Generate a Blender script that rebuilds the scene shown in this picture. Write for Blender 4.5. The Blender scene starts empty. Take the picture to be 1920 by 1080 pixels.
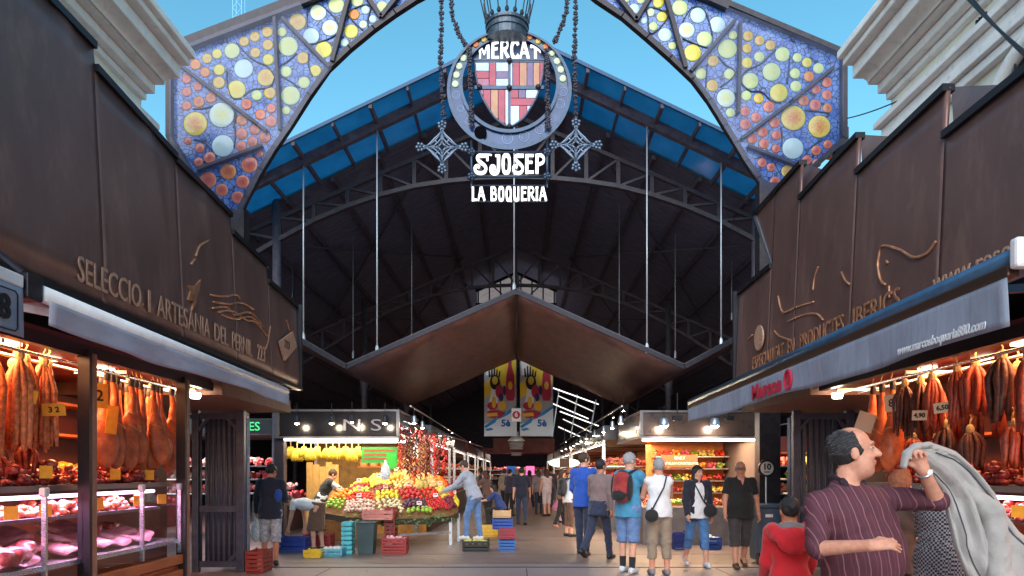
import bpy, bmesh, math, random
import numpy as np
from mathutils import Vector, Matrix, Euler
R = math.radians
random.seed(7)
scene = bpy.context.scene
COL = scene.collection

# ---------------------------------------------------------------- camera
F, PX0, PY0, CZ = 1300.0, 968.0, 885.0, 1.5      # focal length and principal point in 1920x1080 photo pixels, eye height
cam_data = bpy.data.cameras.new('camera')
cam = bpy.data.objects.new('camera', cam_data)
COL.objects.link(cam)
cam.location = (0, 0, CZ)
cam.rotation_euler = (R(90), 0, 0)
cam_data.sensor_width = 36
cam_data.lens = 36 * F / 1920
cam_data.shift_x = (960 - PX0) / 1920
cam_data.shift_y = (PY0 - 540) / 1920
cam_data.clip_start = 0.05
cam_data.clip_end = 2000
scene.camera = cam

# ---------------------------------------------------------------- sky, sun, exposure
SUN_EL, SUN_AZ = 27.0, 192.0        # soft evening light from behind the camera
world = bpy.data.worlds.new('World')
scene.world = world
world.use_nodes = True
wn = world.node_tree.nodes
wl = world.node_tree.links
sky = wn.new('ShaderNodeTexSky')
sky.sky_type = 'NISHITA'
sky.sun_disc = False
sky.sun_elevation = R(SUN_EL)
sky.sun_rotation = R(SUN_AZ)
sky.air_density = 1.0
sky.dust_density = 0.0
sky.ozone_density = 1.0
hs = wn.new('ShaderNodeHueSaturation')
hs.inputs['Hue'].default_value = 0.470
hs.inputs['Saturation'].default_value = 1.25
hs.inputs['Value'].default_value = 1.2
wl.new(sky.outputs[0], hs.inputs['Color'])
wl.new(hs.outputs[0], wn['Background'].inputs[0])
wn['Background'].inputs[1].default_value = 0.10
sun_data = bpy.data.lights.new('sun', 'SUN')
sun_data.energy = 2.2
sun_data.angle = R(60)
sun_data.color = (1.0, 0.96, 0.95)
sun = bpy.data.objects.new('sun', sun_data)
COL.objects.link(sun)
_d = Vector((math.sin(R(SUN_AZ)) * math.cos(R(SUN_EL)), math.cos(R(SUN_AZ)) * math.cos(R(SUN_EL)), math.sin(R(SUN_EL))))
sun.rotation_euler = _d.to_track_quat('Z', 'Y').to_euler()
sun.location = (0, 30, 40)
vs = scene.view_settings
vs.view_transform = 'Standard'
vs.look = 'None'
vs.exposure = 1.1
vs.gamma = 1.0
vs.use_curve_mapping = False
scene.render.engine = 'CYCLES'
scene.cycles.use_denoising = True
scene.cycles.max_bounces = 5
scene.cycles.transparent_max_bounces = 12
scene.cycles.sample_clamp_indirect = 6

# ---------------------------------------------------------------- helpers
def P(px, py, Y):
    """World point that the photo shows at pixel (px, py) when it stands Y metres into the street."""
    return Vector(((px - PX0) / F * Y, Y, CZ + (PY0 - py) / F * Y))

def S(r, g, b):
    """0-255 picture colour to linear."""
    return tuple(((c / 255 + 0.055) / 1.055) ** 2.4 if c > 10 else c / 3294.6 for c in (r, g, b))

MATS = {}
def mat(name, col, rough=0.6, metal=0.0, noise=None, bump=None, emit=None, spec=0.5, col2=None, coat=0.0, sub=0.0, dirt_sheen=None, objcol=0.0, stretch=(1, 1, 1), sheen=0.0):
    """noise=(scale, amount) mottles the colour, bump=(scale, strength), emit=(colour, strength), dirt=(scale, colour, amount)."""
    if name in MATS: return MATS[name]
    m = bpy.data.materials.new(name); m.use_nodes = True
    nt = m.node_tree; n = nt.nodes; l = nt.links
    b = n['Principled BSDF']
    b.inputs['Roughness'].default_value = rough
    b.inputs['Metallic'].default_value = metal
    b.inputs['Specular IOR Level'].default_value = spec
    b.inputs['Coat Weight'].default_value = coat
    b.inputs['Base Color'].default_value = (*col, 1)
    if sub:
        b.inputs['Subsurface Weight'].default_value = sub
        b.inputs['Subsurface Radius'].default_value = (0.02, 0.008, 0.004)
    if sheen: b.inputs['Sheen Weight'].default_value = sheen
    tc = n.new('ShaderNodeTexCoord')
    mp = n.new('ShaderNodeMapping'); l.new(tc.outputs['Object'], mp.inputs[0])
    mp.inputs['Scale'].default_value = stretch
    src = None
    if noise or col2:
        sc, am = noise or (8, 0.3)
        t = n.new('ShaderNodeTexNoise'); t.inputs['Scale'].default_value = sc; t.inputs['Detail'].default_value = 6; t.inputs['Roughness'].default_value = 0.65
        l.new(mp.outputs[0], t.inputs['Vector'])
        r = n.new('ShaderNodeValToRGB')
        c2 = col2 or tuple(c * (1 - am) for c in col)
        c1 = col if col2 else tuple(min(1, c * (1 + am)) for c in col)
        r.color_ramp.elements[0].position = 0.32; r.color_ramp.elements[0].color = (*c2, 1)
        r.color_ramp.elements[1].position = 0.68; r.color_ramp.elements[1].color = (*c1, 1)
        l.new(t.outputs['Fac'], r.inputs[0]); src = r.outputs[0]
        rr = n.new('ShaderNodeMapRange'); rr.inputs[3].default_value = max(0.03, rough - 0.12); rr.inputs[4].default_value = min(1, rough + 0.12)
        l.new(t.outputs['Fac'], rr.inputs[0]); l.new(rr.outputs[0], b.inputs['Roughness'])
    if dirt_sheen:
        t2 = n.new('ShaderNodeTexNoise'); t2.inputs['Scale'].default_value = dirt_sheen[0]; t2.inputs['Detail'].default_value = 8; t2.inputs['Roughness'].default_value = 0.7
        l.new(mp.outputs[0], t2.inputs['Vector'])
        mr = n.new('ShaderNodeMapRange'); mr.inputs[1].default_value = 0.5; mr.inputs[2].default_value = 0.75; mr.inputs[4].default_value = dirt_sheen[2]
        l.new(t2.outputs['Fac'], mr.inputs[0])
        mx = n.new('ShaderNodeMixRGB'); mx.inputs[2].default_value = (*dirt_sheen[1], 1)
        l.new(mr.outputs[0], mx.inputs[0])
        if src: l.new(src, mx.inputs[1])
        else: mx.inputs[1].default_value = (*col, 1)
        src = mx.outputs[0]
    if objcol:
        oi = n.new('ShaderNodeObjectInfo')
        mx = n.new('ShaderNodeMixRGB'); mx.blend_type = 'MULTIPLY'; mx.inputs[0].default_value = objcol
        if src: l.new(src, mx.inputs[1])
        else: mx.inputs[1].default_value = (*col, 1)
        l.new(oi.outputs['Color'], mx.inputs[2]); src = mx.outputs[0]
    if src: l.new(src, b.inputs['Base Color'])
    if bump:
        t3 = n.new('ShaderNodeTexNoise'); t3.inputs['Scale'].default_value = bump[0]; t3.inputs['Detail'].default_value = 5
        l.new(mp.outputs[0], t3.inputs['Vector'])
        bp = n.new('ShaderNodeBump'); bp.inputs['Strength'].default_value = bump[1]; bp.inputs['Distance'].default_value = 0.02
        l.new(t3.outputs['Fac'], bp.inputs['Height']); l.new(bp.outputs[0], b.inputs['Normal'])
    if emit:
        b.inputs['Emission Color'].default_value = (*emit[0], 1)
        b.inputs['Emission Strength'].default_value = emit[1]
    MATS[name] = m
    return m

def glass_mat(name, tint=(0.95, 0.97, 1.0), gloss=0.12, rough=0.02):
    if name in MATS: return MATS[name]
    m = bpy.data.materials.new(name); m.use_nodes = True
    nt = m.node_tree; n = nt.nodes; l = nt.links; n.remove(n['Principled BSDF'])
    tr = n.new('ShaderNodeBsdfTransparent'); tr.inputs[0].default_value = (*tint, 1)
    gl = n.new('ShaderNodeBsdfGlossy'); gl.inputs['Roughness'].default_value = rough
    lw = n.new('ShaderNodeLayerWeight'); lw.inputs[0].default_value = 0.5
    pw = n.new('ShaderNodeMath'); pw.operation = 'POWER'; pw.inputs[1].default_value = 4.0; l.new(lw.outputs['Facing'], pw.inputs[0])
    ad = n.new('ShaderNodeMath'); ad.operation = 'MULTIPLY_ADD'; ad.inputs[1].default_value = 0.35; ad.inputs[2].default_value = gloss * 0.2; l.new(pw.outputs[0], ad.inputs[0])
    mx = n.new('ShaderNodeMixShader'); l.new(ad.outputs[0], mx.inputs[0]); l.new(tr.outputs[0], mx.inputs[1]); l.new(gl.outputs[0], mx.inputs[2])
    l.new(mx.outputs[0], n['Material Output'].inputs[0])
    MATS[name] = m
    return m

def opal_mat(name, c_in, c_out, clear=0.15, voronoi=None, radial=True, noise=6.0):
    """Backlit coloured glass: translucent and a little see-through; c_in in the middle of a disc, c_out at its rim."""
    if name in MATS: return MATS[name]
    m = bpy.data.materials.new(name); m.use_nodes = True
    nt = m.node_tree; n = nt.nodes; l = nt.links; n.remove(n['Principled BSDF'])
    tc = n.new('ShaderNodeTexCoord')
    ra = n.new('ShaderNodeValToRGB')
    ra.color_ramp.elements[0].color = (*c_in, 1); ra.color_ramp.elements[1].color = (*c_out, 1)
    nz = n.new('ShaderNodeTexNoise'); nz.inputs['Scale'].default_value = noise; nz.inputs['Detail'].default_value = 4
    oi = n.new('ShaderNodeObjectInfo')
    av = n.new('ShaderNodeVectorMath'); av.operation = 'ADD'; l.new(tc.outputs['Object'], av.inputs[0]); l.new(oi.outputs['Location'], av.inputs[1])
    l.new(av.outputs[0], nz.inputs['Vector'])
    if radial:
        ln = n.new('ShaderNodeVectorMath'); ln.operation = 'LENGTH'; l.new(tc.outputs['Object'], ln.inputs[0])
        ma = n.new('ShaderNodeMath'); ma.operation = 'MULTIPLY_ADD'; ma.inputs[1].default_value = 0.9; ma.inputs[2].default_value = 0.0
        l.new(nz.outputs['Fac'], ma.inputs[0])
        su = n.new('ShaderNodeMath'); su.operation = 'ADD'; l.new(ln.outputs['Value'], su.inputs[0]); l.new(ma.outputs[0], su.inputs[1])
        sb = n.new('ShaderNodeMath'); sb.operation = 'SUBTRACT'; sb.inputs[1].default_value = 0.5; l.new(su.outputs[0], sb.inputs[0])
        l.new(sb.outputs[0], ra.inputs[0]); ra.color_ramp.elements[0].position = 0.22; ra.color_ramp.elements[1].position = 0.85
    else:
        ra.color_ramp.elements[0].position = 0.35; ra.color_ramp.elements[1].position = 0.65
        l.new(nz.outputs['Fac'], ra.inputs[0])
    col = ra.outputs[0]
    if voronoi:
        vo = n.new('ShaderNodeTexVoronoi'); vo.feature = 'DISTANCE_TO_EDGE'; vo.inputs['Scale'].default_value = voronoi
        l.new(tc.outputs['Object'], vo.inputs['Vector'])
        mr = n.new('ShaderNodeMapRange'); mr.inputs[1].default_value = 0.03; mr.inputs[2].default_value = 0.075
        l.new(vo.outputs['Distance'], mr.inputs[0])
        mx = n.new('ShaderNodeMixRGB'); mx.inputs[1].default_value = (0.015, 0.02, 0.05, 1); l.new(mr.outputs[0], mx.inputs[0]); l.new(col, mx.inputs[2])
        col = mx.outputs[0]
    tl = n.new('ShaderNodeBsdfTranslucent'); l.new(col, tl.inputs[0])
    df = n.new('ShaderNodeBsdfDiffuse'); l.new(col, df.inputs[0])
    tr = n.new('ShaderNodeBsdfTransparent'); l.new(col, tr.inputs[0])
    gl = n.new('ShaderNodeBsdfGlossy'); gl.inputs['Roughness'].default_value = 0.15
    m1 = n.new('ShaderNodeMixShader'); m1.inputs[0].default_value = 0.60; l.new(tl.outputs[0], m1.inputs[1]); l.new(df.outputs[0], m1.inputs[2])
    m2 = n.new('ShaderNodeMixShader'); m2.inputs[0].default_value = clear; l.new(m1.outputs[0], m2.inputs[1]); l.new(tr.outputs[0], m2.inputs[2])
    m3 = n.new('ShaderNodeMixShader'); m3.inputs[0].default_value = 0.04; l.new(m2.outputs[0], m3.inputs[1]); l.new(gl.outputs[0], m3.inputs[2])
    l.new(m3.outputs[0], n['Material Output'].inputs[0])
    MATS[name] = m
    return m

def film_mat(name, col, opacity):
    if name in MATS: return MATS[name]
    m = bpy.data.materials.new(name); m.use_nodes = True
    nt = m.node_tree; n = nt.nodes; l = nt.links; n.remove(n['Principled BSDF'])
    tr = n.new('ShaderNodeBsdfTransparent')
    df = n.new('ShaderNodeBsdfDiffuse'); df.inputs[0].default_value = (*col, 1)
    tl = n.new('ShaderNodeBsdfTranslucent'); tl.inputs[0].default_value = (*col, 1)
    gl = n.new('ShaderNodeBsdfGlossy'); gl.inputs['Roughness'].default_value = 0.25
    tc = n.new('ShaderNodeTexCoord'); nz = n.new('ShaderNodeTexNoise'); nz.inputs['Scale'].default_value = 1.6; nz.inputs['Detail'].default_value = 6
    l.new(tc.outputs['Object'], nz.inputs['Vector'])
    mr = n.new('ShaderNodeMapRange'); mr.inputs[1].default_value = 0.3; mr.inputs[2].default_value = 0.7; mr.inputs[3].default_value = opacity * 0.6; mr.inputs[4].default_value = opacity * 1.4
    l.new(nz.outputs['Fac'], mr.inputs[0])
    m1 = n.new('ShaderNodeMixShader'); m1.inputs[0].default_value = 0.5; l.new(df.outputs[0], m1.inputs[1]); l.new(tl.outputs[0], m1.inputs[2])
    m3 = n.new('ShaderNodeMixShader'); m3.inputs[0].default_value = 0.08; l.new(m1.outputs[0], m3.inputs[1]); l.new(gl.outputs[0], m3.inputs[2])
    m2 = n.new('ShaderNodeMixShader'); l.new(mr.outputs[0], m2.inputs[0]); l.new(tr.outputs[0], m2.inputs[1]); l.new(m3.outputs[0], m2.inputs[2])
    l.new(m2.outputs[0], n['Material Output'].inputs[0])
    MATS[name] = m
    return m

def tag(o, label=None, cat=None, group=None, kind=None):
    if label: o['label'] = label
    if cat: o['category'] = cat
    if group: o['group'] = group
    if kind: o['kind'] = kind
    return o

def thing(name, label, cat, loc=(0, 0, 0), rz=0.0, group=None):
    o = bpy.data.objects.new(name, None)
    COL.objects.link(o)
    o.empty_display_size = 0.1
    o.location = loc; o.rotation_euler = (0, 0, rz)
    return tag(o, label, cat, group)

def copy_tree(o, parent=None):
    c = o.copy(); COL.objects.link(c)
    if parent is not None: c.parent = parent
    for ch in o.children: copy_tree(ch, c)
    return c

class MB:
    """Collects simple solids in world coordinates; build() makes ONE mesh object of them."""
    def __init__(s): s.v = []; s.f = []
    def add(s, vs, fs):
        b = len(s.v); s.v += [tuple(x) for x in vs]; s.f += [tuple(b + i for i in f) for f in fs]; return s
    def box(s, c, size, rot=None):
        hx, hy, hz = size[0] / 2, size[1] / 2, size[2] / 2
        vs = [Vector((x, y, z)) for x in (-hx, hx) for y in (-hy, hy) for z in (-hz, hz)]
        if rot is not None: vs = [rot @ v for v in vs]
        c = Vector(c)
        return s.add([v + c for v in vs], [(0, 1, 3, 2), (4, 6, 7, 5), (0, 4, 5, 1), (2, 3, 7, 6), (0, 2, 6, 4), (1, 5, 7, 3)])
    def box2(s, lo, hi):
        lo = Vector(lo); hi = Vector(hi)
        return s.box((lo + hi) / 2, hi - lo)
    def prism(s, poly, off):
        n = len(poly); off = Vector(off); poly = [Vector(p) for p in poly]
        return s.add(poly + [p + off for p in poly], [tuple(range(n))[::-1], tuple(range(n, 2 * n))] + [(i, (i + 1) % n, n + (i + 1) % n, n + i) for i in range(n)])
    def bar(s, a, b, w, h, up=(0, 0, 1)):
        a = Vector(a); b = Vector(b); d = (b - a); L = d.length
        if L < 1e-6: return s
        d.normalize(); up = Vector(up)
        sd = d.cross(up)
        if sd.length < 1e-3: sd = d.cross(Vector((0, 1, 0)))
        sd.normalize(); u = sd.cross(d)
        q = [sd * (w / 2) * i + u * (h / 2) * j for i, j in ((-1, -1), (1, -1), (1, 1), (-1, 1))]
        return s.add([a + x for x in q] + [b + x for x in q], [(3, 2, 1, 0), (4, 5, 6, 7), (0, 1, 5, 4), (1, 2, 6, 5), (2, 3, 7, 6), (3, 0, 4, 7)])
    def tube(s, path, r, n=8, caps=True, closed=False):
        path = [Vector(p) for p in path]; m = len(path)
        rs = r if isinstance(r, (list, tuple)) else [r] * m
        vs = []; prev = None
        for i, p in enumerate(path):
            d = (path[(i + 1) % m] - path[i - 1]) if closed else (path[min(i + 1, m - 1)] - path[max(i - 1, 0)])
            d.normalize()
            if prev is None:
                a = d.cross(Vector((0, 0, 1)))
                if a.length < 1e-3: a = d.cross(Vector((0, 1, 0)))
            else: a = prev - d * prev.dot(d)
            a.normalize(); prev = a; bb = d.cross(a)
            for k in range(n):
                t = 2 * math.pi * k / n
                vs.append(p + (a * math.cos(t) + bb * math.sin(t)) * rs[i])
        fs = []
        for i in range(m if closed else m - 1):
            for k in range(n):
                j = (i + 1) % m
                fs.append((i * n + k, i * n + (k + 1) % n, j * n + (k + 1) % n, j * n + k))
        if caps and not closed:
            fs.append(tuple(range(n))[::-1]); fs.append(tuple((m - 1) * n + k for k in range(n)))
        return s.add(vs, fs)
    def lathe(s, prof, c=(0, 0, 0), n=16, axis=None):
        """prof: [(radius, height)] about the z axis (or axis matrix)."""
        c = Vector(c); vs = []
        for r, z in prof:
            for k in range(n):
                t = 2 * math.pi * k / n
                p = Vector((r * math.cos(t), r * math.sin(t), z))
                vs.append(c + (axis @ p if axis is not None else p))
        m = len(prof); fs = []
        for i in range(m - 1):
            for k in range(n): fs.append((i * n + k, i * n + (k + 1) % n, (i + 1) * n + (k + 1) % n, (i + 1) * n + k))
        if prof[0][0] > 1e-5: fs.append(tuple(range(n))[::-1])
        if prof[-1][0] > 1e-5: fs.append(tuple((m - 1) * n + k for k in range(n)))
        return s.add(vs, fs)
    def ball(s, c, r, nu=10, nv=7, rot=None):
        r = r if isinstance(r, (list, tuple)) else (r, r, r)
        c = Vector(c); vs = []
        for i in range(1, nv):
            a = math.pi * i / nv
            for k in range(nu):
                t = 2 * math.pi * k / nu
                p = Vector((r[0] * math.sin(a) * math.cos(t), r[1] * math.sin(a) * math.sin(t), r[2] * math.cos(a)))
                vs.append(c + (rot @ p if rot is not None else p))
        top = Vector((0, 0, r[2])); bot = -top
        if rot is not None: top = rot @ top; bot = rot @ bot
        vs += [c + top, c + bot]; T = len(vs) - 2
        fs = []
        for i in range(nv - 2):
            for k in range(nu): fs.append((i * nu + k, (i + 1) * nu + k, (i + 1) * nu + (k + 1) % nu, i * nu + (k + 1) % nu))
        for k in range(nu):
            fs.append((T, k, (k + 1) % nu)); fs.append((T + 1, (nv - 2) * nu + (k + 1) % nu, (nv - 2) * nu + k))
        return s.add(vs, fs)
    def grid(s, rows):
        """rows of equally many points -> sheet"""
        m = len(rows); n = len(rows[0]); b = len(s.v)
        for r in rows: s.v += [tuple(p) for p in r]
        for i in range(m - 1):
            for j in range(n - 1): s.f.append((b + i * n + j, b + i * n + j + 1, b + (i + 1) * n + j + 1, b + (i + 1) * n + j))
        return s
    def mesh(s, name, origin):
        me = bpy.data.meshes.new(name)
        o = Vector(origin)
        me.from_pydata([(v[0] - o[0], v[1] - o[1], v[2] - o[2]) for v in s.v], [], s.f)
        me.update()
        return me
    def build(s, name, m, parent=None, smooth=False, bevel=0.0, label=None, cat=None, group=None, kind=None, origin=None, solid=0.0, recalc=False):
        if parent is not None: org = Vector(parent.location) if parent.parent is None else Vector(parent.location) + Vector(parent.parent.location)
        else: org = None
        xs = [v[0] for v in s.v]; ys = [v[1] for v in s.v]; zs = [v[2] for v in s.v]
        base = Vector(origin) if origin is not None else Vector(((min(xs) + max(xs)) / 2, (min(ys) + max(ys)) / 2, min(zs)))
        me = s.mesh(name, base)
        if recalc:
            bm = bmesh.new(); bm.from_mesh(me); bmesh.ops.recalc_face_normals(bm, faces=bm.faces); bm.to_mesh(me); bm.free()
        if smooth: me.polygons.foreach_set('use_smooth', [True] * len(me.polygons))
        me.materials.append(m)
        o = bpy.data.objects.new(name, me); COL.objects.link(o)
        if parent is not None:
            o.parent = parent; o.location = base - org
        else: o.location = base
        if bevel:
            bv = o.modifiers.new('bevel', 'BEVEL'); bv.width = bevel; bv.segments = 2; bv.limit_method = 'ANGLE'
        if solid:
            sm = o.modifiers.new('solid', 'SOLIDIFY'); sm.thickness = solid; sm.offset = 0
        return tag(o, label, cat, group, kind)

def place(o, mesh_or_obj, loc, rot=(0, 0, 0), scale=(1, 1, 1), parent=None):
    """Another object that shares the mesh of one already built."""
    c = mesh_or_obj.copy(); COL.objects.link(c)
    c.location = loc; c.rotation_euler = rot; c.scale = scale
    if parent is not None: c.parent = parent
    return c

def text_mesh(txt, size, depth=0.01, bold=0.0, align='CENTER', sx=1.0, shear=0.0, sp=1.0):
    cu = bpy.data.curves.new('lettering', 'FONT')
    cu.body = txt; cu.size = size; cu.extrude = depth / 2; cu.offset = bold
    cu.align_x = align; cu.align_y = 'CENTER'; cu.shear = shear; cu.space_character = sp
    cu.resolution_u = 3
    o = bpy.data.objects.new('lettering', cu)
    me = bpy.data.meshes.new_from_object(o)
    bpy.data.objects.remove(o); bpy.data.curves.remove(cu)
    if sx != 1.0: me.transform(Matrix.Diagonal((sx, 1, 1, 1)))
    return me

def put_text(txt, size, origin, right, up, m, parent=None, depth=0.01, bold=0.0, align='CENTER', sx=1.0, shear=0.0, name='lettering', sp=1.0):
    """Letters whose baseline runs along `right` and whose tops point along `up`."""
    me = text_mesh(txt, size, depth, bold, align, sx, shear, sp)
    me.materials.clear(); me.materials.append(m)
    r = Vector(right).normalized(); u = Vector(up); u = (u - r * u.dot(r)).normalized(); n = r.cross(u)
    M = Matrix((r, u, n)).transposed()
    o = bpy.data.objects.new(name, me); COL.objects.link(o)
    o.rotation_euler = M.to_euler()
    if parent is not None:
        o.parent = parent; org = Vector(parent.location) + (Vector(parent.parent.location) if parent.parent else Vector())
        o.location = Vector(origin) - org
    else: o.location = origin
    return o

# ---- smooth bodies: signed distances on a grid, meshed with surface nets
class SDF:
    def __init__(s, lo, hi, h):
        s.h = h; s.lo = np.array(lo, float)
        n = np.ceil((np.array(hi) - s.lo) / h).astype(int) + 1
        s.ax = [s.lo[i] + h * np.arange(n[i]) for i in range(3)]
        s.d = np.full(tuple(n), 0.2, np.float32)
    def _sub(s, lo, hi, pad):
        sl = []
        for i in range(3):
            a = int(max(0, math.floor((lo[i] - pad - s.lo[i]) / s.h))); b = int(min(len(s.ax[i]), math.ceil((hi[i] + pad - s.lo[i]) / s.h) + 1))
            if b <= a: return None
            sl.append(slice(a, b))
        X, Y, Z = np.meshgrid(*[s.ax[i][sl[i]] for i in range(3)], indexing='ij', sparse=True)
        return tuple(sl), X, Y, Z
    def _put(s, sl, d, k, op):
        o = s.d[sl]
        if op == 'u':
            if k > 0:
                hh = np.clip(0.5 + 0.5 * (o - d) / k, 0, 1)
                s.d[sl] = o * (1 - hh) + d * hh - k * hh * (1 - hh)
            else: s.d[sl] = np.minimum(o, d)
        else:
            if k > 0:
                hh = np.clip(0.5 - 0.5 * (o + d) / k, 0, 1)
                s.d[sl] = o * (1 - hh) - d * hh + k * hh * (1 - hh)
            else: s.d[sl] = np.maximum(o, -d)
    def cap(s, a, b, ra, rb=None, k=0.02, flat=None, op='u', cut=None, cut0=None):
        """Tapered limb a-b; flat=(direction, factor) thins it along a direction; cut: flat end at b; cut0: flat end at a."""
        rb = ra if rb is None else rb
        a = np.array(a, float); b = np.array(b, float); rm = max(ra, rb)
        g = s._sub(np.minimum(a, b) - rm, np.maximum(a, b) + rm, k + 3 * s.h)
        if g is None: return
        sl, X, Y, Z = g
        x = X - a[0]; y = Y - a[1]; z = Z - a[2]
        ba = b - a; L2 = max(1e-9, float(ba @ ba))
        t = np.clip((x * ba[0] + y * ba[1] + z * ba[2]) / L2, 0, 1)
        qx = x - t * ba[0]; qy = y - t * ba[1]; qz = z - t * ba[2]
        if flat is not None:
            n = np.array(flat[0], float); n /= np.linalg.norm(n); f = flat[1] - 1
            dn = (qx * n[0] + qy * n[1] + qz * n[2]) * f
            qx = qx + n[0] * dn; qy = qy + n[1] * dn; qz = qz + n[2] * dn
        d = np.sqrt(qx * qx + qy * qy + qz * qz) - (ra + (rb - ra) * t)
        if flat is not None: d = d / max(1.0, flat[1] ** 0.5)
        L = math.sqrt(L2)
        if cut: d = np.maximum(d, ((X - b[0]) * ba[0] + (Y - b[1]) * ba[1] + (Z - b[2]) * ba[2]) / L)
        if cut0: d = np.maximum(d, -((X - a[0]) * ba[0] + (Y - a[1]) * ba[1] + (Z - a[2]) * ba[2]) / L)
        s._put(sl, d, k, op)
    def ell(s, c, r, M=None, k=0.02, op='u', planes=()):
        """Ellipsoid with axes the columns of M; planes: (point, normal) keeps the side the normal points away from."""
        c = np.array(c, float); r = np.array(r, float); rm = r.max()
        g = s._sub(c - rm, c + rm, k + 3 * s.h)
        if g is None: return
        sl, X, Y, Z = g
        x = X - c[0]; y = Y - c[1]; z = Z - c[2]
        if M is None: u, v, w = x / r[0], y / r[1], z / r[2]
        else:
            M = np.array(M, float)
            u = (x * M[0, 0] + y * M[1, 0] + z * M[2, 0]) / r[0]; v = (x * M[0, 1] + y * M[1, 1] + z * M[2, 1]) / r[1]; w = (x * M[0, 2] + y * M[1, 2] + z * M[2, 2]) / r[2]
        q = np.sqrt(u * u + v * v + w * w)
        q2 = np.sqrt((u / r[0]) ** 2 + (v / r[1]) ** 2 + (w / r[2]) ** 2) + 1e-6
        d = q * (q - 1) / q2
        for p, n in planes: d = np.maximum(d, (X - p[0]) * n[0] + (Y - p[1]) * n[1] + (Z - p[2]) * n[2])
        s._put(sl, d, k, op)
    def clip(s, p, n):
        X, Y, Z = np.meshgrid(*s.ax, indexing='ij', sparse=True)
        s.d = np.maximum(s.d, ((X - p[0]) * n[0] + (Y - p[1]) * n[1] + (Z - p[2]) * n[2]).astype(np.float32))
    def wrinkle(s, amp, fr=1.0, ph=0.0, zf=1.0):
        X, Y, Z = np.meshgrid(*s.ax, indexing='ij', sparse=True)
        X = X * fr; Y = Y * fr; Z = Z * fr * zf
        w = np.sin(31 * X + 7 * np.sin(9 * Z + ph) + 5 * Y) * np.sin(23 * Z + 5 * np.sin(13 * X + ph)) + 0.6 * np.sin(47 * Z + 19 * Y + 4 * np.sin(17 * X)) * np.sin(29 * Y + 11 * X + ph)
        s.d = (s.d + amp * w).astype(np.float32)
    def mesh(s):
        d = s.d; sg = d < 0
        nx, ny, nz = d.shape
        def sub(a, c): return a[c[0]:nx - 1 + c[0], c[1]:ny - 1 + c[1], c[2]:nz - 1 + c[2]]
        cor = [(i, j, k) for i in (0, 1) for j in (0, 1) for k in (0, 1)]
        anyi = sub(sg, cor[0]).copy(); alli = anyi.copy()
        for c in cor[1:]:
            q = sub(sg, c); anyi |= q; alli &= q
        act = anyi & ~alli
        ii = np.argwhere(act)
        dv = {c: d[ii[:, 0] + c[0], ii[:, 1] + c[1], ii[:, 2] + c[2]] for c in cor}
        acc = np.zeros((len(ii), 3)); cnt = np.zeros(len(ii))
        for c in cor:
            for axis in range(3):
                if c[axis]: continue
                e = list(c); e[axis] = 1
                a = dv[c]; b = dv[tuple(e)]; m = (a < 0) != (b < 0)
                t = np.where(m, a / np.where(m, a - b, 1), 0)
                for q in range(3): acc[:, q] += np.where(m, c[q] + (t if q == axis else 0), 0)
                cnt += m
        idx = np.full(act.shape, -1, np.int64); idx[act] = np.arange(len(ii))
        V = s.lo + (ii + acc / cnt[:, None]) * s.h
        faces = []
        for axis in range(3):
            a1, a2 = (axis + 1) % 3, (axis + 2) % 3
            sl0 = [slice(None)] * 3; sl1 = [slice(None)] * 3
            sl0[axis] = slice(0, -1); sl1[axis] = slice(1, None)
            A = sg[tuple(sl0)]; B = sg[tuple(sl1)]
            q = np.argwhere(A != B)
            ok = (q[:, a1] > 0) & (q[:, a2] > 0) & (q[:, a1] < d.shape[a1] - 1) & (q[:, a2] < d.shape[a2] - 1)
            q = q[ok]
            if not len(q): continue
            ins = A[tuple(q.T)]
            def at(o1, o2):
                w = q.copy(); w[:, a1] -= o1; w[:, a2] -= o2
                return idx[tuple(w.T)]
            f = np.stack([at(1, 1), at(0, 1), at(0, 0), at(1, 0)], 1)
            f[~ins] = f[~ins][:, ::-1]
            faces.append(f)
        Fc = np.concatenate(faces) if faces else np.zeros((0, 4), np.int64)
        return V, Fc
    def build(s, name, m, parent=None, label=None, cat=None, group=None):
        V, Fc = s.mesh()
        me = bpy.data.meshes.new(name)
        me.vertices.add(len(V)); me.vertices.foreach_set('co', V.astype(np.float32).ravel())
        me.loops.add(len(Fc) * 4); me.loops.foreach_set('vertex_index', Fc.astype(np.int32).ravel())
        me.polygons.add(len(Fc)); me.polygons.foreach_set('loop_start', np.arange(0, len(Fc) * 4, 4, dtype=np.int32))
        me.polygons.foreach_set('use_smooth', np.ones(len(Fc), bool))
        me.update(calc_edges=True); me.validate()
        me.materials.append(m)
        o = bpy.data.objects.new(name, me); COL.objects.link(o)
        if parent is not None: o.parent = parent
        return tag(o, label, cat, group)

def lamp_light(kind, loc, energy, col, parent=None, size=0.1, size_y=None, rot=(0, 0, 0), spot=None):
    ld = bpy.data.lights.new('light', kind); ld.energy = energy; ld.color = col
    if kind == 'AREA':
        ld.shape = 'RECTANGLE' if size_y else 'SQUARE'; ld.size = size
        if size_y: ld.size_y = size_y
    else: ld.shadow_soft_size = size
    if spot: ld.spot_size = spot; ld.spot_blend = 0.6
    lo = bpy.data.objects.new('light', ld); COL.objects.link(lo)
    lo.rotation_euler = rot
    if parent is not None:
        lo.parent = parent; org = Vector(parent.location) + (Vector(parent.parent.location) if parent.parent else Vector())
        lo.location = Vector(loc) - org
    else: lo.location = loc
    return lo

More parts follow.
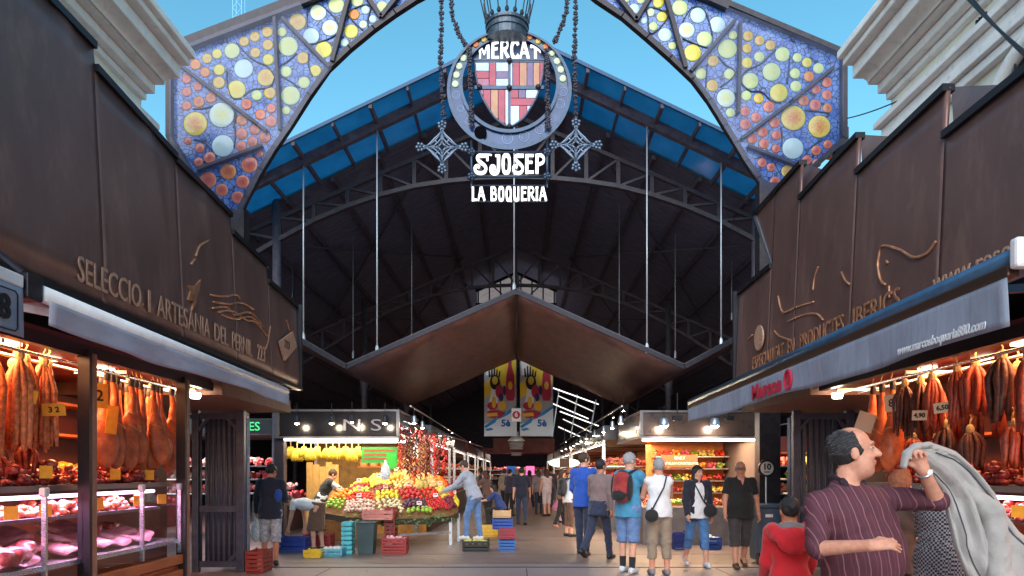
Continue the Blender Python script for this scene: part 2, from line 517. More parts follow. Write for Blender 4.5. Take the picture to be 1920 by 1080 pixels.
# ---------------------------------------------------------------- shared materials
M_iron = mat('dark_iron', (0.030, 0.026, 0.034), 0.5, 0.6, noise=(14, 0.4), bump=(60, 0.15))
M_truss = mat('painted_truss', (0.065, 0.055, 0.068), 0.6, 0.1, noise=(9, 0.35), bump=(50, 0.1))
M_roofin = mat('old_roof_boards', (0.18, 0.185, 0.27), 0.85, 0, noise=(3, 0.4), bump=(8, 0.3), stretch=(1, 6, 1))
M_purlin = mat('roof_timber', (0.12, 0.10, 0.13), 0.8, 0, noise=(5, 0.4))
M_steel = mat('galvanised_steel', (0.42, 0.44, 0.48), 0.38, 0.85, noise=(12, 0.2))
M_chrome = mat('brushed_steel', (0.55, 0.55, 0.57), 0.28, 0.9, noise=(20, 0.12), stretch=(1, 8, 8))
M_black = mat('black_metal', (0.012, 0.012, 0.015), 0.45, 0.3)
M_white = mat('white_paint', (0.78, 0.77, 0.75), 0.5, noise=(10, 0.08))
M_dark = mat('dark_board', (0.06, 0.058, 0.08), 0.7, noise=(5, 0.4))
M_bronze = mat('bronze_panel', S(126, 98, 98), 0.50, 0.2, noise=(3.2, 0.4), bump=(3.0, 0.10), dirt_sheen=(2.2, S(166, 112, 86), 0.6), stretch=(1, 0.35, 1))
M_brown = mat('brown_fascia', S(112, 82, 76), 0.38, 0.3, noise=(1.6, 0.2), bump=(2.0, 0.08), dirt_sheen=(4.5, S(152, 116, 102), 0.6), stretch=(1, 1, 0.35))  # lighter streaks in the colour stand in for reflections on the metal
M_edge = mat('fascia_edge', (0.025, 0.024, 0.030), 0.4, 0.6)
M_copper = mat('copper_letters', S(206, 160, 134), 0.35, 0.3, noise=(20, 0.25))
M_copperdim = mat('copper_line', S(186, 130, 96), 0.35, 0.4, noise=(9, 0.5))
M_cream = mat('cream_render', S(236, 230, 214), 0.85, noise=(2, 0.07), bump=(40, 0.1), dirt_sheen=(3, S(196, 188, 178), 0.35))
M_stone = mat('cornice_stone', S(240, 234, 230), 0.8, noise=(3, 0.10), bump=(30, 0.2), dirt_sheen=(6, S(150, 142, 142), 0.5))
M_bulb = mat('lamp_glow', (1, 0.95, 0.85), 0.5, emit=((1.0, 0.90, 0.72), 14.0))
M_bulbw = mat('tube_glow', (1, 1, 1), 0.5, emit=((1.0, 0.96, 0.90), 6.0))

# ---------------------------------------------------------------- ground
def ground_mat(name, c1, c2, rough, dirt_sheen):
    return mat(name, c1, rough, 0, noise=(1.3, 0.3), col2=c2, bump=(22, 0.12), dirt_sheen=(2.6, dirt_sheen, 0.5))
mb = MB(); mb.add([(-400, -400, 0), (400, -400, 0), (400, 500, 0), (-400, 500, 0)], [(0, 1, 2, 3)])
mb.build('ground', ground_mat('street_concrete', (0.31, 0.258, 0.258), (0.21, 0.176, 0.18), 0.5, (0.13, 0.115, 0.118)), kind='structure', origin=(0, 0, 0))
mb = MB(); mb.add([(-14, 11.35, 0.004), (14, 11.35, 0.004), (14, 64, 0.004), (-14, 64, 0.004)], [(0, 1, 2, 3)])
mb.build('hall_floor', ground_mat('hall_concrete', (0.235, 0.175, 0.155), (0.145, 0.11, 0.10), 0.40, (0.085, 0.075, 0.07)), kind='structure', origin=(0, 11, 0.004))
mb = MB(); mb.box2((-4.1, 10.86, 0.001), (4.1, 10.93, 0.008))
mb.build('gate_track', mat('track_steel', (0.06, 0.06, 0.065), 0.5, 0.5), kind='structure')
M_joint = mat('floor_joint', (0.07, 0.06, 0.06), 0.8)
for i_, yj in enumerate((12.6, 15.2, 18.2, 21.6, 25.5)):
    mb = MB(); mb.box2((-6, yj, 0.0045), (6, yj + 0.018, 0.0065)); mb.build('floor_joint', M_joint, kind='structure')
for i_, xj in enumerate((-2.9, 0.15, 3.1)):
    mb = MB(); mb.box2((xj, 8.0, 0.0003), (xj + 0.016, 10.8, 0.002)); mb.build('floor_joint', M_joint, kind='structure')

# ---------------------------------------------------------------- the market hall
RY0, RZ, RS, RW, RT = 14.5, 10.7, 0.48, 14.0, 16.5     # front of roof, ridge height, slope, half width, first truss
def rz_(x): return RZ - RS * abs(x)
hall = thing('market_hall', 'dark open market hall with gabled roof, iron trusses and blue glazed front edge', 'market hall', (0, 14.5, 0))
for sx in (-1, 1):
    mb = MB()
    mb.prism([(0, RT, RZ + 0.02), (sx * RW, RT, rz_(RW) + 0.02), (sx * RW, 64, rz_(RW) + 0.02), (0, 64, RZ + 0.02)], (0, 0, 0.14))
    mb.build('roof_slope', M_roofin, hall, recalc=True)
    mb = MB(); mb.box2((sx * RW - 0.1, RT, 0), (sx * RW + 0.1, 64, rz_(RW)))
    mb.build('side_wall', M_dark, hall)
    for i in range(1, 13):
        x = sx * i * 1.1; mb = MB()
        mb.box2((x - 0.05, RT + 0.1, rz_(x) - 0.13), (x + 0.05, 63.8, rz_(x) - 0.002))
        mb.build('purlin', M_purlin, hall)
mb = MB(); mb.box2((-RW, 63.9, 0), (RW, 64.2, RZ)); mb.build('end_wall', M_dark, hall)
# blue glazing over the front edge
def blue_glass():
    m = opal_mat('blue_roof_glass', (0.05, 0.40, 0.64), (0.07, 0.47, 0.72), clear=0.12, radial=False, noise=2.5)
    return m
M_blue = blue_glass()
XS = [0.0, 0.74, 1.5, 2.28, 3.06, 3.85, 4.68, 5.5, 6.35, 7.2, 8.1]
ROWS = [(RY0, 15.25), (15.27, RT + 0.1)]
for sx in (-1, 1):
    for a, b in zip(XS[:-1], XS[1:]):
        for y0, y1 in ROWS:
            mb = MB(); x0, x1 = sx * (a + 0.008), sx * (b - 0.008)
            mb.prism([(x0, y0, rz_(x0)), (x1, y0, rz_(x1)), (x1, y1, rz_(x1)), (x0, y1, rz_(x0))], (0, 0, 0.02))
            mb.build('glazing_pane', M_blue, hall, recalc=True)
    for i, a in enumerate(XS):
        mb = MB(); x = sx * a
        if a == 0 and sx > 0: continue
        w = 0.07 if i % 2 == 0 else 0.045
        mb.box2((x - w / 2, RY0 + 0.02, rz_(x) - 0.11), (x + w / 2, RT + 0.05, rz_(x) - 0.004)); mb.build('glazing_bar', M_purlin, hall)
    mb = MB(); mb.bar((0, 15.26, RZ - 0.1), (sx * 9, 15.26, rz_(9) - 0.1), 0.14, 0.22); mb.build('front_beam', M_purlin, hall)
    mb = MB(); mb.bar((0, RY0 + 0.02, RZ + 0.02), (sx * 9, RY0 + 0.02, rz_(9) + 0.02), 0.05, 0.07); mb.build('edge_trim', mat('blue_trim', S(30, 80, 120), 0.5), hall)
# trusses
def truss(Y, detail=True, m=M_truss):
    t = bpy.data.objects.new('roof_truss', None); COL.objects.link(t); t.parent = hall; t.location = (0, Y - 14.5, 0)
    top = [(968, 219), (900, 248), (837, 273), (777, 299), (714, 326), (652, 353), (589, 381), (524, 409), (460, 437), (396, 465), (332, 493)]
    bot = [(968, 333), (900, 335), (837, 341), (777, 350), (714, 366), (652, 387), (589, 414), (524, 449), (460, 487), (396, 527), (332, 570)]
    A = [P(x, y, 16.5) for x, y in top]; B = [P(x, y, 16.5) for x, y in bot]
    for sx in (1, -1):
        a = [Vector((p.x * sx, Y, p.z)) for p in A]; b = [Vector((p.x * sx, Y, p.z)) for p in B]
        mb = MB()
        for i in range(len(a) - 1): mb.bar(a[i], a[i + 1], 0.10, 0.09)
        mb.build('top_chord', m, t)
        mb = MB()
        for i in range(len(b) - 1): mb.bar(b[i], b[i + 1], 0.14, 0.10)
        mb.build('arched_chord', m, t)
        for i in range(len(a)):
            if i or sx > 0:
                mb = MB(); mb.bar(b[i], a[i], 0.09, 0.075, (0, 1, 0)); mb.build('strut', m, t)
            if i:
                mb = MB(); mb.bar(b[i - 1], a[i], 0.055, 0.065, (0, 1, 0)); mb.build('diagonal', m, t)
    return t
truss(16.5)
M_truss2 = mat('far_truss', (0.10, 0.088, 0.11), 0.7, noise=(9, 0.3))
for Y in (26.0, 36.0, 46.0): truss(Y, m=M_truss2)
for sx in (-1, 1):
    for Y in (16.5, 26, 36, 46):
        for x in (5.7, 11.5):
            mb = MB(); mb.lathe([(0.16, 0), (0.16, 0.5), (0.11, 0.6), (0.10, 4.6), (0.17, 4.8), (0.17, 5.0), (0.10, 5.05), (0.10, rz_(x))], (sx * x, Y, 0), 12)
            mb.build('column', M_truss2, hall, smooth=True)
# crossed wind braces up under the boards
for sx in (-1, 1):
    for y0, y1 in ((17, 26), (26, 36), (36, 46)):
        for a, b in ((2, 7), (7, 2)):
            mb = MB(); mb.bar((sx * a, y0, rz_(a) - 0.2), (sx * b, y1, rz_(b) - 0.2), 0.05, 0.05); mb.build('wind_brace', M_truss2, hall)
# raised roof lantern over the ridge, far inside
M_milk = mat('milky_sheet', (0.36, 0.34, 0.36), 0.6, emit=((0.85, 0.80, 0.82), 0.10), noise=(4, 0.3))  # weak emission puts the daylight through the sheets into the material
lan = bpy.data.objects.new('roof_lantern', None); COL.objects.link(lan); lan.parent = hall; lan.location = (0, 30 - 14.5, 0)
for sx in (-1, 1):
    for k in range(5):
        mb = MB(); y = 30 + k * 1.2
        mb.prism([(sx * 0.15, y, 10.05), (sx * 1.65, y, 9.35), (sx * 1.65, y + 1.1, 9.35), (sx * 0.15, y + 1.1, 10.05)], (0, 0, 0.02)); mb.build('sheet', M_milk, lan, recalc=True)
    mb = MB(); mb.box2((sx * 1.66 - 0.03, 30, 8.7), (sx * 1.66 + 0.03, 36, 9.4)); mb.build('side_sheet', M_milk, lan)
    for k in range(4):
        mb = MB(); mb.bar((sx * (0.2 + k * 0.48), 29.95, 8.75), (sx * (0.2 + k * 0.48), 29.95, 10.0 - k * 0.22), 0.06, 0.06, (0, 1, 0)); mb.build('post', M_iron, lan)
    mb = MB(); mb.bar((0, 29.93, 10.1), (sx * 1.75, 29.93, 9.3), 0.1, 0.1); mb.bar((0, 29.93, 8.75), (sx * 1.75, 29.93, 8.75), 0.08, 0.08); mb.bar((sx * 0.2, 29.93, 8.8), (sx * 1.1, 29.93, 9.6), 0.05, 0.05); mb.build('frame', M_iron, lan)

# ---------------------------------------------------------------- bronze zigzag canopy hung in the hall mouth
can = thing('hanging_canopy', 'folded bronze zigzag canopy hanging on thin rods over the hall entrance', 'canopy', (0, 15.26, 3.79))
CY0, CY1 = 15.26, 24.0
pts = [P(x, y, CY0) for x, y in ((330, 520), (569, 643), (650, 690), (966, 549), (1282, 690), (1385, 634), (1620, 512))]
pts[3].x = 0
for i in range(len(pts) - 1):
    a, b = pts[i], pts[i + 1]; rows = []
    y1 = CY1
    n = 9
    for j in range(n + 1):
        y = CY0 + (y1 - CY0) * j / n
        row = []
        for k in range(13):
            t = k / 12; p = a.lerp(b, t)
            row.append((p.x, y, p.z + 0.018 * math.sin(t * 9 + j * 1.3 + i) * math.sin(math.pi * t)))
        rows.append(row)
    mb = MB(); mb.grid(rows); o = mb.build('canopy_panel', M_bronze, can, smooth=True, solid=0.05, origin=(a + b) / 2)
    mb = MB(); mb.bar(Vector((a.x, CY0 - 0.03, a.z + 0.02)), Vector((b.x, CY0 - 0.03, b.z + 0.02)), 0.05, 0.10, (0, 0, 1)); mb.build('edge_channel', M_iron, can)
    mb = MB(); mb.bar(Vector((a.x, CY0 - 0.03, a.z + 0.085)), Vector((b.x, CY0 - 0.03, b.z + 0.080)), 0.05, 0.014, (0, 0, 1)); mb.build('edge_trim', mat('dull_trim', S(84, 82, 92), .6, .2), can)
mb = MB(); mb.tube([(0, CY0 - 0.06, pts[3].z - 0.02), (0, CY1, pts[3].z - 0.02)], 0.035, 8); mb.build('ridge_fold', M_iron, can)
def rod(px, ytop, ybot, Y, r, m):
    a = P(px, ytop, Y); b = P(px, ybot, Y); a.z = min(a.z, rz_(a.x) - 0.12)
    mb = MB(); mb.tube([b, a], r, 6); o = mb.build('hanger_rod', m, can, smooth=True)
    mb = MB(); mb.lathe([(r * 2.4, 0), (r * 2.4, 0.16), (r * 1.1, 0.22)], b, 8); mb.build('turnbuckle', m, o)
M_rod = mat('rod_steel', (0.62, 0.64, 0.68), 0.35, 0.5)
for px, yt, yb in ((569, 240, 643), (707, 180, 666), (964, 80, 549), (1213, 180, 662), (1352, 240, 652)): rod(px, yt, yb, CY0, 0.017, M_rod)
M_rod2 = mat('rod_steel_dim', (0.30, 0.30, 0.33), 0.5, 0.4)
for px, yt, yb, Y in ((662, 440, 672, 19.5), (772, 385, 640, 19.5), (1161, 385, 640, 19.5), (1266, 440, 672, 19.5), (548, 490, 610, 19.5), (1372, 490, 600, 19.5)): rod(px, yt, yb, Y, 0.013, M_rod2)

# ---------------------------------------------------------------- brown metal fascias over the outer stalls
def fascia(side, panels, zb, label, zb2):
    f = thing('metal_fascia', label, 'fascia', (side * 3.4, 6, zb))
    for i, (y0, y1, z0, z1) in enumerate(panels):
        rows = []; n = max(4, int((y1 - y0) / 0.05))
        for j in range(n + 1):
            t = j / n; y = y0 + (y1 - y0) * t; zt = z0 + (z1 - z0) * t; row = []
            yy = min(max((y - 1.0) / 9.9, 0), 1)
            bot = zb + (zb2 - zb) * yy
            for k in range(9):
                w = k / 8
                zc = bot + (zt - bot) * w - 2.8
                x = 3.40 + 0.045 * zc + 0.004 * math.sin(y * 4.4 + zc * .8) - (0.007 if side < 0 else 0.002) * zc * max(0, math.sin((y + 0.25 * zc) * 5.6)) ** 4
                row.append((side * x, y, bot + (zt - bot) * w))
            rows.append(row)
        mb = MB(); mb.grid(rows); mb.build('fascia_panel', M_brown, f, smooth=True, solid=0.03)
        mb = MB(); mb.bar(rows[0][-1], rows[-1][-1], 0.10, 0.06); mb.build('top_trim', M_edge, f)
        if i + 1 < len(panels):
            q = panels[i + 1]
            zq = q[2]
            # return fold between two panels
            mb = MB()
            xx = side * 3.51
            if zq > z1:
                k_ = 3.80 / 3.5; A3 = Vector((side * 3.80, q[0] * k_, CZ + (zq - CZ) * k_)); B3 = Vector((xx, y1 - 0.02, z1)); C3 = Vector((xx, y1 - 0.72, z1 + 0.01))
                mb.add([A3, B3, C3, A3 + Vector((side * .03, 0, -.02)), B3 + Vector((side * .03, 0, -.02)), C3 + Vector((side * .03, 0, -.02))], [(0, 1, 2), (5, 4, 3), (0, 3, 4, 1), (1, 4, 5, 2), (2, 5, 3, 0)])
            else: mb.prism([(xx, y1, z1), (xx, y1 + 0.04, zq), (xx + side * 0.5, y1 + 0.04, zq), (xx + side * 0.5, y1, z1)], (0, 0.03, 0))
            mb.build('return_fold', M_brown, f, recalc=True)
    y0, y1 = panels[-1][0], panels[-1][1]
    mb = MB(); mb.box2((side * 3.36 if side > 0 else side * 3.60, y1, zb2 - 0.02), (side * 3.60 if side > 0 else side * 3.36, y1 + 0.05, panels[-1][3] + 0.02)); mb.build('end_trim', M_edge, f)
    mb = MB(); mb.bar((side * 3.385, panels[0][0], zb - 0.02), (side * 3.385, y1, zb2 - 0.02), 0.09, 0.05); mb.build('bottom_trim', M_edge, f)
    # roof deck behind the fascia
    mb = MB(); mb.box2((min(side * 3.46, side * 5.56), panels[0][0], zb + 0.12), (max(side * 3.46, side * 5.56), y1 - 0.02, zb + 0.22)); mb.build('roof_deck', M_dark, f)
    return f
fl = fascia(-1, [(0.6, 5.72, 5.12, 5.02), (5.72, 7.06, 4.84, 4.72), (7.06, 8.42, 4.68, 4.62), (8.42, 9.60, 4.42, 4.36), (9.60, 10.85, 4.15, 4.10)], 2.90, 'brown metal fascia with stepped top over the left ham stall, copper lettering', 2.82)
fr = fascia(1, [(0.6, 5.58, 4.26, 4.21), (5.58, 7.05, 4.60, 4.55), (7.05, 8.50, 4.93, 4.86), (8.50, 9.36, 5.30, 5.28), (9.36, 10.73, 4.29, 4.28)], 2.80, 'brown metal fascia with sawtooth top over the right ham stall, copper lettering', 2.74)
mb = MB(); mb.prism([(3.50, 9.36, 5.28), (3.50, 10.14, 5.27), (3.46, 9.37, 4.27)], (0.03, 0, 0)); mb.build('fascia_panel', M_brown, fr, recalc=True)
mb = MB(); mb.bar((3.51, 9.36, 5.28), (3.51, 10.14, 5.27), .10, .06); mb.build('top_trim', M_edge, fr)
mb = MB(); mb.bar((3.50, 10.15, 5.27), (3.48, 9.38, 4.27), .05, .06); mb.build('top_trim', M_steel, fr)
XT = 3.375
def wtext(txt, side, y0, y1, z, h, m, par, x=XT, bold=0.0, shear=0.0, depth=0.006):
    """Fit a word between two depths on a side fascia."""
    me = text_mesh(txt, 1.0, 0.01, bold / h, 'LEFT', 1, shear)
    xs = [v.co.x for v in me.vertices]; w = max(xs) - min(xs)
    me.transform(Matrix.Translation((-min(xs), 0, 0)))
    me.transform(Matrix.Diagonal(((y1 - y0) / w, h / 0.72, depth / 0.01, 1)))
    me.materials.clear(); me.materials.append(m)
    if side < 0: r = Vector((0, 1, 0)); o = Vector((-x, y0, z))
    else: r = Vector((0, -1, 0)); o = Vector((x, y1, z))
    u = Vector((0, 0, 1)); n = r.cross(u)
    ob = bpy.data.objects.new('lettering', me); COL.objects.link(ob)
    ob.rotation_euler = Matrix((r, u, n)).transposed().to_euler(); ob.parent = par; ob.location = o - Vector(par.location)
    return ob
for w, a, b in (('SELECCIO', 5.34, 6.24), ("I", 6.36, 6.40), ('ARTESANIA', 6.52, 7.64), ('DEL', 7.76, 8.12), ('PERNIL', 8.24, 8.86), ('223', 9.04, 9.32)):
    wtext(w, -1, a, b, 3.06, 0.21, M_copper, fl)
for w, a, b in (('ESPECIALITAT', 8.75, 9.9), ('EN', 8.42, 8.62), ('PRODUCTES', 7.15, 8.25), ('IBERICS', 6.1, 6.95)):
    wtext(w, 1, a, b, 3.03, 0.20, M_copperdim, fr)
wtext('www.reserv', 1, 4.55, 5.62, 3.02, 0.17, M_copper, fr)
def lines(side, polys, par, r=0.012, m=M_copperdim, name='line_drawing'):
    for poly in polys:
        pts_ = []
        for k in range(len(poly) - 1):
            for q in range(6):
                t = q / 6; p0 = poly[max(k - 1, 0)]; p1 = poly[k]; p2 = poly[k + 1]; p3 = poly[min(k + 2, len(poly) - 1)]
                f = lambda i: 0.5 * (2 * p1[i] + (p2[i] - p0[i]) * t + (2 * p0[i] - 5 * p1[i] + 4 * p2[i] - p3[i]) * t * t + (3 * p1[i] - p0[i] - 3 * p2[i] + p3[i]) * t ** 3)
                pts_.append((f(0), f(1)))
        pts_.append(poly[-1])
        W = []
        for px, py in pts_:
            Y = 3.40 * F / abs(px - PX0); p = P(px, py, Y); zz = (p.z - 2.85) / 1.7
            p.x = side * (3.37 + 0.10 * max(0, zz)); W.append(p)
        mb = MB(); mb.tube(W, r, 6); mb.build(name, m, par, smooth=True)
lines(-1, [[(396, 553), (420, 556), (445, 553), (452, 560)], [(400, 566), (430, 570), (455, 568), (478, 580)], [(398, 578), (425, 576), (440, 590), (470, 586), (490, 606)], [(415, 590), (440, 598), (470, 594), (492, 612)],
           [(408, 585), (435, 583), (462, 600), (480, 604), (500, 630)], [(508, 612), (502, 640), (496, 655)], [(372, 480), (380, 462), (396, 452), (405, 445)], [(362, 495), (370, 486)], [(540, 600), (545, 620)]], fl)
flame = []
for px, py in ((352, 562), (358, 545), (354, 535), (368, 536), (378, 524), (374, 545), (366, 570), (358, 582), (362, 565)):
    Y = 3.40 * F / (PX0 - px); p = P(px, py, Y); p.x = -3.372 - 0.05 * (p.z - 2.9); flame.append(p)
mb = MB(); mb.prism(flame, (-0.02, 0, 0)); mb.build('flame_emblem', M_copperdim, fl, recalc=True)
bd = []
for px, py in ((520, 640), (545, 622), (552, 650), (530, 676)):
    Y = 3.40 * F / (PX0 - px); p = P(px, py, Y); p.x = -3.36; bd.append(p)
mb = MB(); mb.prism(bd, (-0.03, 0, 0)); pl = mb.build('copper_badge', M_copper, fl, recalc=True)
put_text('223', 0.16, (-3.352, 10.15, 3.36), (0, 1, 0), (0, 0, 1), M_brown, fl)
lines(1, [[(1755, 452), (1738, 475), (1712, 482), (1685, 468), (1652, 461), (1646, 480), (1645, 500), (1652, 525), (1662, 534)], [(1530, 500), (1524, 520), (1522, 545)], [(1575, 510), (1583, 525), (1592, 533)],
          [(1455, 555), (1466, 585), (1490, 576), (1525, 566)], [(1478, 602), (1500, 592), (1530, 588), (1545, 600)], [(1669, 536), (1671, 558)], [(1452, 620), (1462, 630), (1485, 638)], [(1410, 628), (1402, 636)],
          [(1664, 493), (1661, 489)]], fr)
mb = MB()
yy = 3.4 * F / (1428 - PX0)
mb.lathe([(0.001, 0), (0.15, 0.0), (0.17, 0.012), (0.17, 0.03), (0.001, 0.03)], (3.385, yy, 3.36), 24, axis=Matrix.Rotation(R(-90), 3, 'Y')); mb.build('copper_disc', M_copper, fr, smooth=False)

# ---------------------------------------------------------------- awnings
M_awn = mat('awning_cloth', S(176, 172, 186), 0.85, noise=(4, 0.10), bump=(60, 0.12), dirt_sheen=(6, S(120, 112, 120), 0.4), stretch=(1, 0.6, 2))
M_awn2 = mat('grey_awning_cloth', S(146, 154, 172), 0.85, noise=(3, 0.14), bump=(60, 0.12), dirt_sheen=(7, S(98, 96, 108), 0.5), stretch=(1, 2.2, 0.5))
M_cass = mat('awning_cassette', S(232, 229, 230), 0.45, 0.0, noise=(8, 0.1))
M_bluebar = mat('blue_bar', S(70, 100, 130), 0.32, 0.6, noise=(8, 0.15))
def valance(x, y0, y1, zt0, zt1, drop0, drop1, m, par, wave=0.02, n=60):
    rows = []
    for k in range(7):
        w = k / 6; row = []
        for j in range(n + 1):
            t = j / n; y = y0 + (y1 - y0) * t
            zt = zt0 + (zt1 - zt0) * t; dr = drop0 + (drop1 - drop0) * t
            row.append((x + wave * w * math.sin(y * 5.1 + 0.6 * math.sin(y * 2.3)), y, zt - dr * w + 0.018 * w * math.sin(y * 1.9)))
        rows.append(row)
    mb = MB(); mb.grid(rows); return mb.build('valance', m, par, smooth=True, solid=0.006)
aw = thing('awning', 'rolled white awning with pale grey valance over the left ham counter', 'awning', (-3.05, 6.8, 2.6))
mb = MB(); mb.tube([(-3.05, 4.44, 2.645), (-3.05, 9.16, 2.56)], 0.055, 14); mb.build('cassette', M_cass, aw, smooth=True)
valance(-3.0, 4.46, 9.15, 2.60, 2.515, 0.17, 0.12, M_awn, aw)
mb = MB(); mb.add([(-3.1, 4.44, 2.60), (-3.1, 9.16, 2.53), (-3.62, 9.16, 2.70), (-3.62, 4.44, 2.72)], [(0, 1, 2, 3)]); mb.build('cloth', M_awn, aw, solid=0.006)
for y in (4.6, 8.9):
    mb = MB(); mb.bar((-3.06, y, 2.55), (-3.62, y, 2.66), 0.04, 0.05); mb.build('folding_arm', M_cass, aw)
aw = thing('awning', 'short grey awning flap with a framed dark figure at the left edge', 'awning', (-3.1, 3.5, 2.6))
valance(-3.04, 2.9, 4.27, 2.66, 2.63, 0.34, 0.32, M_awn2, aw, 0.012)
mb = MB(); mb.bar((-3.08, 2.9, 2.70), (-3.08, 4.27, 2.67), 0.1, 0.08); mb.build('cassette', M_cass, aw, bevel=0.01)
mb = MB(); mb.tube([(-3.02, 4.08 + a_, 2.47 + b_) for a_, b_ in ((-.1, -.12), (.1, -.12), (.12, -.1), (.12, .1), (.1, .12), (-.1, .12), (-.12, .1), (-.12, -.1))], 0.005, 6, closed=True); mb.build('badge_frame', M_black, aw)
put_text('8', 0.20, (-3.012, 4.08, 2.47), (0, 1, 0), (0, 0, 1), M_black, aw, bold=0.006)
mb = MB(); mb.box((-3.1, 4.36, 2.66), (0.16, 0.14, 0.16)); mb.tube([(-3.1, 4.36, 2.74), (-3.3, 4.36, 2.9)], 0.03, 8); mb.build('wall_bracket', M_iron, aw, bevel=0.01)
aw = thing('awning', 'long grey stretched awning with red and white lettering on its valance', 'awning', (2.76, 7.5, 2.6))
mb = MB(); mb.tube([(2.80, 3.85, 2.70), (2.80, 11.1, 2.61)], 0.06, 12); mb.build('roller_bar', M_bluebar, aw, smooth=True)
mb = MB(); mb.bar((2.77, 3.86, 2.625), (2.77, 11.1, 2.535), 0.07, 0.07); mb.build('front_rail', mat('rail_bronze', S(92, 70, 60), 0.35, 0.7), aw, bevel=0.01)
va = valance(2.745, 3.88, 11.08, 2.60, 2.51, 0.30, 0.235, M_awn2, aw, 0.016, 90)
mb = MB(); mb.add([(2.84, 3.85, 2.72), (2.84, 11.1, 2.63), (3.4, 11.1, 2.74), (3.4, 3.85, 2.80)], [(0, 1, 2, 3)]); mb.build('cloth', M_awn2, aw, solid=0.006)
mb = MB(); mb.box((2.80, 3.80, 2.70), (0.16, 0.07, 0.17)); mb.build('end_cap', M_cass, aw, bevel=0.02)
for y in (4.3, 7.4, 10.5):
    mb = MB(); mb.bar((2.85, y, 2.62), (3.45, y, 2.66), 0.04, 0.05); mb.build('folding_arm', M_bluebar, aw)
M_redp = mat('red_print', S(190, 30, 62), 0.7)
M_whp = mat('white_print', S(225, 225, 228), 0.7)
wtext('Marcos', 1, 7.12, 8.02, 2.405, 0.155, M_redp, aw, x=2.722, bold=0.008, depth=0.004)
mb = MB(); mb.tube([Vector((2.722, 6.95, 2.425)) + Vector((0, 0.085 * math.cos(t), 0.095 * math.sin(t))) for t in [2 * math.pi * k / 24 for k in range(24)]], 0.014, 6, closed=True); mb.box((2.722, 6.95, 2.42), (0.008, 0.05, 0.09)); mb.box((2.722, 6.95, 2.48), (0.008, 0.025, 0.03)); mb.build('round_logo', M_redp, aw)
wtext('www.marcosboqueria880.com', 1, 4.02, 4.95, 2.36, 0.062, M_whp, aw, x=2.722, bold=0.0015, shear=0.25, depth=0.004)

# ---------------------------------------------------------------- side buildings with cornices
def side_building(side, label):
    X0 = 5.57
    b = thing('stone_building', label, 'building', (side * X0, 5.5, 0))
    xw = side * X0
    def bx(name, x0, x1, y0, y1, z0, z1, m, bev=0.0):
        mb = MB(); mb.box2((min(x0, x1), y0, z0), (max(x0, x1), y1, z1)); return mb.build(name, m, b, bevel=bev)
    yE = 10.3
    bx('wall', xw, xw + side * 6, -14, yE, 0, 7.4, M_cream)
    # cornice: courses stepping out
    pr = [(0.08, 7.02, 7.12), (0.20, 7.12, 7.26), (0.34, 7.26, 7.36), (0.56, 7.36, 7.56), (0.70, 7.56, 7.66), (0.78, 7.66, 7.78)]
    for i, (o, z0, z1) in enumerate(pr):
        bx('cornice_course', xw - side * o, xw + side * 6, -14, yE + 0.01 + .012 * i, z0, z1 - 0.003, M_stone, 0.02)
    rows = []
    for k in range(9):
        t = k / 8 * math.pi / 2
        o = 0.36 + 0.18 * (1 - math.cos(t)); z = 7.27 + 0.088 * math.sin(t)
        rows.append([(xw - side * o, -14, z), (xw - side * o, yE - .01, z)])
    mb = MB(); mb.grid(rows); mb.build('cove_moulding', M_stone, b, smooth=True)
    bx('parapet', xw + side * 0.3, xw + side * 0.8, -14, yE - 0.1, 7.78, 8.2, M_stone)
    # string courses lower down
    for o, z0, z1 in ((0.10, 6.22, 6.34), (0.17, 6.345, 6.46), (0.12, 6.465, 6.62), (0.22, 6.625, 6.72)):
        bx('string_course', xw - side * o, xw + side * 0.2, -14, yE + o * 0.5, z0, z1 - 0.003, M_stone, 0.012)
    # arched windows with iron grilles
    M_dk = mat('dark_window', (0.02, 0.022, 0.028), 0.15)
    for yc in (7.2, 3.6, 0.0):
        w = bpy.data.objects.new('arched_window', None); COL.objects.link(w); w.parent = b; w.location = (0, yc - 5.5, 3.2)
        arc = [(yc + 1.0 * math.cos(t), 5.1 + 1.0 * math.sin(t)) for t in [math.pi * k / 16 for k in range(17)]]
        poly = [(yc + 1.0, 3.2)] + arc + [(yc - 1.0, 3.2)]
        mb = MB(); mb.prism([(xw - side * 0.02, y, z) for y, z in poly], (side * 0.06, 0, 0)); mb.build('pane', M_dk, w, recalc=True)
        mb = MB(); mb.tube([(xw - side * 0.06, yc + 1.08 * math.cos(t), 5.1 + 1.08 * math.sin(t)) for t in [math.pi * k / 20 for k in range(21)]], 0.09, 8); mb.build('arch_moulding', M_stone, w, smooth=True)
        for k in range(-4, 5):
            y = yc + k * 0.22; top = 5.1 + math.sqrt(max(0.02, 1 - (k * 0.22) ** 2))
            mb = MB(); mb.tube([(xw - side * 0.07, y, 3.2), (xw - side * 0.07, y, top)], 0.012, 6); mb.build('grille_bar', M_iron, w)
        for r_ in (0.45, 0.75):
            mb = MB(); mb.tube([(xw - side * 0.08, yc + r_ * math.cos(t), 5.1 + r_ * math.sin(t)) for t in [math.pi * k / 16 for k in range(17)]], 0.014, 6); mb.build('grille_arch', M_iron, w)
    return b
side_building(-1, 'cream stone building with heavy cornice above the left brown fascia')
side_building(1, 'cream building with cornice, string courses and arched grille window on the right')
mb = MB()
for k in range(4): mb.box((5.55, 8.2 + k * 0.05, 6.87), (0.03, 0.02, 0.14))
v = mb.build('wall_vent', M_iron, label='small dark slotted vent high on the right cream wall', cat='vent'); v['kind'] = 'thing'
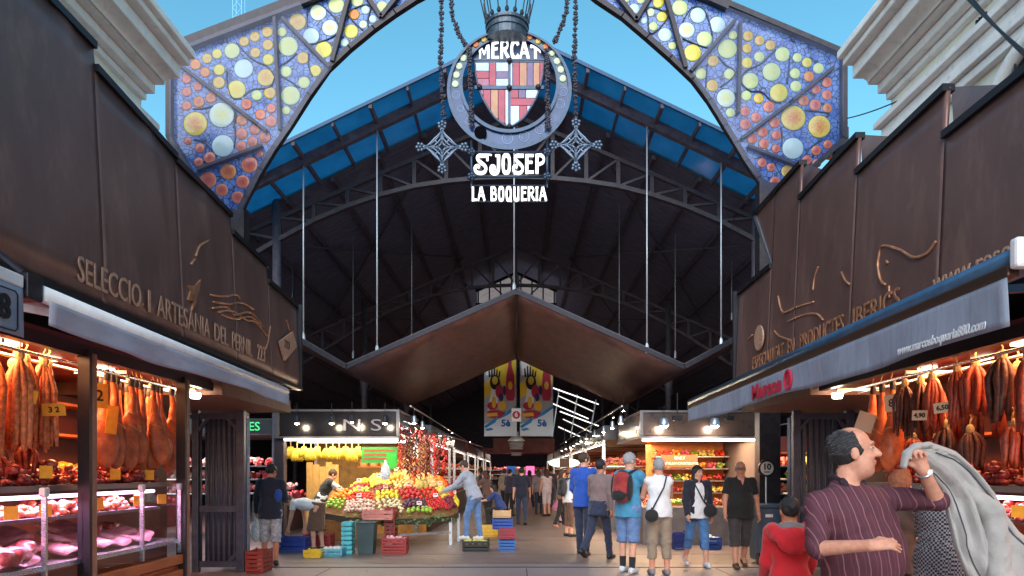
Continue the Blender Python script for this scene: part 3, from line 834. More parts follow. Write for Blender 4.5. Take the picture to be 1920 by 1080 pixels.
def cable(a, b, sag, r, label):
    a = Vector(a); b = Vector(b); pts_ = []
    for k in range(17):
        t = k / 16; p = a.lerp(b, t); p.z -= sag * 4 * t * (1 - t); pts_.append(p)
    mb = MB(); mb.tube(pts_, r, 6); mb.build('cable', M_black, label=label, cat='cable', smooth=True)
cable(P(1790, -30, 7.0), P(1990, 150, 4.6), 0.05, 0.012, 'upper of two black cables crossing the top right corner')
cable(P(1802, -30, 7.0), P(1990, 162, 4.6), 0.06, 0.012, 'lower of two black cables crossing the top right corner')
cable(P(1588, 222, 11.8), P(1760, 150, 9.0), 0.06, 0.010, 'thin wire from the stained glass arch to the right building')
mb = MB(); mb.box2((5.55, 12.05, 6.4), (5.78, 12.3, 7.5)); mb.build('corner_post', M_truss, label='short dark post beside the right end of the stained glass arch', cat='post')
# far lattice mast
ms = thing('lattice_mast', 'faint pale lattice mast far away against the sky, upper left', 'mast', (-70, 175, 0))
M_mast = mat('mast_paint', S(120, 185, 225), 0.8)
for i, (dx, dy) in enumerate(((-1.1, -1.1), (1.1, -1.1), (1.1, 1.1), (-1.1, 1.1))):
    mb = MB(); mb.bar((-70 + dx, 175 + dy, 0), (-70 + dx, 175 + dy, 131), 0.16, 0.16, (0, 1, 0)); mb.build('leg', M_mast, ms)
mb = MB()
for k in range(40):
    z = 20 + k * 2.8
    mb.bar((-71.1, 173.9, z), (-68.9, 173.9, z + 2.8), 0.1, 0.1, (0, 1, 0)); mb.bar((-68.9, 173.9, z), (-71.1, 173.9, z + 2.8), 0.1, 0.1, (0, 1, 0))
mb.build('lacing', M_mast, ms, kind='stuff')

# ---------------------------------------------------------------- stained glass arch
AY = 12.0
arch = thing('stained_glass_arch', 'stained glass entrance arch with round yellow, white and red discs on blue', 'arch', (0, AY, 5.8))
L_out = [(322, 100), (560, 9), (590, -3), (760, -68), (963, -145)]
L_in = [(445, 408), (462, 372), (490, 320), (515, 279), (545, 235), (580, 180), (615, 130), (655, 92), (700, 55), (740, 26), (780, 0), (840, -32), (900, -52), (963, -60)]
R_out = [(1578, 105), (1365, 15), (1335, 2), (1160, -68), (963, -145)]
R_in = [(1437, 358), (1422, 335), (1400, 305), (1380, 270), (1360, 238), (1330, 190), (1300, 150), (1258, 110), (1215, 72), (1168, 32), (1120, 0), (1080, -32), (1020, -52), (963, -60)]
M_plate = opal_mat('blue_leaded_glass', S(70, 110, 204), S(138, 176, 240), clear=0.16, voronoi=11.0, radial=False, noise=5)
M_lead = mat('lead_line', (0.02, 0.022, 0.04), 0.5)
M_frame = mat('arch_iron', (0.035, 0.028, 0.034), 0.5, 0.4, noise=(10, 0.4))
def arch_half(out, inn, side, low):
    # leaded plate built as strips between the inner and outer outline
    outer = low + out
    mb = MB(); n = 46
    def along(poly, t):
        ds = [0.0]
        for a, b in zip(poly[:-1], poly[1:]): ds.append(ds[-1] + math.hypot(b[0] - a[0], b[1] - a[1]))
        q = t * ds[-1]
        for i in range(len(poly) - 1):
            if q <= ds[i + 1] or i == len(poly) - 2:
                f = (q - ds[i]) / max(1e-6, ds[i + 1] - ds[i]); return (poly[i][0] + (poly[i + 1][0] - poly[i][0]) * f, poly[i][1] + (poly[i + 1][1] - poly[i][1]) * f)
    rows = []
    for k in range(n + 1):
        t = k / n; a = along(inn, t); b = along(outer, t)
        rows.append([P(a[0] + (b[0] - a[0]) * w / 4, a[1] + (b[1] - a[1]) * w / 4, AY) for w in range(5)])
    mb.grid(rows); mb.build('leaded_plate', M_plate, arch, solid=0.02)
    # inner rim, outer rim, upper girder
    mb = MB(); pin = [P(x, y, AY) for x, y in inn]
    for k in range(len(pin) - 1): mb.bar(pin[k], pin[k + 1] + (pin[k + 1] - pin[k]).normalized() * 0.02, 0.085, 0.12, (0, 1, 0))
    mb.build('inner_rim', M_frame, arch)
    for a, b in zip(outer[:-1], outer[1:]):
        mb = MB(); A = P(a[0], a[1], AY); B = P(b[0], b[1], AY)
        w = 0.20 if a[1] < 101 and b[1] < 101 else 0.09
        mb.bar(A, B, w, 0.26, (0, 1, 0)); mb.build('outer_girder', M_frame, arch)
    # tail post to the ground
    a = P(inn[0][0], inn[0][1], AY)
    mb = MB(); mb.box2((a.x - 0.16 if side > 0 else a.x - 0.20, AY - 0.12, 0), (a.x + 0.20 if side > 0 else a.x + 0.16, AY + 0.12, a.z + 0.1)); mb.build('arch_post', M_frame, arch)
arch_half(L_out, L_in, -1, [(430, 440), (322, 262)])
arch_half(R_out, R_in, 1, [(1452, 380), (1578, 265)])
DISC = {
 'W': opal_mat('disc_white', S(226, 246, 232), S(214, 242, 244), 0.10), 'V': opal_mat('disc_white_yellow', S(246, 232, 60), S(232, 250, 236), 0.10),
 'Y': opal_mat('disc_pale', S(240, 234, 130), S(222, 238, 176), 0.08), 'G': opal_mat('disc_yellow', S(250, 206, 40), S(246, 232, 96), 0.08),
 'A': opal_mat('disc_amber', S(226, 158, 60), S(240, 206, 96), 0.06), 'O': opal_mat('disc_orange', S(240, 120, 20), S(244, 158, 40), 0.06),
 'R': opal_mat('disc_red', S(200, 44, 36), S(242, 140, 100), 0.06), 'Q': opal_mat('disc_red_orange', S(176, 40, 24), S(246, 150, 64), 0.06),
 'C': opal_mat('disc_target', S(238, 74, 16), S(255, 226, 92), 0.06)}
disc_proto = None
mb = MB(); mb.lathe([(0.001, -0.5), (0.7, -0.42), (0.96, -0.2), (1.0, 0), (0.96, 0.2), (0.7, 0.42), (0.001, 0.5)], (0, 0, 0), 24, axis=Matrix.Rotation(R(90), 3, 'X'))
DM = {}
for k_, m_ in DISC.items():
    me = mb.mesh('glass_disc', (0, 0, 0)); me.polygons.foreach_set('use_smooth', [True] * len(me.polygons)); me.materials.append(m_); DM[k_] = me
mbr = MB(); mbr.tube([(math.cos(t), 0, math.sin(t)) for t in [2 * math.pi * k / 24 for k in range(24)]], 0.032, 6, closed=True)
ring_me = mbr.mesh('lead_ring', (0, 0, 0)); ring_me.materials.append(M_lead)
def discs(lst, x0, y0, sc):
    for zx, zy, r, c in lst:
        p = P(x0 + zx / sc, y0 + zy / sc, AY - 0.012); rr = r / sc / F * AY
        o = bpy.data.objects.new('glass_disc', DM[c]); COL.objects.link(o); o.parent = arch; o.location = p - Vector(arch.location); o.scale = (rr, 0.028, rr)
        o2 = bpy.data.objects.new('lead_ring', ring_me); COL.objects.link(o2); o2.parent = o; o2.scale = (1.02, 0.9, 1.02)
discs([(1290, 105, 68, 'V'), (1390, 235, 67, 'V'), (1230, 305, 68, 'W'), (1335, 420, 70, 'G'), (1115, 185, 70, 'A'), (985, 270, 40, 'Y'), (1037, 390, 82, 'Y'), (860, 270, 45, 'A'), (755, 310, 43, 'A'), (665, 350, 42, 'A'), (865, 380, 45, 'A'), (760, 445, 43, 'A'), (868, 503, 47, 'G'), (563, 430, 65, 'Y'), (437, 455, 42, 'G'), (352, 495, 42, 'A'), (255, 545, 45, 'O'), (335, 610, 42, 'O'), (455, 590, 47, 'G'), (452, 697, 50, 'A'), (660, 580, 80, 'W'), (600, 757, 78, 'G'), (847, 655, 72, 'A'), (1162, 490, 50, 'A'), (1265, 597, 50, 'G'), (1020, 605, 47, 'Y'), (1170, 697, 50, 'Y'), (1057, 807, 80, 'Y'), (1020, 933, 37, 'Y'), (772, 805, 45, 'Y'), (882, 785, 50, 'A'), (180, 665, 40, 'R'), (275, 730, 38, 'R'), (180, 775, 40, 'R'), (385, 825, 45, 'Q'), (282, 860, 48, 'Q'), (180, 893, 40, 'R'), (685, 880, 47, 'R'), (895, 915, 40, 'R'), (803, 968, 45, 'R'), (893, 1025, 48, 'R'), (647, 1015, 48, 'Q'), (475, 970, 105, 'V'), (253, 1045, 100, 'C')], 310, 0, 4.5)
discs([(448, 388, 85, 'W'), (595, 293, 45, 'R'), (700, 260, 42, 'R'), (775, 320, 45, 'R'), (680, 355, 40, 'R'), (592, 390, 40, 'R'), (268, 405, 38, 'R'), (175, 352, 30, 'R'), (345, 480, 45, 'R'), (258, 513, 35, 'R'), (490, 588, 62, 'Q'), (655, 535, 65, 'R'), (333, 655, 65, 'R'), (603, 668, 52, 'R'), (440, 733, 50, 'R'), (565, 790, 48, 'R'), (740, 450, 28, 'R')], 310, 180, 4.1545)
discs([(545, 75, 115, 'Y'), (850, 15, 85, 'Y'), (805, 210, 75, 'O'), (968, 145, 62, 'W'), (760, 455, 100, 'G'), (933, 355, 60, 'V'), (1075, 275, 58, 'W'), (665, 620, 58, 'W'), (1210, 95, 80, 'Y')], 560, 0, 7.7125)
discs([(155, 155, 78, 'W'), (40, 305, 80, 'V'), (220, 395, 78, 'Y'), (100, 535, 85, 'G'), (350, 250, 82, 'W'), (508, 357, 45, 'Y'), (453, 495, 97, 'Y'), (660, 365, 52, 'A'), (778, 412, 50, 'A'), (885, 460, 50, 'A'), (650, 492, 48, 'A'), (775, 577, 53, 'Y'), (650, 637, 55, 'G'), (1010, 552, 75, 'Y'), (1160, 585, 47, 'Y'), (1258, 635, 50, 'G'), (1375, 693, 55, 'Y'), (1137, 745, 53, 'Y'), (1278, 775, 52, 'O'), (1145, 875, 57, 'Y'), (900, 728, 92, 'Y'), (685, 818, 82, 'Y'), (973, 940, 90, 'G'), (307, 618, 57, 'A'), (185, 748, 57, 'Y'), (475, 752, 57, 'Y'), (300, 868, 60, 'A'), (437, 993, 92, 'V'), (643, 970, 52, 'Y'), (768, 998, 50, 'A'), (1460, 833, 52, 'R'), (1350, 905, 48, 'R'), (1460, 963, 50, 'R'), (1223, 1018, 55, 'Q')], 1280, 0, 5.4)
discs([(460, 265, 45, 'Y'), (830, 207, 55, 'R'), (600, 253, 48, 'R'), (705, 310, 48, 'R'), (603, 375, 53, 'R'), (885, 360, 52, 'R'), (770, 450, 50, 'R'), (903, 480, 45, 'R'), (670, 515, 47, 'R'), (783, 563, 48, 'R'), (900, 610, 40, 'R'), (1067, 315, 118, 'C'), (1318, 398, 107, 'C'), (1063, 608, 102, 'W'), (1278, 190, 55, 'R'), (1395, 222, 45, 'Q'), (1287, 628, 48, 'R'), (1398, 570, 42, 'R'), (1200, 720, 45, 'R'), (1293, 750, 42, 'R'), (1400, 675, 42, 'R'), (1010, 830, 60, 'A'), (765, 745, 45, 'R'), (890, 930, 50, 'R'), (850, 790, 40, 'R')], 1280, 160, 5.144)
discs([(612, 115, 70, 'W'), (820, 158, 55, 'V'), (965, 217, 65, 'G'), (857, 340, 57, 'Y'), (735, 265, 45, 'W'), (1005, 447, 88, 'W'), (1098, 590, 50, 'Y'), (1198, 100, 100, 'Y'), (920, 30, 72, 'G'), (510, -10, 45, 'Y'), (695, 0, 52, 'Y')], 1100, 0, 6.857)
def abar(lst, x0, y0, sc, w):
    for a, b, c, d in lst:
        mb = MB(); mb.bar(P(x0 + a / sc, y0 + b / sc, AY - 0.05), P(x0 + c / sc, y0 + d / sc, AY - 0.05), w, 0.12, (0, 1, 0)); mb.build('glazing_bar', M_frame, arch)
abar([(925, 150, 970, 1100), (990, 160, 1390, 575), (110, 540, 860, 1110)], 310, 0, 4.5, 0.05)
abar([(250, 580, 760, 390)], 310, 180, 4.1545, 0.045)
abar([(735, -60, 490, 900), (985, -60, 1195, 260), (1450, -60, 1195, 260)], 560, 0, 7.7125, 0.07)
abar([(580, 230, 560, 1150), (530, 210, 75, 730), (1520, 690, 1060, 1060)], 1280, 0, 5.4, 0.05)
abar([(1060, 150, 560, 520), (620, 590, 1080, 770)], 1280, 160, 5.144, 0.045)
abar([(1010, -60, 1270, 880), (830, -60, 630, 270), (380, -60, 640, 270)], 1100, 0, 6.857, 0.07)
def alead(polys, x0, y0, sc, r=0.012):
    for poly in polys:
        W = []
        for k in range(len(poly) - 1):
            for q in range(5):
                t = q / 5; p0 = poly[max(k - 1, 0)]; p1 = poly[k]; p2 = poly[k + 1]; p3 = poly[min(k + 2, len(poly) - 1)]
                f = lambda i: 0.5 * (2 * p1[i] + (p2[i] - p0[i]) * t + (2 * p0[i] - 5 * p1[i] + 4 * p2[i] - p3[i]) * t * t + (3 * p1[i] - p0[i] - 3 * p2[i] + p3[i]) * t ** 3)
                W.append(P(x0 + f(0) / sc, y0 + f(1) / sc, AY - 0.02))
        W.append(P(x0 + poly[-1][0] / sc, y0 + poly[-1][1] / sc, AY - 0.02))
        mb = MB(); mb.tube(W, r, 6); mb.build('lead_line', M_lead, arch, smooth=True)
alead([[(600, 360), (680, 450), (750, 510), (860, 560), (920, 640)], [(960, 560), (1040, 510), (1110, 450)], [(660, 810), (740, 755), (880, 735), (920, 660)], [(970, 640), (1060, 690), (1130, 740)], [(230, 920), (320, 915), (400, 895)], [(560, 880), (595, 960), (575, 1080)], [(520, 600), (520, 690), (560, 820), (640, 830)], [(1210, 450), (1210, 560), (1240, 640)], [(1200, 230), (1200, 100), (1280, 35), (1370, 90), (1460, 200), (1440, 290), (1290, 360), (1170, 375)]], 310, 0, 4.5)
alead([[(545, 100), (535, 200), (545, 300), (535, 400)], [(220, 340), (300, 360), (370, 430)]], 310, 180, 4.1545)
alead([[(720, 180), (800, 125), (960, 70), (1040, 110), (1000, 280), (1010, 400)], [(720, 220), (800, 320), (930, 440)]], 560, 0, 7.7125)
alead([[(940, 500), (800, 640), (640, 720), (590, 820), (680, 920), (800, 930), (900, 1020), (1000, 1040)], [(1085, 560), (1075, 700), (1060, 850)], [(360, 570), (430, 650), (530, 730), (470, 820), (380, 880)], [(250, 650), (240, 760), (235, 880)], [(0, 220), (80, 90), (170, 70), (240, 140), (300, 350), (290, 470), (200, 470), (0, 390)]], 1280, 0, 5.4)
alead([[(950, 400), (960, 500), (950, 590)], [(1180, 240), (1290, 250), (1420, 270)], [(1190, 660), (1230, 600), (1340, 530)]], 1280, 160, 5.144)
alead([[(770, 140), (820, 95), (960, 130), (1040, 190), (1000, 290), (870, 420), (800, 400), (790, 240), (770, 140)]], 1100, 0, 6.857)
# clear plastic sheeting wrapped over the lower parts
M_film = film_mat('plastic_film', S(70, 92, 150), 0.20)
def film(poly, label):
    pts_ = [P(x, y, AY - 0.20) for x, y in poly]
    mb = MB(); c = sum(pts_, Vector()) / len(pts_)
    rings = [[c.lerp(p, w / 6) + Vector((0, 0.012 * math.sin(7 * p.x + w) * math.sin(5 * p.z + 2 * w), 0)) for p in pts_ + pts_[:1]] for w in range(1, 7)]
    mb.grid(rings); o = mb.build('plastic_sheet', M_film, label=label, cat='sheeting', smooth=True)
    return o
film([(318, 96), (440, 48), (562, 2), (575, 30), (592, 75), (622, 128), (580, 182), (545, 238), (515, 282), (490, 324), (462, 378), (445, 418), (380, 350), (318, 268)], 'wrinkled clear plastic sheet wrapped over the left part of the arch')
film([(1582, 102), (1470, 55), (1364, 12), (1350, 40), (1325, 90), (1298, 140), (1330, 193), (1360, 242), (1400, 308), (1437, 364), (1510, 320), (1582, 270)], 'wrinkled clear plastic sheet wrapped over the right part of the arch')

# ---------------------------------------------------------------- hanging market sign
SY = 11.75
sign = thing('market_sign', 'round market sign with crown, striped shield and hanging white name boards', 'sign', P(955, 380, SY))
def sp(px, py, dy=0.0): return P(px, py, SY + dy)
u_ = SY / F
def ring(r0, r1, name, m, d0, d1, a0=0, a1=360, par=sign, n=72):
    mb = MB(); k = max(6, int(n * abs(a1 - a0) / 360)); A = []; B = []
    full = abs(a1 - a0) >= 359.9
    cnt = k if full else k + 1
    vs = []
    for i in range(cnt):
        t = R(a0 + (a1 - a0) * i / k)
        for r, d in ((r0, d0), (r1, d0), (r1, d1), (r0, d1)):
            w = (r - 91) / 25; vs.append(sp(955 + r * math.cos(t), 157 + 10 * w - (89 + 23 * w) * math.sin(t), d))
    fs = []
    for i in range(k if full else k):
        j = (i + 1) % cnt
        for q in range(4): fs.append((i * 4 + q, i * 4 + (q + 1) % 4, j * 4 + (q + 1) % 4, j * 4 + q))
    if not full: fs += [(0, 3, 2, 1), tuple((cnt - 1) * 4 + q for q in range(4))]
    mb.add(vs, fs); return mb.build(name, m, par, recalc=True)
M_zinc = mat('zinc_rim', S(56, 68, 86), 0.4, 0.6, noise=(14, 0.3))
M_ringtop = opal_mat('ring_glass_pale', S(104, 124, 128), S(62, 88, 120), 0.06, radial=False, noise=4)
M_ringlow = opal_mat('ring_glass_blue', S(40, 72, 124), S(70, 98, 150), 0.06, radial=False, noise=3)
ring(110.5, 117, 'outer_rim', M_zinc, -0.07, 0.07)
ring(88, 93, 'inner_rim', M_zinc, -0.07, 0.07)
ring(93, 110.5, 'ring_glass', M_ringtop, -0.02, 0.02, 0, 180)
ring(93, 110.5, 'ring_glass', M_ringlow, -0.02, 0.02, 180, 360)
for a in list(range(8, 180, 10)):
    t = R(a); p = sp(955 + 101.5 * math.cos(t), 161 - 98.5 * math.sin(t), -0.03)
    o = bpy.data.objects.new('glass_boss', DM['A' if a % 4 else 'Q'] if 40 < a < 140 else DM['V']); COL.objects.link(o); o.parent = sign; o.location = p - Vector(sign.location); o.scale = (0.048, 0.03, 0.048) if 35 < a < 145 else (0.058, 0.03, 0.058)
M_bossb = opal_mat('disc_blue', S(90, 130, 200), S(170, 200, 236), 0.06)
meb = mbr.mesh('swirl', (0, 0, 0)); meb.materials.append(mat('pale_lead', S(150, 178, 215), 0.4))
for a, r in ((190, 7), (206, 6), (222, 7), (268, 10), (286, 9), (304, 8), (322, 7), (340, 8), (354, 8)):
    t = R(a); p = sp(955 + 101.5 * math.cos(t), 161 - 98.5 * math.sin(t), -0.03)
    for q in (1.0, 0.55):
        o = bpy.data.objects.new('glass_swirl', meb); COL.objects.link(o); o.parent = sign; o.location = p - Vector(sign.location); o.scale = (r * u_ * q, 0.3 * u_ * r, r * u_ * q)
mb = MB(); p = sp(901, 249, -0.06); mb.lathe([(0.001, 0), (0.105, 0.0), (0.105, 0.03), (0.001, 0.03)], p, 20, axis=Matrix.Rotation(R(90), 3, 'X')); mb.build('missing_roundel', mat('void_black', (.004, .004, .005), .9, spec=0.0), sign)
# arch-topped letter band
M_navy = mat('navy_plate', S(18, 40, 76), 0.4)
arcp = [(955 + 90 * math.cos(t), 157 - 88 * math.sin(t)) for t in [R(a) for a in range(30, 151, 5)]]
mb = MB(); mb.prism([sp(x, y, 0.02) for x, y in arcp], (0, 0.03, 0)); mb.build('name_plate', M_navy, sign, recalc=True)
# shield
def shield_x(y):  # half width of the shield at a picture height
    return float(np.interp(y, [112, 140, 164, 185, 204, 222, 232, 240], [65, 63, 58, 50, 39, 27, 14, 0.5]))
CXS = 955
def shield_piece(x0, x1, y0, y1, m, name='glass_quarry'):
    left = []; right = []
    n = 8
    for i in range(n + 1):
        y = y0 + (y1 - y0) * i / n; w = max(0.6, shield_x(y))
        a = max(x0, CXS - w); b = min(x1, CXS + w)
        if b - a < 0.8: continue
        left.append((a, y)); right.append((b, y))
    if len(left) < 2: return
    poly = left + right[::-1]
    mb = MB(); mb.prism([sp(x, y, -0.02) for x, y in poly], (0, 0.04, 0)); mb.build(name, m, sign, recalc=True)
def gl(n, c, c2): return opal_mat('shield_' + n, S(*c), S(*c2), 0.05, radial=False, noise=5)
GW, GR, GO, GP, GV = gl('white', (226, 240, 248), (206, 224, 240)), gl('red', (206, 56, 96), (182, 44, 78)), gl('amber', (216, 158, 112), (196, 130, 96)), gl('purple', (110, 84, 140), (140, 104, 150)), gl('rose', (200, 120, 150), (176, 92, 128))
g_ = 1.2
for x0, x1, y0, y1, m in ((890, 917, 117, 133, GW), (917, 930, 117, 161, GR), (930, 953, 117, 134, GW), (930, 953, 134, 147, GP), (930, 953, 147, 161, GW), (885, 917, 133, 147, GR), (885, 917, 147, 161, GV),
                          (957, 961, 117, 161, GW), (961, 974, 117, 161, GR), (974, 988, 117, 161, GO), (988, 1000, 117, 161, GP), (1000, 1012, 117, 161, GO), (1012, 1022, 117, 161, GR),
                          (895, 906, 168, 240, GV), (906, 920, 168, 240, GR), (920, 934, 168, 240, GO), (934, 947, 168, 240, GR), (947, 953, 168, 238, GW),
                          (957, 972, 168, 184, GR), (972, 986, 168, 184, GP), (986, 1010, 168, 184, GW), (957, 1010, 184, 198, GR), (957, 974, 198, 240, GW), (974, 988, 198, 240, GR), (988, 1004, 198, 240, GW)):
    shield_piece(x0 + g_ / 2, x1 - g_ / 2, y0 + g_ / 2, y1 - g_ / 2, m)
mb = MB(); edge = [(CXS - shield_x(y), y) for y in np.linspace(116, 240, 26)]; edge += [(2 * CXS - x, y) for x, y in edge[::-1]]
mb.tube([sp(x, y) for x, y in edge], 0.028, 6, closed=True); mb.build('shield_rim', M_zinc, sign, smooth=True)
for a, b in (((890, 164.5), (1020, 164.5)), ((955, 113), (955, 238)), ((890, 114), (1020, 114))):
    mb = MB(); mb.bar(sp(*a), sp(*b), 0.06, 0.035, (0, 1, 0)); mb.build('cross_bar', M_zinc, sign)
for x, y in ((955, 164), (899, 163), (1009, 163), (955, 113), (955, 237)):
    mb = MB(); mb.ball(sp(x, y, -0.04), 0.045, 10, 7); mb.build('boss', M_iron, sign, smooth=True)
# stroke letters in an art-nouveau cut: unit box, thick stems
LET = {
 'M': (1.0, [(.13, [(.12, 0), (.16, .55), (.10, .92)]), (.09, [(.10, .9), (.30, .95), (.5, .35)]), (.09, [(.5, .35), (.72, .95), (.9, .9)]), (.2, [(.84, .92), (.86, 0)])]),
 'E': (.72, [(.22, [(.2, 0), (.2, 1)]), (.12, [(.15, .94), (.7, .94)]), (.12, [(.2, .58), (.62, .58)]), (.13, [(.15, .065), (.72, .065)])]),
 'R': (.85, [(.22, [(.2, 0), (.2, 1)]), (.13, [(.2, .93), (.55, .95), (.72, .8), (.62, .58), (.25, .50)]), (.18, [(.42, .52), (.60, .25), (.82, .03)])]),
 'C': (.80, [(.22, [(.72, .78), (.62, .94), (.38, .95), (.20, .72), (.18, .35), (.34, .06), (.62, .05), (.76, .22)])]),
 'A': (.90, [(.14, [(.08, 0), (.34, .98)]), (.22, [(.42, .98), (.78, 0)]), (.11, [(.2, .36), (.7, .36)])]),
 'T': (.85, [(.22, [(.44, 0), (.44, .95)]), (.14, [(.05, .80), (.12, .94), (.76, .94), (.83, .80)])]),
 'S': (.85, [(.17, [(.86, .93), (.55, .93), (.32, .92), (.24, .80), (.36, .64), (.62, .48), (.78, .30), (.70, .09), (.44, .02), (.17, .09), (.09, .28), (.22, .40), (.38, .33)])]),
 'J': (.80, [(.22, [(.66, .98), (.66, .30), (.56, .06), (.30, .02), (.10, .14), (.14, .34), (.32, .34), (.36, .22)]), (.10, [(.42, .93), (.78, .93)])]),
 'O': (.80, [(.20, [(.4, .95), (.22, .88), (.16, .5), (.22, .12), (.4, .05), (.58, .12), (.64, .5), (.58, .88), (.4, .95)])]),
 'Q': (.80, [(.20, [(.4, .95), (.22, .88), (.16, .5), (.22, .12), (.4, .05), (.58, .12), (.64, .5), (.58, .88), (.4, .95)]), (.13, [(.45, .22), (.72, -.06)])]),
 'P': (.80, [(.22, [(.2, 0), (.2, 1)]), (.15, [(.1, .93), (.5, .95), (.70, .80), (.64, .58), (.25, .46)])]),
 'L': (.70, [(.22, [(.22, 0), (.22, 1)]), (.13, [(.12, .065), (.68, .065)])]),
 'B': (.82, [(.22, [(.2, 0), (.2, 1)]), (.15, [(.1, .93), (.5, .94), (.64, .76), (.5, .56), (.2, .53)]), (.16, [(.45, .54), (.70, .40), (.66, .12), (.45, .06), (.1, .06)])]),
 'U': (.82, [(.22, [(.2, 1), (.2, .3), (.30, .08), (.5, .06), (.62, .25)]), (.18, [(.64, 1), (.64, 0)])]),
 'I': (.42, [(.22, [(.21, 0), (.21, 1)]), (.08, [(.05, .95), (.37, .95)]), (.08, [(.05, .05), (.37, .05)])]),
 ' ': (.4, [])}
def smooth2(poly):
    if len(poly) < 3: return poly
    out = []
    for k in range(len(poly) - 1):
        for q in range(4):
            t = q / 4; p0 = poly[max(k - 1, 0)]; p1 = poly[k]; p2 = poly[k + 1]; p3 = poly[min(k + 2, len(poly) - 1)]
            f = lambda i: 0.5 * (2 * p1[i] + (p2[i] - p0[i]) * t + (2 * p0[i] - 5 * p1[i] + 4 * p2[i] - p3[i]) * t * t + (3 * p1[i] - p0[i] - 3 * p2[i] + p3[i]) * t ** 3)
            out.append((f(0), f(1)))
    return out + [poly[-1]]
def stroke_letter(ch, mapf, par, m, thick=0.03):
    """mapf takes unit letter coordinates to a world point."""
    mb = MB(); d = 0.0
    for w, poly in LET[ch][1]:
        if len(poly) > 3: poly = smooth2(poly)
        d += 0.0025
        L_ = []; R_ = []
        for i, (x, y) in enumerate(poly):
            a = poly[max(i - 1, 0)]; b = poly[min(i + 1, len(poly) - 1)]
            dx, dy = b[0] - a[0], b[1] - a[1]; n = math.hypot(dx, dy) or 1
            L_.append((x - dy / n * w / 2, y + dx / n * w / 2)); R_.append((x + dy / n * w / 2, y - dx / n * w / 2))
        f0 = [mapf(*p) + Vector((0, -d, 0)) for p in L_]; f1 = [mapf(*p) + Vector((0, -d, 0)) for p in R_]
        bk = Vector((0, thick, 0)); n = len(f0)
        vs = f0 + f1 + [p + bk for p in f0] + [p + bk for p in f1]; fs = []
        for i in range(n - 1):
            fs += [(i, i + 1, n + i + 1, n + i), (2 * n + i, 3 * n + i, 3 * n + i + 1, 2 * n + i + 1), (i, 2 * n + i, 2 * n + i + 1, i + 1), (n + i, n + i + 1, 3 * n + i + 1, 3 * n + i)]
        fs += [(0, n, 3 * n, 2 * n), (n - 1, 3 * n - 1, 4 * n - 1, 2 * n - 1)]
        mb.add(vs, fs)
    return mb.build('letter', m, par, recalc=True)
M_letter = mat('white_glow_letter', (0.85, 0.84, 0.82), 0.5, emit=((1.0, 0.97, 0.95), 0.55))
def word(txt, x0, x1, ytop, ybot, m, par, dy=-0.04):
    ws = [LET[c][0] for c in txt]; tot = sum(ws) + 0.04 * (len(txt) - 1); x = 0
    for c, w in zip(txt, ws):
        if c != ' ':
            def mf(a, b, x=x):
                px = x0 + (x + a) / tot * (x1 - x0); yt = ytop(px) if callable(ytop) else ytop
                return sp(px, ybot - b * (ybot - yt), dy)
            stroke_letter(c, mf, par, m)
        x += w + 0.04
arc_top = lambda px: 157 - 89 * math.sqrt(max(0, 1 - ((px - 955) / 91) ** 2)) + 6
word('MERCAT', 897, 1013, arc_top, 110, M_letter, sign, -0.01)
# name boards below
for (x0, x1, y0, y1) in ((884, 1026, 285, 331),):
    for a, b in (((x0, y0), (x1, y0)), ((x0, y1), (x1, y1)), ((x0, y0 - 22), (x0, y1 + 14)), ((x1, y0 - 22), (x1, y1 + 14))):
        mb = MB(); mb.tube([sp(*a), sp(*b)], 0.022, 8); mb.build('board_frame', M_zinc, sign, smooth=True)
    for x in (x0, x1):
        for y in (y0, y1):
            mb = MB()
            for k in range(5):
                t = 2 * math.pi * k / 5; mb.ball(sp(x + 4.5 * math.cos(t), y + 4.5 * math.sin(t), -0.01), 0.038, 8, 6)
            mb.ball(sp(x, y, -0.04), 0.03, 8, 6); mb.build('rosette', M_zinc, sign, smooth=True, kind='stuff')
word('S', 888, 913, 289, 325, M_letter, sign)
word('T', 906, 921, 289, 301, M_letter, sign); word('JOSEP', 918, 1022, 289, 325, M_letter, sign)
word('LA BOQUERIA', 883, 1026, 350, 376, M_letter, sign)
for a, b in (((884, 345), (884, 352)), ((1026, 345), (1026, 352)), ((882, 378), (1027, 378)), ((882, 348), (1027, 348))):
    mb = MB(); mb.tube([sp(*a), sp(*b)], 0.012, 6); mb.build('board_frame', M_zinc, sign)
# crown
cc = sp(951, 68)
crown = bpy.data.objects.new('crown', None); COL.objects.link(crown); crown.parent = sign; crown.location = cc - Vector(sign.location)
mb = MB(); mb.lathe([(0.34, -0.10), (0.34, 0.02), (0.36, 0.03), (0.36, 0.09), (0.345, 0.10), (0.345, 0.12), (0.37, 0.13), (0.37, 0.18), (0.34, 0.19), (0.32, 0.10), (0.31, -0.09)], cc, 32); mb.build('crown_band', mat('crown_iron', S(74, 82, 92), 0.45, 0.7, noise=(12, 0.4)), crown, smooth=False)
for k in range(16):
    t = 2 * math.pi * k / 16; c, s_ = math.cos(t), math.sin(t); q = 0.35
    mb = MB(); h = 0.62 if k % 2 == 0 else 0.42; sp_ = 1.45 if k % 2 == 0 else 1.25
    mb.tube([cc + Vector((q * c, q * s_, 0.18)), cc + Vector((q * 1.15 * c, q * 1.15 * s_, 0.40)), cc + Vector((q * sp_ * c, q * sp_ * s_, 0.24 + h))], 0.011, 6)
    mb.ball(cc + Vector((q * c, q * s_, 0.24)), (0.035, 0.035, 0.05), 8, 6); mb.build('crown_spike', M_iron, crown)
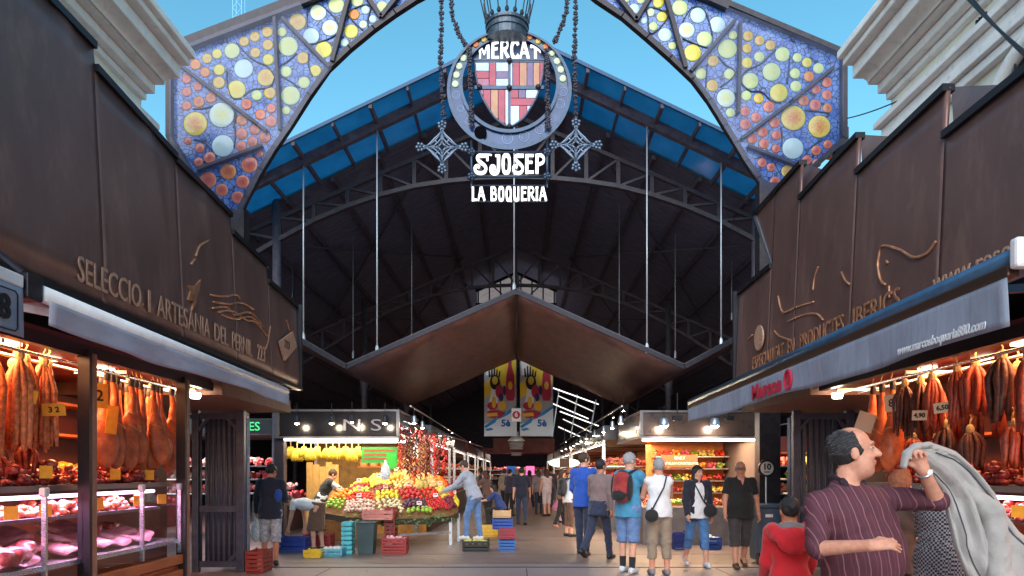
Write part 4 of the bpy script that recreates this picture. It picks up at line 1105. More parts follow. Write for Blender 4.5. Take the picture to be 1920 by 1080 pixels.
# chains of small flower links
mbl = MB()
for k in range(6):
    t = 2 * math.pi * k / 6; mbl.ball((0.034 * math.cos(t), 0.02 * math.sin(2 * t), 0.030 * math.sin(t)), 0.026, 6, 5)
mbl.ball((0, -0.03, 0), 0.022, 6, 5)
link_me = mbl.mesh('chain_link', (0, 0, 0)); link_me.polygons.foreach_set('use_smooth', [True] * len(link_me.polygons)); link_me.materials.append(mat('chain_iron', S(66, 62, 74), 0.5, 0.4, noise=(30, 0.5)))
def chain(poly, step=0.095, dy=0.0, sc=1.0):
    W = [sp(x, y, dy) for x, y in poly]; acc = 0.0; ro = random.Random(len(poly) * 7 + int(poly[0][0]))
    mb = MB(); mb.tube(W, 0.008, 6); cd = mb.build('hanging_chain', M_iron, sign)
    for a, b in zip(W[:-1], W[1:]):
        L = (b - a).length
        while acc < L:
            o = bpy.data.objects.new('chain_link', link_me); COL.objects.link(o); o.parent = sign; o.location = a.lerp(b, acc / L) - Vector(sign.location) + Vector((ro.uniform(-.01, .01), ro.uniform(-.01, .01), 0)); o.rotation_euler = (0, ro.uniform(0, 6), ro.uniform(-.4, .4)); s2 = .78 * sc * ro.uniform(0.85, 1.25); o.scale = (s2, s2, s2)
            acc += step
        acc -= L
chain([(830, -60), (828, 30), (825, 110), (830, 170), (833, 232)])
chain([(840, -60), (848, 30), (862, 68), (878, 90)], 0.075)
chain([(880, 92), (882, 160), (884, 240)], 0.075, -0.12)
chain([(1078, -60), (1079, 30), (1077, 110), (1078, 170), (1080, 228)])
chain([(1068, -60), (1062, 22), (1050, 58), (1038, 82)], 0.075)
chain([(1026, 95), (1026, 160), (1028, 240)], 0.075, -0.12)
# filigree cross pendants
M_fil = mat('filigree_zinc', S(104, 116, 134), 0.42, 0.6, noise=(16, 0.35))
for cx, cy in ((829, 276), (1080, 272)):
    cr = bpy.data.objects.new('cross_pendant', None); COL.objects.link(cr); cr.parent = sign; c0 = sp(cx, cy, -0.05); cr.location = c0 - Vector(sign.location)
    for k in range(4):
        a = math.pi / 2 * k; ca, sa = math.cos(a), math.sin(a)
        def q(x, z): return c0 + Vector((x * ca - z * sa, 0, x * sa + z * ca)) * u_
        mb = MB()
        mb.tube([q(0, 31), q(7, 22), q(16, 14), q(22, 7), q(31, 0)], 0.020, 6)
        mb.tube([q(0, 8), q(8, 0)], 0.018, 6); mb.tube([q(0, 20), q(5, 12), q(12, 5), q(20, 0)], 0.014, 6)
        mb.tube([q(6, 6), q(11, 12), q(15, 12)], 0.014, 6); mb.tube([q(3, 25), q(9, 17), q(17, 9), q(25, 3)], 0.012, 6); mb.tube([q(4, 4), q(0, 13), q(4, 22)], 0.012, 6); mb.tube([q(4, 4), q(13, 0), q(22, 4)], 0.012, 6); mb.tube([q(2, 30), q(3, 36)], .016, 6); mb.tube([q(-2, 30), q(-3, 36)], .016, 6); mb.tube([q(0, 8), q(0, 31)], 0.015, 6); mb.tube([q(9, 9), q(4, 14)], 0.012, 6)
        mb.build('filigree_arm', M_fil, cr, smooth=True)
        mb = MB()
        for x, z in ((0, 34), (-5, 38), (5, 38), (0, 41), (-6, 44), (6, 44), (0, 47)): mb.ball(q(x, z), 0.029, 8, 6)
        mb.build('leaf_finial', M_fil, cr, smooth=True, kind='stuff')
mb = MB(); mb.tube([P(955, -80, SY + 0.05), P(955, -10, SY + 0.05)], 0.03, 8); mb.build('hanger_bar', M_iron, sign)
mb = MB(); mb.bar(P(825, -62, SY + 0.05), P(1085, -62, SY + 0.05), 0.08, 0.08); mb.bar(P(955, -66, SY), P(955, -66, AY), 0.08, 0.08); mb.build('hanger_beam', M_iron, sign)

# ---------------------------------------------------------------- ham stalls on both sides
ORD = ['first', 'second', 'third', 'fourth', 'fifth', 'sixth', 'seventh', 'eighth', 'ninth', 'tenth', 'eleventh', 'twelfth', 'thirteenth', 'fourteenth', 'fifteenth', 'sixteenth']
M_ham = mat('cured_ham', S(190, 98, 54), 0.5, noise=(7, 0.4), bump=(14, 0.25), dirt_sheen=(12, S(126, 50, 26), 0.75), coat=0.1)
M_ham2 = mat('orange_ham', S(214, 104, 56), 0.48, noise=(6, 0.35), bump=(14, 0.2), dirt_sheen=(11, S(156, 58, 28), 0.7), coat=0.1)
M_hoof = mat('hoof', (0.03, 0.024, 0.022), 0.5)
M_cord = mat('butcher_cord', S(196, 170, 120), 0.8)
M_saus = mat('salchichon', S(206, 120, 70), 0.5, noise=(30, 0.5), bump=(30, 0.3), dirt_sheen=(14, S(150, 50, 34), 0.7))
M_saus2 = mat('chorizo', S(164, 64, 40), 0.5, noise=(24, 0.5), bump=(30, 0.3), dirt_sheen=(18, S(104, 30, 22), 0.75), coat=0.05)
M_saus3 = mat('dark_sausage', S(92, 46, 36), 0.5, noise=(24, 0.5), bump=(30, 0.3), dirt_sheen=(12, S(160, 120, 90), 0.4))
M_pink = mat('pale_pork', S(244, 200, 206), 0.4, noise=(2.4, 0.2), col2=S(206, 84, 104), coat=0.3, stretch=(9, 1.6, 9))
M_meat = mat('red_meat', S(178, 44, 40), 0.4, noise=(16, 0.5), col2=S(112, 20, 24), coat=0.3, dirt_sheen=(20, S(224, 150, 140), 0.6))
M_meat2 = mat('smoked_meat', S(196, 92, 48), 0.45, noise=(12, 0.5), col2=S(130, 44, 26), coat=0.2, dirt_sheen=(18, S(232, 180, 130), 0.5))
M_wood = mat('varnished_wood', S(176, 92, 46), 0.42, noise=(4, 0.3), stretch=(3, 0.6, 3), bump=(12, 0.1))
M_postw = mat('peeling_post', S(158, 112, 88), 0.6, noise=(6, 0.4), dirt_sheen=(9, S(190, 170, 158), 0.7), bump=(20, 0.25), stretch=(2, 2, 0.5))
M_postd = mat('dark_steel_post', (0.028, 0.022, 0.026), 0.4, 0.5)
M_tag = mat('yellow_price_card', S(236, 160, 40), 0.7, noise=(20, 0.15))
M_tagw = mat('pale_price_card', S(236, 206, 176), 0.7)
M_ink = mat('ink', (0.02, 0.015, 0.015), 0.7)
M_pane = glass_mat('counter_glass')
M_stin = mat('stall_lining', S(84, 36, 32), 0.55, noise=(3, 0.25))
M_maroon = mat('maroon_ceiling', S(116, 40, 36), 0.5, noise=(4, 0.2))
M_clip = mat('clip_plastic', S(206, 200, 206), 0.4)

def ham_mesh(fat, bend, m, hoofcol, name):
    s = SDF((-0.2, -0.16, -0.92), (0.2, 0.16, 0.06), 0.013)
    s.ell((bend * 0.05, 0, -0.66), (0.125 * fat, 0.085 * fat, 0.19), k=0.05)
    s.ell((bend * 0.02 - 0.02, 0.0, -0.50), (0.10 * fat, 0.07 * fat, 0.17), k=0.06)
    s.cap((0, 0, -0.42), (bend * -0.02, 0, -0.16), 0.062, 0.036, k=0.05)
    s.cap((bend * -0.02, 0, -0.17), (bend * 0.0, 0, -0.04), 0.034, 0.028, k=0.02)
    s.wrinkle(0.004, 0.8, bend)
    V, Fc = s.mesh(); me = bpy.data.meshes.new(name)
    me.from_pydata(V.tolist(), [], Fc.tolist()); me.polygons.foreach_set('use_smooth', [True] * len(me.polygons)); me.materials.append(m); return me
HAMS = [ham_mesh(1.0, 0.6, M_ham, None, 'ham_meat'), ham_mesh(0.9, -0.8, M_ham, None, 'ham_meat'), ham_mesh(1.08, 0.3, M_ham2, None, 'ham_meat')]
mb = MB(); mb.lathe([(0.001, -0.08), (0.032, -0.07), (0.036, -0.02), (0.03, 0.02), (0.012, 0.035), (0.001, 0.036)], (0, 0, 0), 10); HOOF = mb.mesh('hoof', (0, 0, 0)); HOOF.materials.append(M_hoof)
mb = MB(); mb.tube([(0, 0, -0.06), (0.02, 0, 0.03), (0, 0, 0.10), (-0.015, 0, 0.13)], 0.006, 6); 
for z_, r_ in ((-.34, .058), (-.46, .088)): mb.tube([(r_ * 1.12 * math.cos(a), r_ * .86 * math.sin(a), z_ + .03 * math.sin(a * 2)) for a in [2 * math.pi * k / 18 for k in range(18)]], .0035, 5, closed=True)
CORD = mb.mesh('cord', (0, 0, 0)); CORD.materials.append(M_cord)
def ham(k, loc, rot, sc, label, group):
    t = thing('cured_ham', label, 'ham', loc, rot, group); t.rotation_euler = (random.uniform(-.06, .06), random.uniform(-.08, .08), rot); t.scale = (sc * .88, sc * .88, sc * 1.06)
    for nm, me in (('ham_meat', HAMS[k]), ('hoof', HOOF), ('cord', CORD)):
        o = bpy.data.objects.new(nm, me); COL.objects.link(o); o.parent = t
    return t
def card(parent_or_none, loc, w, h, m, txt, side, label=None, group=None, tilt=0.0):
    """Price card facing the passage, figures inked on it."""
    t = thing('price_card', label, 'price card', loc, 0, group)
    rz = R(52) if side < 0 else R(-52)
    mb = MB(); mb.box((0, 0, 0), (w, 0.004, h)); o = mb.build('card', m, None, origin=(0, 0, 0)); o.parent = t; o.location = (0, 0, 0)
    if txt:
        me = text_mesh(txt, h * 0.62, 0.002, 0.002, 'CENTER'); me.materials.clear(); me.materials.append(M_ink)
        q = bpy.data.objects.new('figures', me); COL.objects.link(q); q.parent = t; q.location = (0, -0.004, -h * 0.02); q.rotation_euler = (R(90), 0, 0)
    t.rotation_euler = (0, tilt, rz)
    return t
def bundle(loc, n, L, r, m, label, group, seed, knot=True, spread=0.07):
    ro = random.Random(seed)
    t = thing('sausage_bundle', label, 'sausages', loc, ro.uniform(0, 3), group)
    n = int(n * 1.45)
    for k in range(n):
        a = 2 * math.pi * k / n + ro.uniform(-.2, .2); d = spread * ro.uniform(0.35, 1.15); ll = L * ro.uniform(0.85, 1.0)
        pts_ = []; rr = []
        for i in range(7):
            u = i / 6
            w = min(1, u * 3.0) ** 0.7
            pts_.append(Vector((math.cos(a) * d * w + 0.012 * math.sin(5 * u + k), math.sin(a) * d * w, -0.05 - ll * u)))
            rr.append(r * (0.35 if i == 0 else 0.85 if i in (1, 5) else 0.5 if i == 6 else 1.0))
        rr = [q * .8 for q in rr]; mb = MB(); mb.tube(pts_, rr, 7); o = mb.build('sausage', m, None, smooth=True, origin=(0, 0, 0)); o.parent = t; o.location = (0, 0, 0)
    mb = MB(); mb.tube([(0, 0, -0.10), (0, 0, 0.02), (0.015, 0, 0.05), (0, 0, 0.08)], 0.007, 6)
    if knot: mb.ball((0, 0, -0.05), (0.035, 0.035, 0.05), 8, 6)
    o = mb.build('knot', M_cord, None, origin=(0, 0, 0)); o.parent = t; o.location = (0, 0, 0)
    return t
def pile(name, x0, x1, y0, y1, z, h, n, size, mats, label, cat, seed, flat=0.6):
    """A heap of small cut pieces too fine to pick apart."""
    ro = random.Random(seed); mb = MB()
    for k in range(n):
        x = ro.uniform(x0, x1); y = ro.uniform(y0, y1); s_ = size * ro.uniform(0.6, 1.3)
        rot = Euler((ro.uniform(-.6, .6), ro.uniform(-.6, .6), ro.uniform(0, 6))).to_matrix()
        zz = z + s_ * flat * 0.5 + ro.random() ** 2 * h
        mb.ball((x, y, zz), (s_ * ro.uniform(.7, 1.3), s_ * ro.uniform(.5, .9), s_ * flat), 7, 5, rot)
    return mb.build(name, mats, label=label, cat=cat, kind='stuff', smooth=True)

def ham_stall(side):
    nm = 'left' if side < 0 else 'right'
    X = lambda d: side * (3.6 + d)           # d metres behind the front
    yN, yF = 1.6, 8.2
    t = thing('ham_stall', ('glazed ham stall with peeling posts and hanging hams, left of the entrance' if side < 0 else 'open ham stall with hanging sausages and packed shelves, right of the entrance'), 'market stall', (side * 4.6, 5.0, 0))
    def bx(name, d0, d1, y0, y1, z0, z1, m, par=t, bev=0.0):
        mb = MB(); mb.box2((min(X(d0), X(d1)), y0, z0), (max(X(d0), X(d1)), y1, z1)); return mb.build(name, m, par, bevel=bev)
    bx('ceiling', 0.0, 1.9, yN, yF, 2.56, 2.60, M_maroon)
    bx('back_wall', 1.80, 1.88, yN, 10.72, 0, 2.41, M_stin)
    bx('header', -0.02, 0.06, yN, yF, 2.46, 2.56, M_postd)
    bx('counter_base', 0.02, 1.1, yN, yF - 0.6, 0, 0.5, M_wood)
    for z in (0.36, 0.52): bx('front_rail', -0.03, 0.02, yN, yF - 0.62, z, z + 0.10, M_wood, bev=0.01)
    bx('counter_bed', 0.02, 1.1, yN, yF - 0.6, 0.74, 0.78, M_chrome)
    M_dst = mat('dull_steel', (.16, .15, .16), .4, .6)
    bx('counter_shelf', 0.25, 0.75, yN, yF - 0.7, 1.10, 1.13, M_dst)
    bx('upper_shelf', 0.15, 0.75, yN, yF - 0.7, 1.36, 1.39, M_dst)
    bx('shelf_edge', 0.12, 0.15, yN, yF - 0.7, 1.345, 1.392, M_dst)
    for z in (1.5, 1.9, 2.25): bx('back_shelf', 1.48, 1.80, yN, 9.6, z, z + 0.03, M_wood)
    for y in ((5.83, 7.5, 3.2) if side < 0 else (3.0,)):
        p_ = bx('post', -0.045, 0.04, y - 0.03, y + 0.06, 0, 2.5, M_postw, bev=0.012)
        bx('post_edge', -0.055, 0.045, y - 0.07, y - 0.032, 0, 2.52, M_postd, p_)
    for d in (0.16, 0.40):
        mb = MB(); mb.tube([(X(d), yN, 2.42), (X(d), 8.1, 2.42)], 0.014, 8); mb.build('hanging_rail', M_chrome, t, smooth=True)
    for y in (3.5, 5.0, 6.6, 8.0):
        mb = MB(); mb.bar((X(0.1), y, 2.45), (X(0.6), y, 2.45), 0.03, 0.03); mb.build('rail_bracket', M_steel, t)
    # ceiling lamps
    for i, (d, y) in enumerate(((0.55, 4.6), (0.9, 5.2), (0.5, 5.6), (0.7, 6.4), (0.55, 7.0), (0.9, 7.6))):
        lp = bx('ceiling_lamp', d - 0.04, d + 0.04, y - 0.10, y + 0.10, 2.535, 2.556, mat('ceiling_glow', (1, .9, .7), .5, emit=((1, .85, .6), 4.0)))
    lamp_light('AREA', (X(0.45), 4.6, 2.50), 60 if side < 0 else 34, (1.0, 0.48, 0.20), t, 0.5, 2.4)
    lamp_light('AREA', (X(0.55), 7.0, 2.50), 60 if side < 0 else 40, (1.0, 0.48, 0.20), t, 0.5, 2.0)
    mb = MB(); mb.tube([(X(0.22), yN + 1.2, 1.30), (X(0.22), yF - 0.9, 1.30)], 0.016, 8); mb.build('counter_tube', mat('pink_tube', (1, .8, .95), 0.5, emit=((1.0, 0.62, 0.90), 3.0)), t)
    lamp_light('AREA', (X(0.32), 5.2, 1.30), 60 if side < 0 else 22, (1.0, 0.50, 0.84) if side < 0 else (1.0, 0.66, 0.6), t, 0.16, 4.6)
    # glass front
    if side < 0:
        for y0, y1 in ((3.3, 5.28), (5.31, 5.76), (5.90, 6.66), (6.69, 7.44)):
            bx('glass_pane', 0.0, 0.008, y0, y1, 0.66, 1.33, M_pane)
        for y in (5.295, 6.675, 7.42):
            bx('glass_post', -0.015, 0.02, y - 0.012, y + 0.012, 0.64, 1.34, M_chrome)
            bx('glass_clip', -0.02, 0.03, y - 0.03, y + 0.03, 1.31, 1.38, M_clip, bev=0.01)
        bx('end_pane', 0.02, 0.9, 7.60, 7.607, 0.66, 1.33, M_pane)
    return t
ham_stall(-1); ham_stall(1)

# left stall goods
for i in range(6):
    ham(i % 2, (-4.02 - 0.03 * (i % 2), 6.56 + i * 0.22, 2.40), R(40 + 33 * i), 0.95, '%s cured ham of the rear row in the left stall' % ORD[i], 'rear hams in the left stall')
for i in range(7):
    bundle((-4.06 - .05 * (i % 2), 4.95 + i * 0.16, 2.42), 6, 0.7, 0.032, M_saus if i % 3 else M_saus2, '%s rear bundle of cured sausages from the left, left stall' % ORD[i], 'rear sausage bundles in the left stall', 140 + i)
for i in range(8):
    bundle((4.04 + .04 * (i % 2), 5.05 + i * 0.27, 2.40), 7, 0.6, 0.032, (M_saus2, M_saus3, M_saus2)[i % 3], '%s rear sausage bundle of the right stall, counted from the near end' % ORD[i], 'rear sausage bundles in the right stall', 160 + i)
for i in range(10):
    y = 6.44 + i * 0.135
    ham(i % 2, (-3.80 - 0.03 * (i % 3), y, 2.42), R(60 + 14 * math.sin(i * 2.1)), 0.98 + 0.05 * math.sin(i * 3), '%s cured ham from the peeling middle post, hanging in the left stall' % ORD[i], 'hams hanging in the left stall')
for i, (y, n, L, r, m, dx) in enumerate(((4.92, 5, 0.78, 0.034, M_saus, 0.0), (5.10, 6, 0.80, 0.032, M_saus, 0.06), (5.28, 6, 0.74, 0.032, M_saus, -.02), (5.44, 7, 0.72, 0.030, M_saus, 0.05), (5.58, 7, 0.78, 0.028, M_saus, 0.0), (5.70, 7, 0.70, 0.028, M_saus2, 0.05))):
    bundle((-3.80 - dx, y, 2.44), n, L, r, m, '%s bundle of long cured sausages from the left edge, left stall' % ORD[i], 'sausage bundles in the left stall', 40 + i)
for i, (y, z, d) in enumerate(((4.95, 1.76, .1), (5.3, 1.70, .14), (5.42, 1.76, .2), (5.62, 1.78, 0.12))):
    bundle((-3.85 - d, y, z + 0.0), 6, 0.28, 0.022, M_saus3 if i % 2 == 0 else M_saus2, '%s short dark sausage cluster hanging low at the far left' % ORD[i], 'short dark sausage clusters', 60 + i)
for i, (y, w, h, z, tx) in enumerate(((5.56, 0.17, 0.10, 2.0, '3 2'), (6.17, 0.14, 0.22, 2.18, '2'), (6.36, 0.10, 0.26, 1.98, ''), (5.28, 0.11, 0.10, 2.08, ''))):
    card(None, (-3.71, y, z), w, h, M_tag, tx, -1, '%s yellow price card hanging among the left stall meats, counted from the passage' % ORD[i], 'hanging price cards left', 0.1 * (i - 1))
for i, (y, z) in enumerate(((5.05, 1.20), (5.42, 1.20), (5.50, 1.50), (6.10, 1.22), (6.45, 1.48), (6.75, 1.22), (7.05, 1.47), (7.2, 1.22))):
    card(None, (-3.68 if z < 1.3 else -3.73, y, z), 0.09, 0.10, M_tag, '', -1, '%s small yellow price card from the left along the counter shelves' % ORD[i], 'shelf price cards left')
pile('sliced_sausage_heap', -4.28, -3.78, 4.2, 5.75, 1.40, 0.16, 380, 0.042, M_meat, 'heap of dark red sausages on the upper shelf, left of the peeling post', 'sausages', 1)
pile('sliced_sausage_heap', -4.28, -3.78, 5.85, 7.3, 1.40, 0.13, 300, 0.042, M_meat, 'heap of red sausages on the upper shelf below the hams', 'sausages', 2)
pile('smoked_meat_heap', -4.28, -3.88, 4.2, 5.75, 1.13, 0.10, 240, 0.045, M_meat2, 'heap of smoked meat pieces on the lower shelf, left of the post', 'meat', 3)
pile('smoked_meat_heap', -4.28, -3.88, 5.85, 7.2, 1.13, 0.10, 150, 0.05, M_meat2, 'heap of smoked meat pieces on the lower shelf right of the post', 'meat', 4)
pile('bottle_rack', -5.36, -5.12, 5.0, 9.4, 1.53, 0.02, 90, 0.07, mat('yellow_tins', S(220, 180, 60), 0.4, noise=(10, 0.4)), 'row of yellow tins on the back shelf of the left stall', 'tins', 5)
def slab_mesh(seed, L, W, T):
    ro = random.Random(seed); rows = []
    n = 8; m_ = 12
    mb = MB()
    for j in range(m_):
        v = j / (m_ - 1); w = W * (0.74 + 0.26 * math.sin(math.pi * (0.06 + 0.88 * v)) ** .5) * ro.uniform(.90, 1.06)
        ring_ = []
        for k in range(10):
            a = 2 * math.pi * k / 10
            ring_.append((w / 2 * math.copysign(abs(math.cos(a)) ** 0.6, math.cos(a)), (v - 0.5) * L, T / 2 * math.copysign(abs(math.sin(a)) ** 0.7, math.sin(a)) + 0.02 * math.sin(v * 7 + seed)))
        rows.append(ring_ + ring_[:1])
    mb.grid(rows); mb.f.append(tuple(range(11))[::-1]); mb.f.append(tuple((m_ - 1) * 11 + k for k in range(11)))
    me = mb.mesh('pork_slab', (0, 0, 0)); me.polygons.foreach_set('use_smooth', [True] * len(me.polygons)); return me
SL = [slab_mesh(k, 0.50, 0.27, 0.045) for k in range(3)]
for me in SL: me.materials.append(M_pink)
SLR = [slab_mesh(k + 5, 0.34, 0.16, 0.10) for k in range(2)]
for me in SLR: me.materials.append(M_meat)
k = 0
for i, (x, y, z, a, b) in enumerate(((-3.80, 5.15, .74, 20, 10), (-3.98, 5.45, .76, -30, 12), (-4.20, 5.65, .82, 10, 18), (-3.85, 5.98, .75, 40, 10), (-4.05, 6.2, .79, 15, 14), (-4.25, 6.45, .84, -20, 16), (-3.84, 6.5, .75, 30, 10), (-4.0, 6.85, .78, 10, 14), (-3.86, 7.05, .75, 60, 8), (-4.1, 4.95, .78, 50, 14), (-3.82, 4.7, .75, 10, 10))):
    o = bpy.data.objects.new('pork_slab', SL[i % 3]); COL.objects.link(o); o.location = (x, y, z + .09 + .12 * (-3.75 - x)); o.rotation_euler = (R(4 * math.sin(i)), R(b + 4), R(a * .22 + 4 * math.sin(i * 1.7)))
    tag(o, '%s pale pink pork slab from the left on the steel counter bed' % ORD[i], 'meat', 'pork slabs on the left counter')
for i, (x, y, z, a) in enumerate(((-3.78, 5.02, .80, 70), (-3.75, 5.22, .80, 20), (-3.92, 5.0, .86, 120), (-4.1, 5.2, .88, 40), (-4.05, 6.62, .86, 30), (-4.2, 7.0, .83, 80))):
    o = bpy.data.objects.new('red_meat_joint', SLR[i % 2]); COL.objects.link(o); o.location = (x, y, z + .09); o.rotation_euler = (R(10 * math.sin(i)), R(10), R(a))
    tag(o, '%s dark red meat joint from the left among the pale pork slabs' % ORD[i], 'meat', 'red joints on the left counter')

# right stall goods
for i, y in enumerate((7.38, 7.20, 7.00)):
    ham(2 if i != 1 else 0, (3.80, y, 2.40), R(100 + 40 * i), 1.0, '%s orange ham from the left end of the right stall rail' % ORD[i], 'hams hanging in the right stall')
for i, (y, n, L, r, m, z, dx) in enumerate(((6.78, 9, 0.52, 0.020, M_saus3, 2.42, 0.0), (6.62, 9, 0.55, 0.022, M_saus3, 2.42, .06), (6.34, 7, 0.52, 0.030, M_saus2, 2.42, 0.0), (6.30, 6, 0.5, 0.03, M_saus3, 1.98, .1), (5.98, 8, 0.50, 0.026, M_saus2, 2.44, 0.0), (5.80, 7, 0.45, 0.032, M_saus2, 2.46, .04), (5.42, 7, 0.55, 0.034, M_saus3, 2.46, 0.0), (5.38, 7, 0.36, 0.03, M_saus2, 1.92, 0.05), (5.15, 7, 0.6, 0.034, M_saus2, 2.44, 0.0), (6.9, 6, 0.42, 0.03, M_saus2, 1.90, .16), (6.6, 6, 0.42, 0.03, M_saus2, 1.88, .2), (6.05, 6, 0.4, 0.03, M_saus3, 1.92, .16))):
    bundle((3.80 + dx, y, z), n, L, r, m, '%s sausage bundle along the right stall rail, counted from the hams' % ORD[i], 'sausage bundles in the right stall', 80 + i, spread=0.085)
for i, (y, w, h, z, tx, tl) in enumerate(((7.30, 0.24, 0.20, 2.02, '', 0.35), (6.84, 0.13, 0.17, 2.18, '8', -.1), (6.36, 0.13, 0.09, 2.02, '4,90', 0.05), (6.02, 0.14, 0.09, 2.06, '6,50', -.1))):
    card(None, (3.70, y, z), w, h, M_tagw, tx, 1, '%s pale price card from the left hanging on the right stall meats' % ORD[i], 'hanging price cards right', tl)
pile('packed_sausage_heap', 3.78, 4.3, 4.6, 7.2, 1.40, 0.14, 300, 0.05, M_meat, 'heap of glossy red sausages on the upper shelf of the right stall', 'sausages', 11)
pile('packed_sausage_heap', 3.85, 4.3, 4.6, 7.2, 1.13, 0.10, 380, 0.042, M_meat, 'heap of red sausages on the lower shelf of the right stall', 'sausages', 12)
pile('smoked_meat_heap', 3.68, 4.4, 4.4, 7.3, 0.78, 0.16, 260, 0.06, M_meat2, 'heap of smoked meat on the steel bed of the right stall', 'meat', 13)
pile('jar_row', 5.12, 5.36, 4.5, 8.0, 1.53, 0.02, 60, 0.07, mat('dark_jars', S(120, 50, 36), 0.3, noise=(10, 0.5)), 'row of dark jars on the back shelf of the right stall', 'jars', 14)
for i, (y, z) in enumerate(((5.1, 1.21), (5.5, 1.21), (5.9, 1.48), (5.0, 1.48), (6.4, 1.22), (6.7, 1.48))):
    card(None, (3.70 if z < 1.3 else 3.72, y, z), 0.10, 0.09, M_tag, '', 1, '%s small yellow price card on the right stall shelves' % ORD[i], 'shelf price cards right')

# ---------------------------------------------------------------- iron gates folded back at the entrance
def gate(px0, px1, side, label):
    Y = 10.4
    a = P(px0, 768, Y); b = P(px1, 768, Y); x0, x1 = a.x, b.x; zt = a.z
    t = thing('iron_gate', label, 'gate', ((x0 + x1) / 2, Y, 0))
    M_g = mat('gate_paint', S(74, 84, 108), 0.45, 0.4, noise=(8, 0.3), bump=(40, 0.1))
    for x, w in ((x0, 0.10), (x1, 0.12)):
        mb = MB(); mb.box((x, Y, zt / 2), (w, 0.10, zt)); mb.build('stile', M_g, t, bevel=0.008)
    for z in (0.12, 0.95, zt - 0.10):
        mb = MB(); mb.box(((x0 + x1) / 2, Y, z), (x1 - x0 - 0.12, 0.06, 0.09)); mb.build('rail', M_g, t)
    n = 9
    for k in range(1, n):
        x = x0 + (x1 - x0) * k / n; mb = MB(); mb.tube([(x, Y - 0.0, 0.16), (x, Y, zt - 0.14)], 0.016, 8); mb.build('bar', M_g, t, smooth=True)
    # second leaf folded behind, ribbed sheet
    for k in range(8):
        x = x0 + (x1 - x0) * (k + 0.5) / 8; mb = MB(); mb.prism([(x - 0.045, Y + 0.34, 0.1), (x - 0.02, Y + 0.28, 0.1), (x + 0.02, Y + 0.28, 0.1), (x + 0.045, Y + 0.34, 0.1)], (0, 0, zt - 0.2)); mb.build('rib', mat('shutter_rib', S(120, 132, 156), .4, .5, noise=(6, .25)), t, recalc=True)
    for x, z, sx, sz in ((x0, zt - 0.35, 1, 1), (x1, zt - 0.35, -1, 1), (x1, 0.35, -1, -1)):
        mb = MB(); mb.bar((x, Y - 0.01, z), (x + 0.2 * sx, Y - 0.01, z + 0.22 * sz), 0.05, 0.05, (0, 1, 0)); mb.build('corner_brace', M_g, t)
    return t
gate(368, 452, -1, 'grey iron gate folded back beside the left ham stall')
gate(1492, 1592, 1, 'grey iron gate folded back behind the striped shirt man')
# soffit beams tying the stall roofs to the hall
for side, nm in ((-1, 'left'), (1, 'right')):
    mb = MB(); mb.box2((min(side * 3.5, side * 5.5), 8.25, 2.42), (max(side * 3.5, side * 5.5), 10.75, 2.6)); mb.build('roof_soffit', mat('soffit_wood', S(120, 84, 66), 0.6, noise=(4, 0.3), stretch=(1, 5, 1)), label='wooden soffit between the %s ham stall and its gate' % nm, cat='soffit')
    so = thing('soffit_lamp', 'small round lamp under the wooden soffit on the %s' % nm, 'lamp', (side * 3.75, 8.1, 2.36))
    mb = MB(); mb.lathe([(0.001, 0), (0.05, 0), (0.06, 0.03), (0.06, 0.06)], (side * 3.75, 8.1, 2.36), 14); mb.build('bulb', M_bulb, so)

# ---------------------------------------------------------------- lamps
def spot_lamp(loc, label, group, energy=0, m=M_black, glow=M_bulb, r=0.06, drop=0.25):
    t = thing('hanging_lamp', label, 'lamp', loc, 0, group); c = Vector(loc)
    mb = MB(); mb.lathe([(r * 0.45, 0.17), (r * 0.7, 0.15), (r, 0.03), (r, 0.0), (r * 0.9, 0.0), (r * 0.6, 0.12), (0.001, 0.13)], c, 14); mb.build('lamp_shade', m, t, smooth=True)
    mb = MB(); mb.ball(c + Vector((0, 0, 0.015)), (r * 0.75, r * 0.75, r * 0.55), 10, 7); mb.build('bulb', glow, t, smooth=True)
    mb = MB(); mb.tube([c + Vector((0, 0, 0.16)), c + Vector((0, 0, 0.16 + drop))], 0.008, 6); mb.build('cord', M_black, t)
    if energy: lamp_light('POINT', c + Vector((0, 0, -0.05)), energy, (1.0, 0.78, 0.52), t, 0.05)
    return t

# ---------------------------------------------------------------- fruit stall, left of the aisle
M_facia = mat('dark_sign_box', (0.010, 0.010, 0.014), 0.22, 0.1, noise=(3, 0.2))
M_straw = mat('straw_mat', S(206, 160, 92), 0.85, noise=(30, 0.35), stretch=(6, 6, 0.4), bump=(60, 0.3))
def sign_box(t, x0, x1, y0, y1, z0, z1, m=M_facia):
    mb = MB(); mb.box2((x0, y0, z0), (x1, y1, z1)); mb.build('sign_box', m, t, bevel=0.01)
    for z in (z0 - 0.03, z1 + 0.02):
        mb = MB(); mb.box2((x0 - 0.03, y0 - 0.03, z - 0.02), (x1 + 0.03, y1, z + 0.02)); mb.build('sign_trim', mat('dull_steel', (.16, .15, .16), .4, .6), t)
    for x in (x0, x1):
        mb = MB(); mb.box2((x - 0.03, y0 - 0.04, z0), (x + 0.03, y0 + 0.02, z1)); mb.build('sign_trim', mat('dull_steel', (1, 1, 1)), t)
fs = thing('fruit_stall', 'brightly lit fruit stall with heaped display, left side of the aisle', 'market stall', (-3.4, 15.0, 0))
sign_box(fs, -4.88, -2.42, 14.2, 17.0, 2.24, 2.74)
mb = MB(); mb.box2((-4.86, 16.9, 0), (-2.2, 17.0, 2.2)); mb.build('back_wall', mat('stall_back', S(176, 130, 70), 0.8, noise=(6, 0.3)), fs)
mb = MB(); mb.box2((-4.98, 14.25, 0), (-4.78, 14.45, 2.2)); mb.build('post', mat('dark_post', S(60, 54, 66), 0.5, 0.3), fs, bevel=0.01)
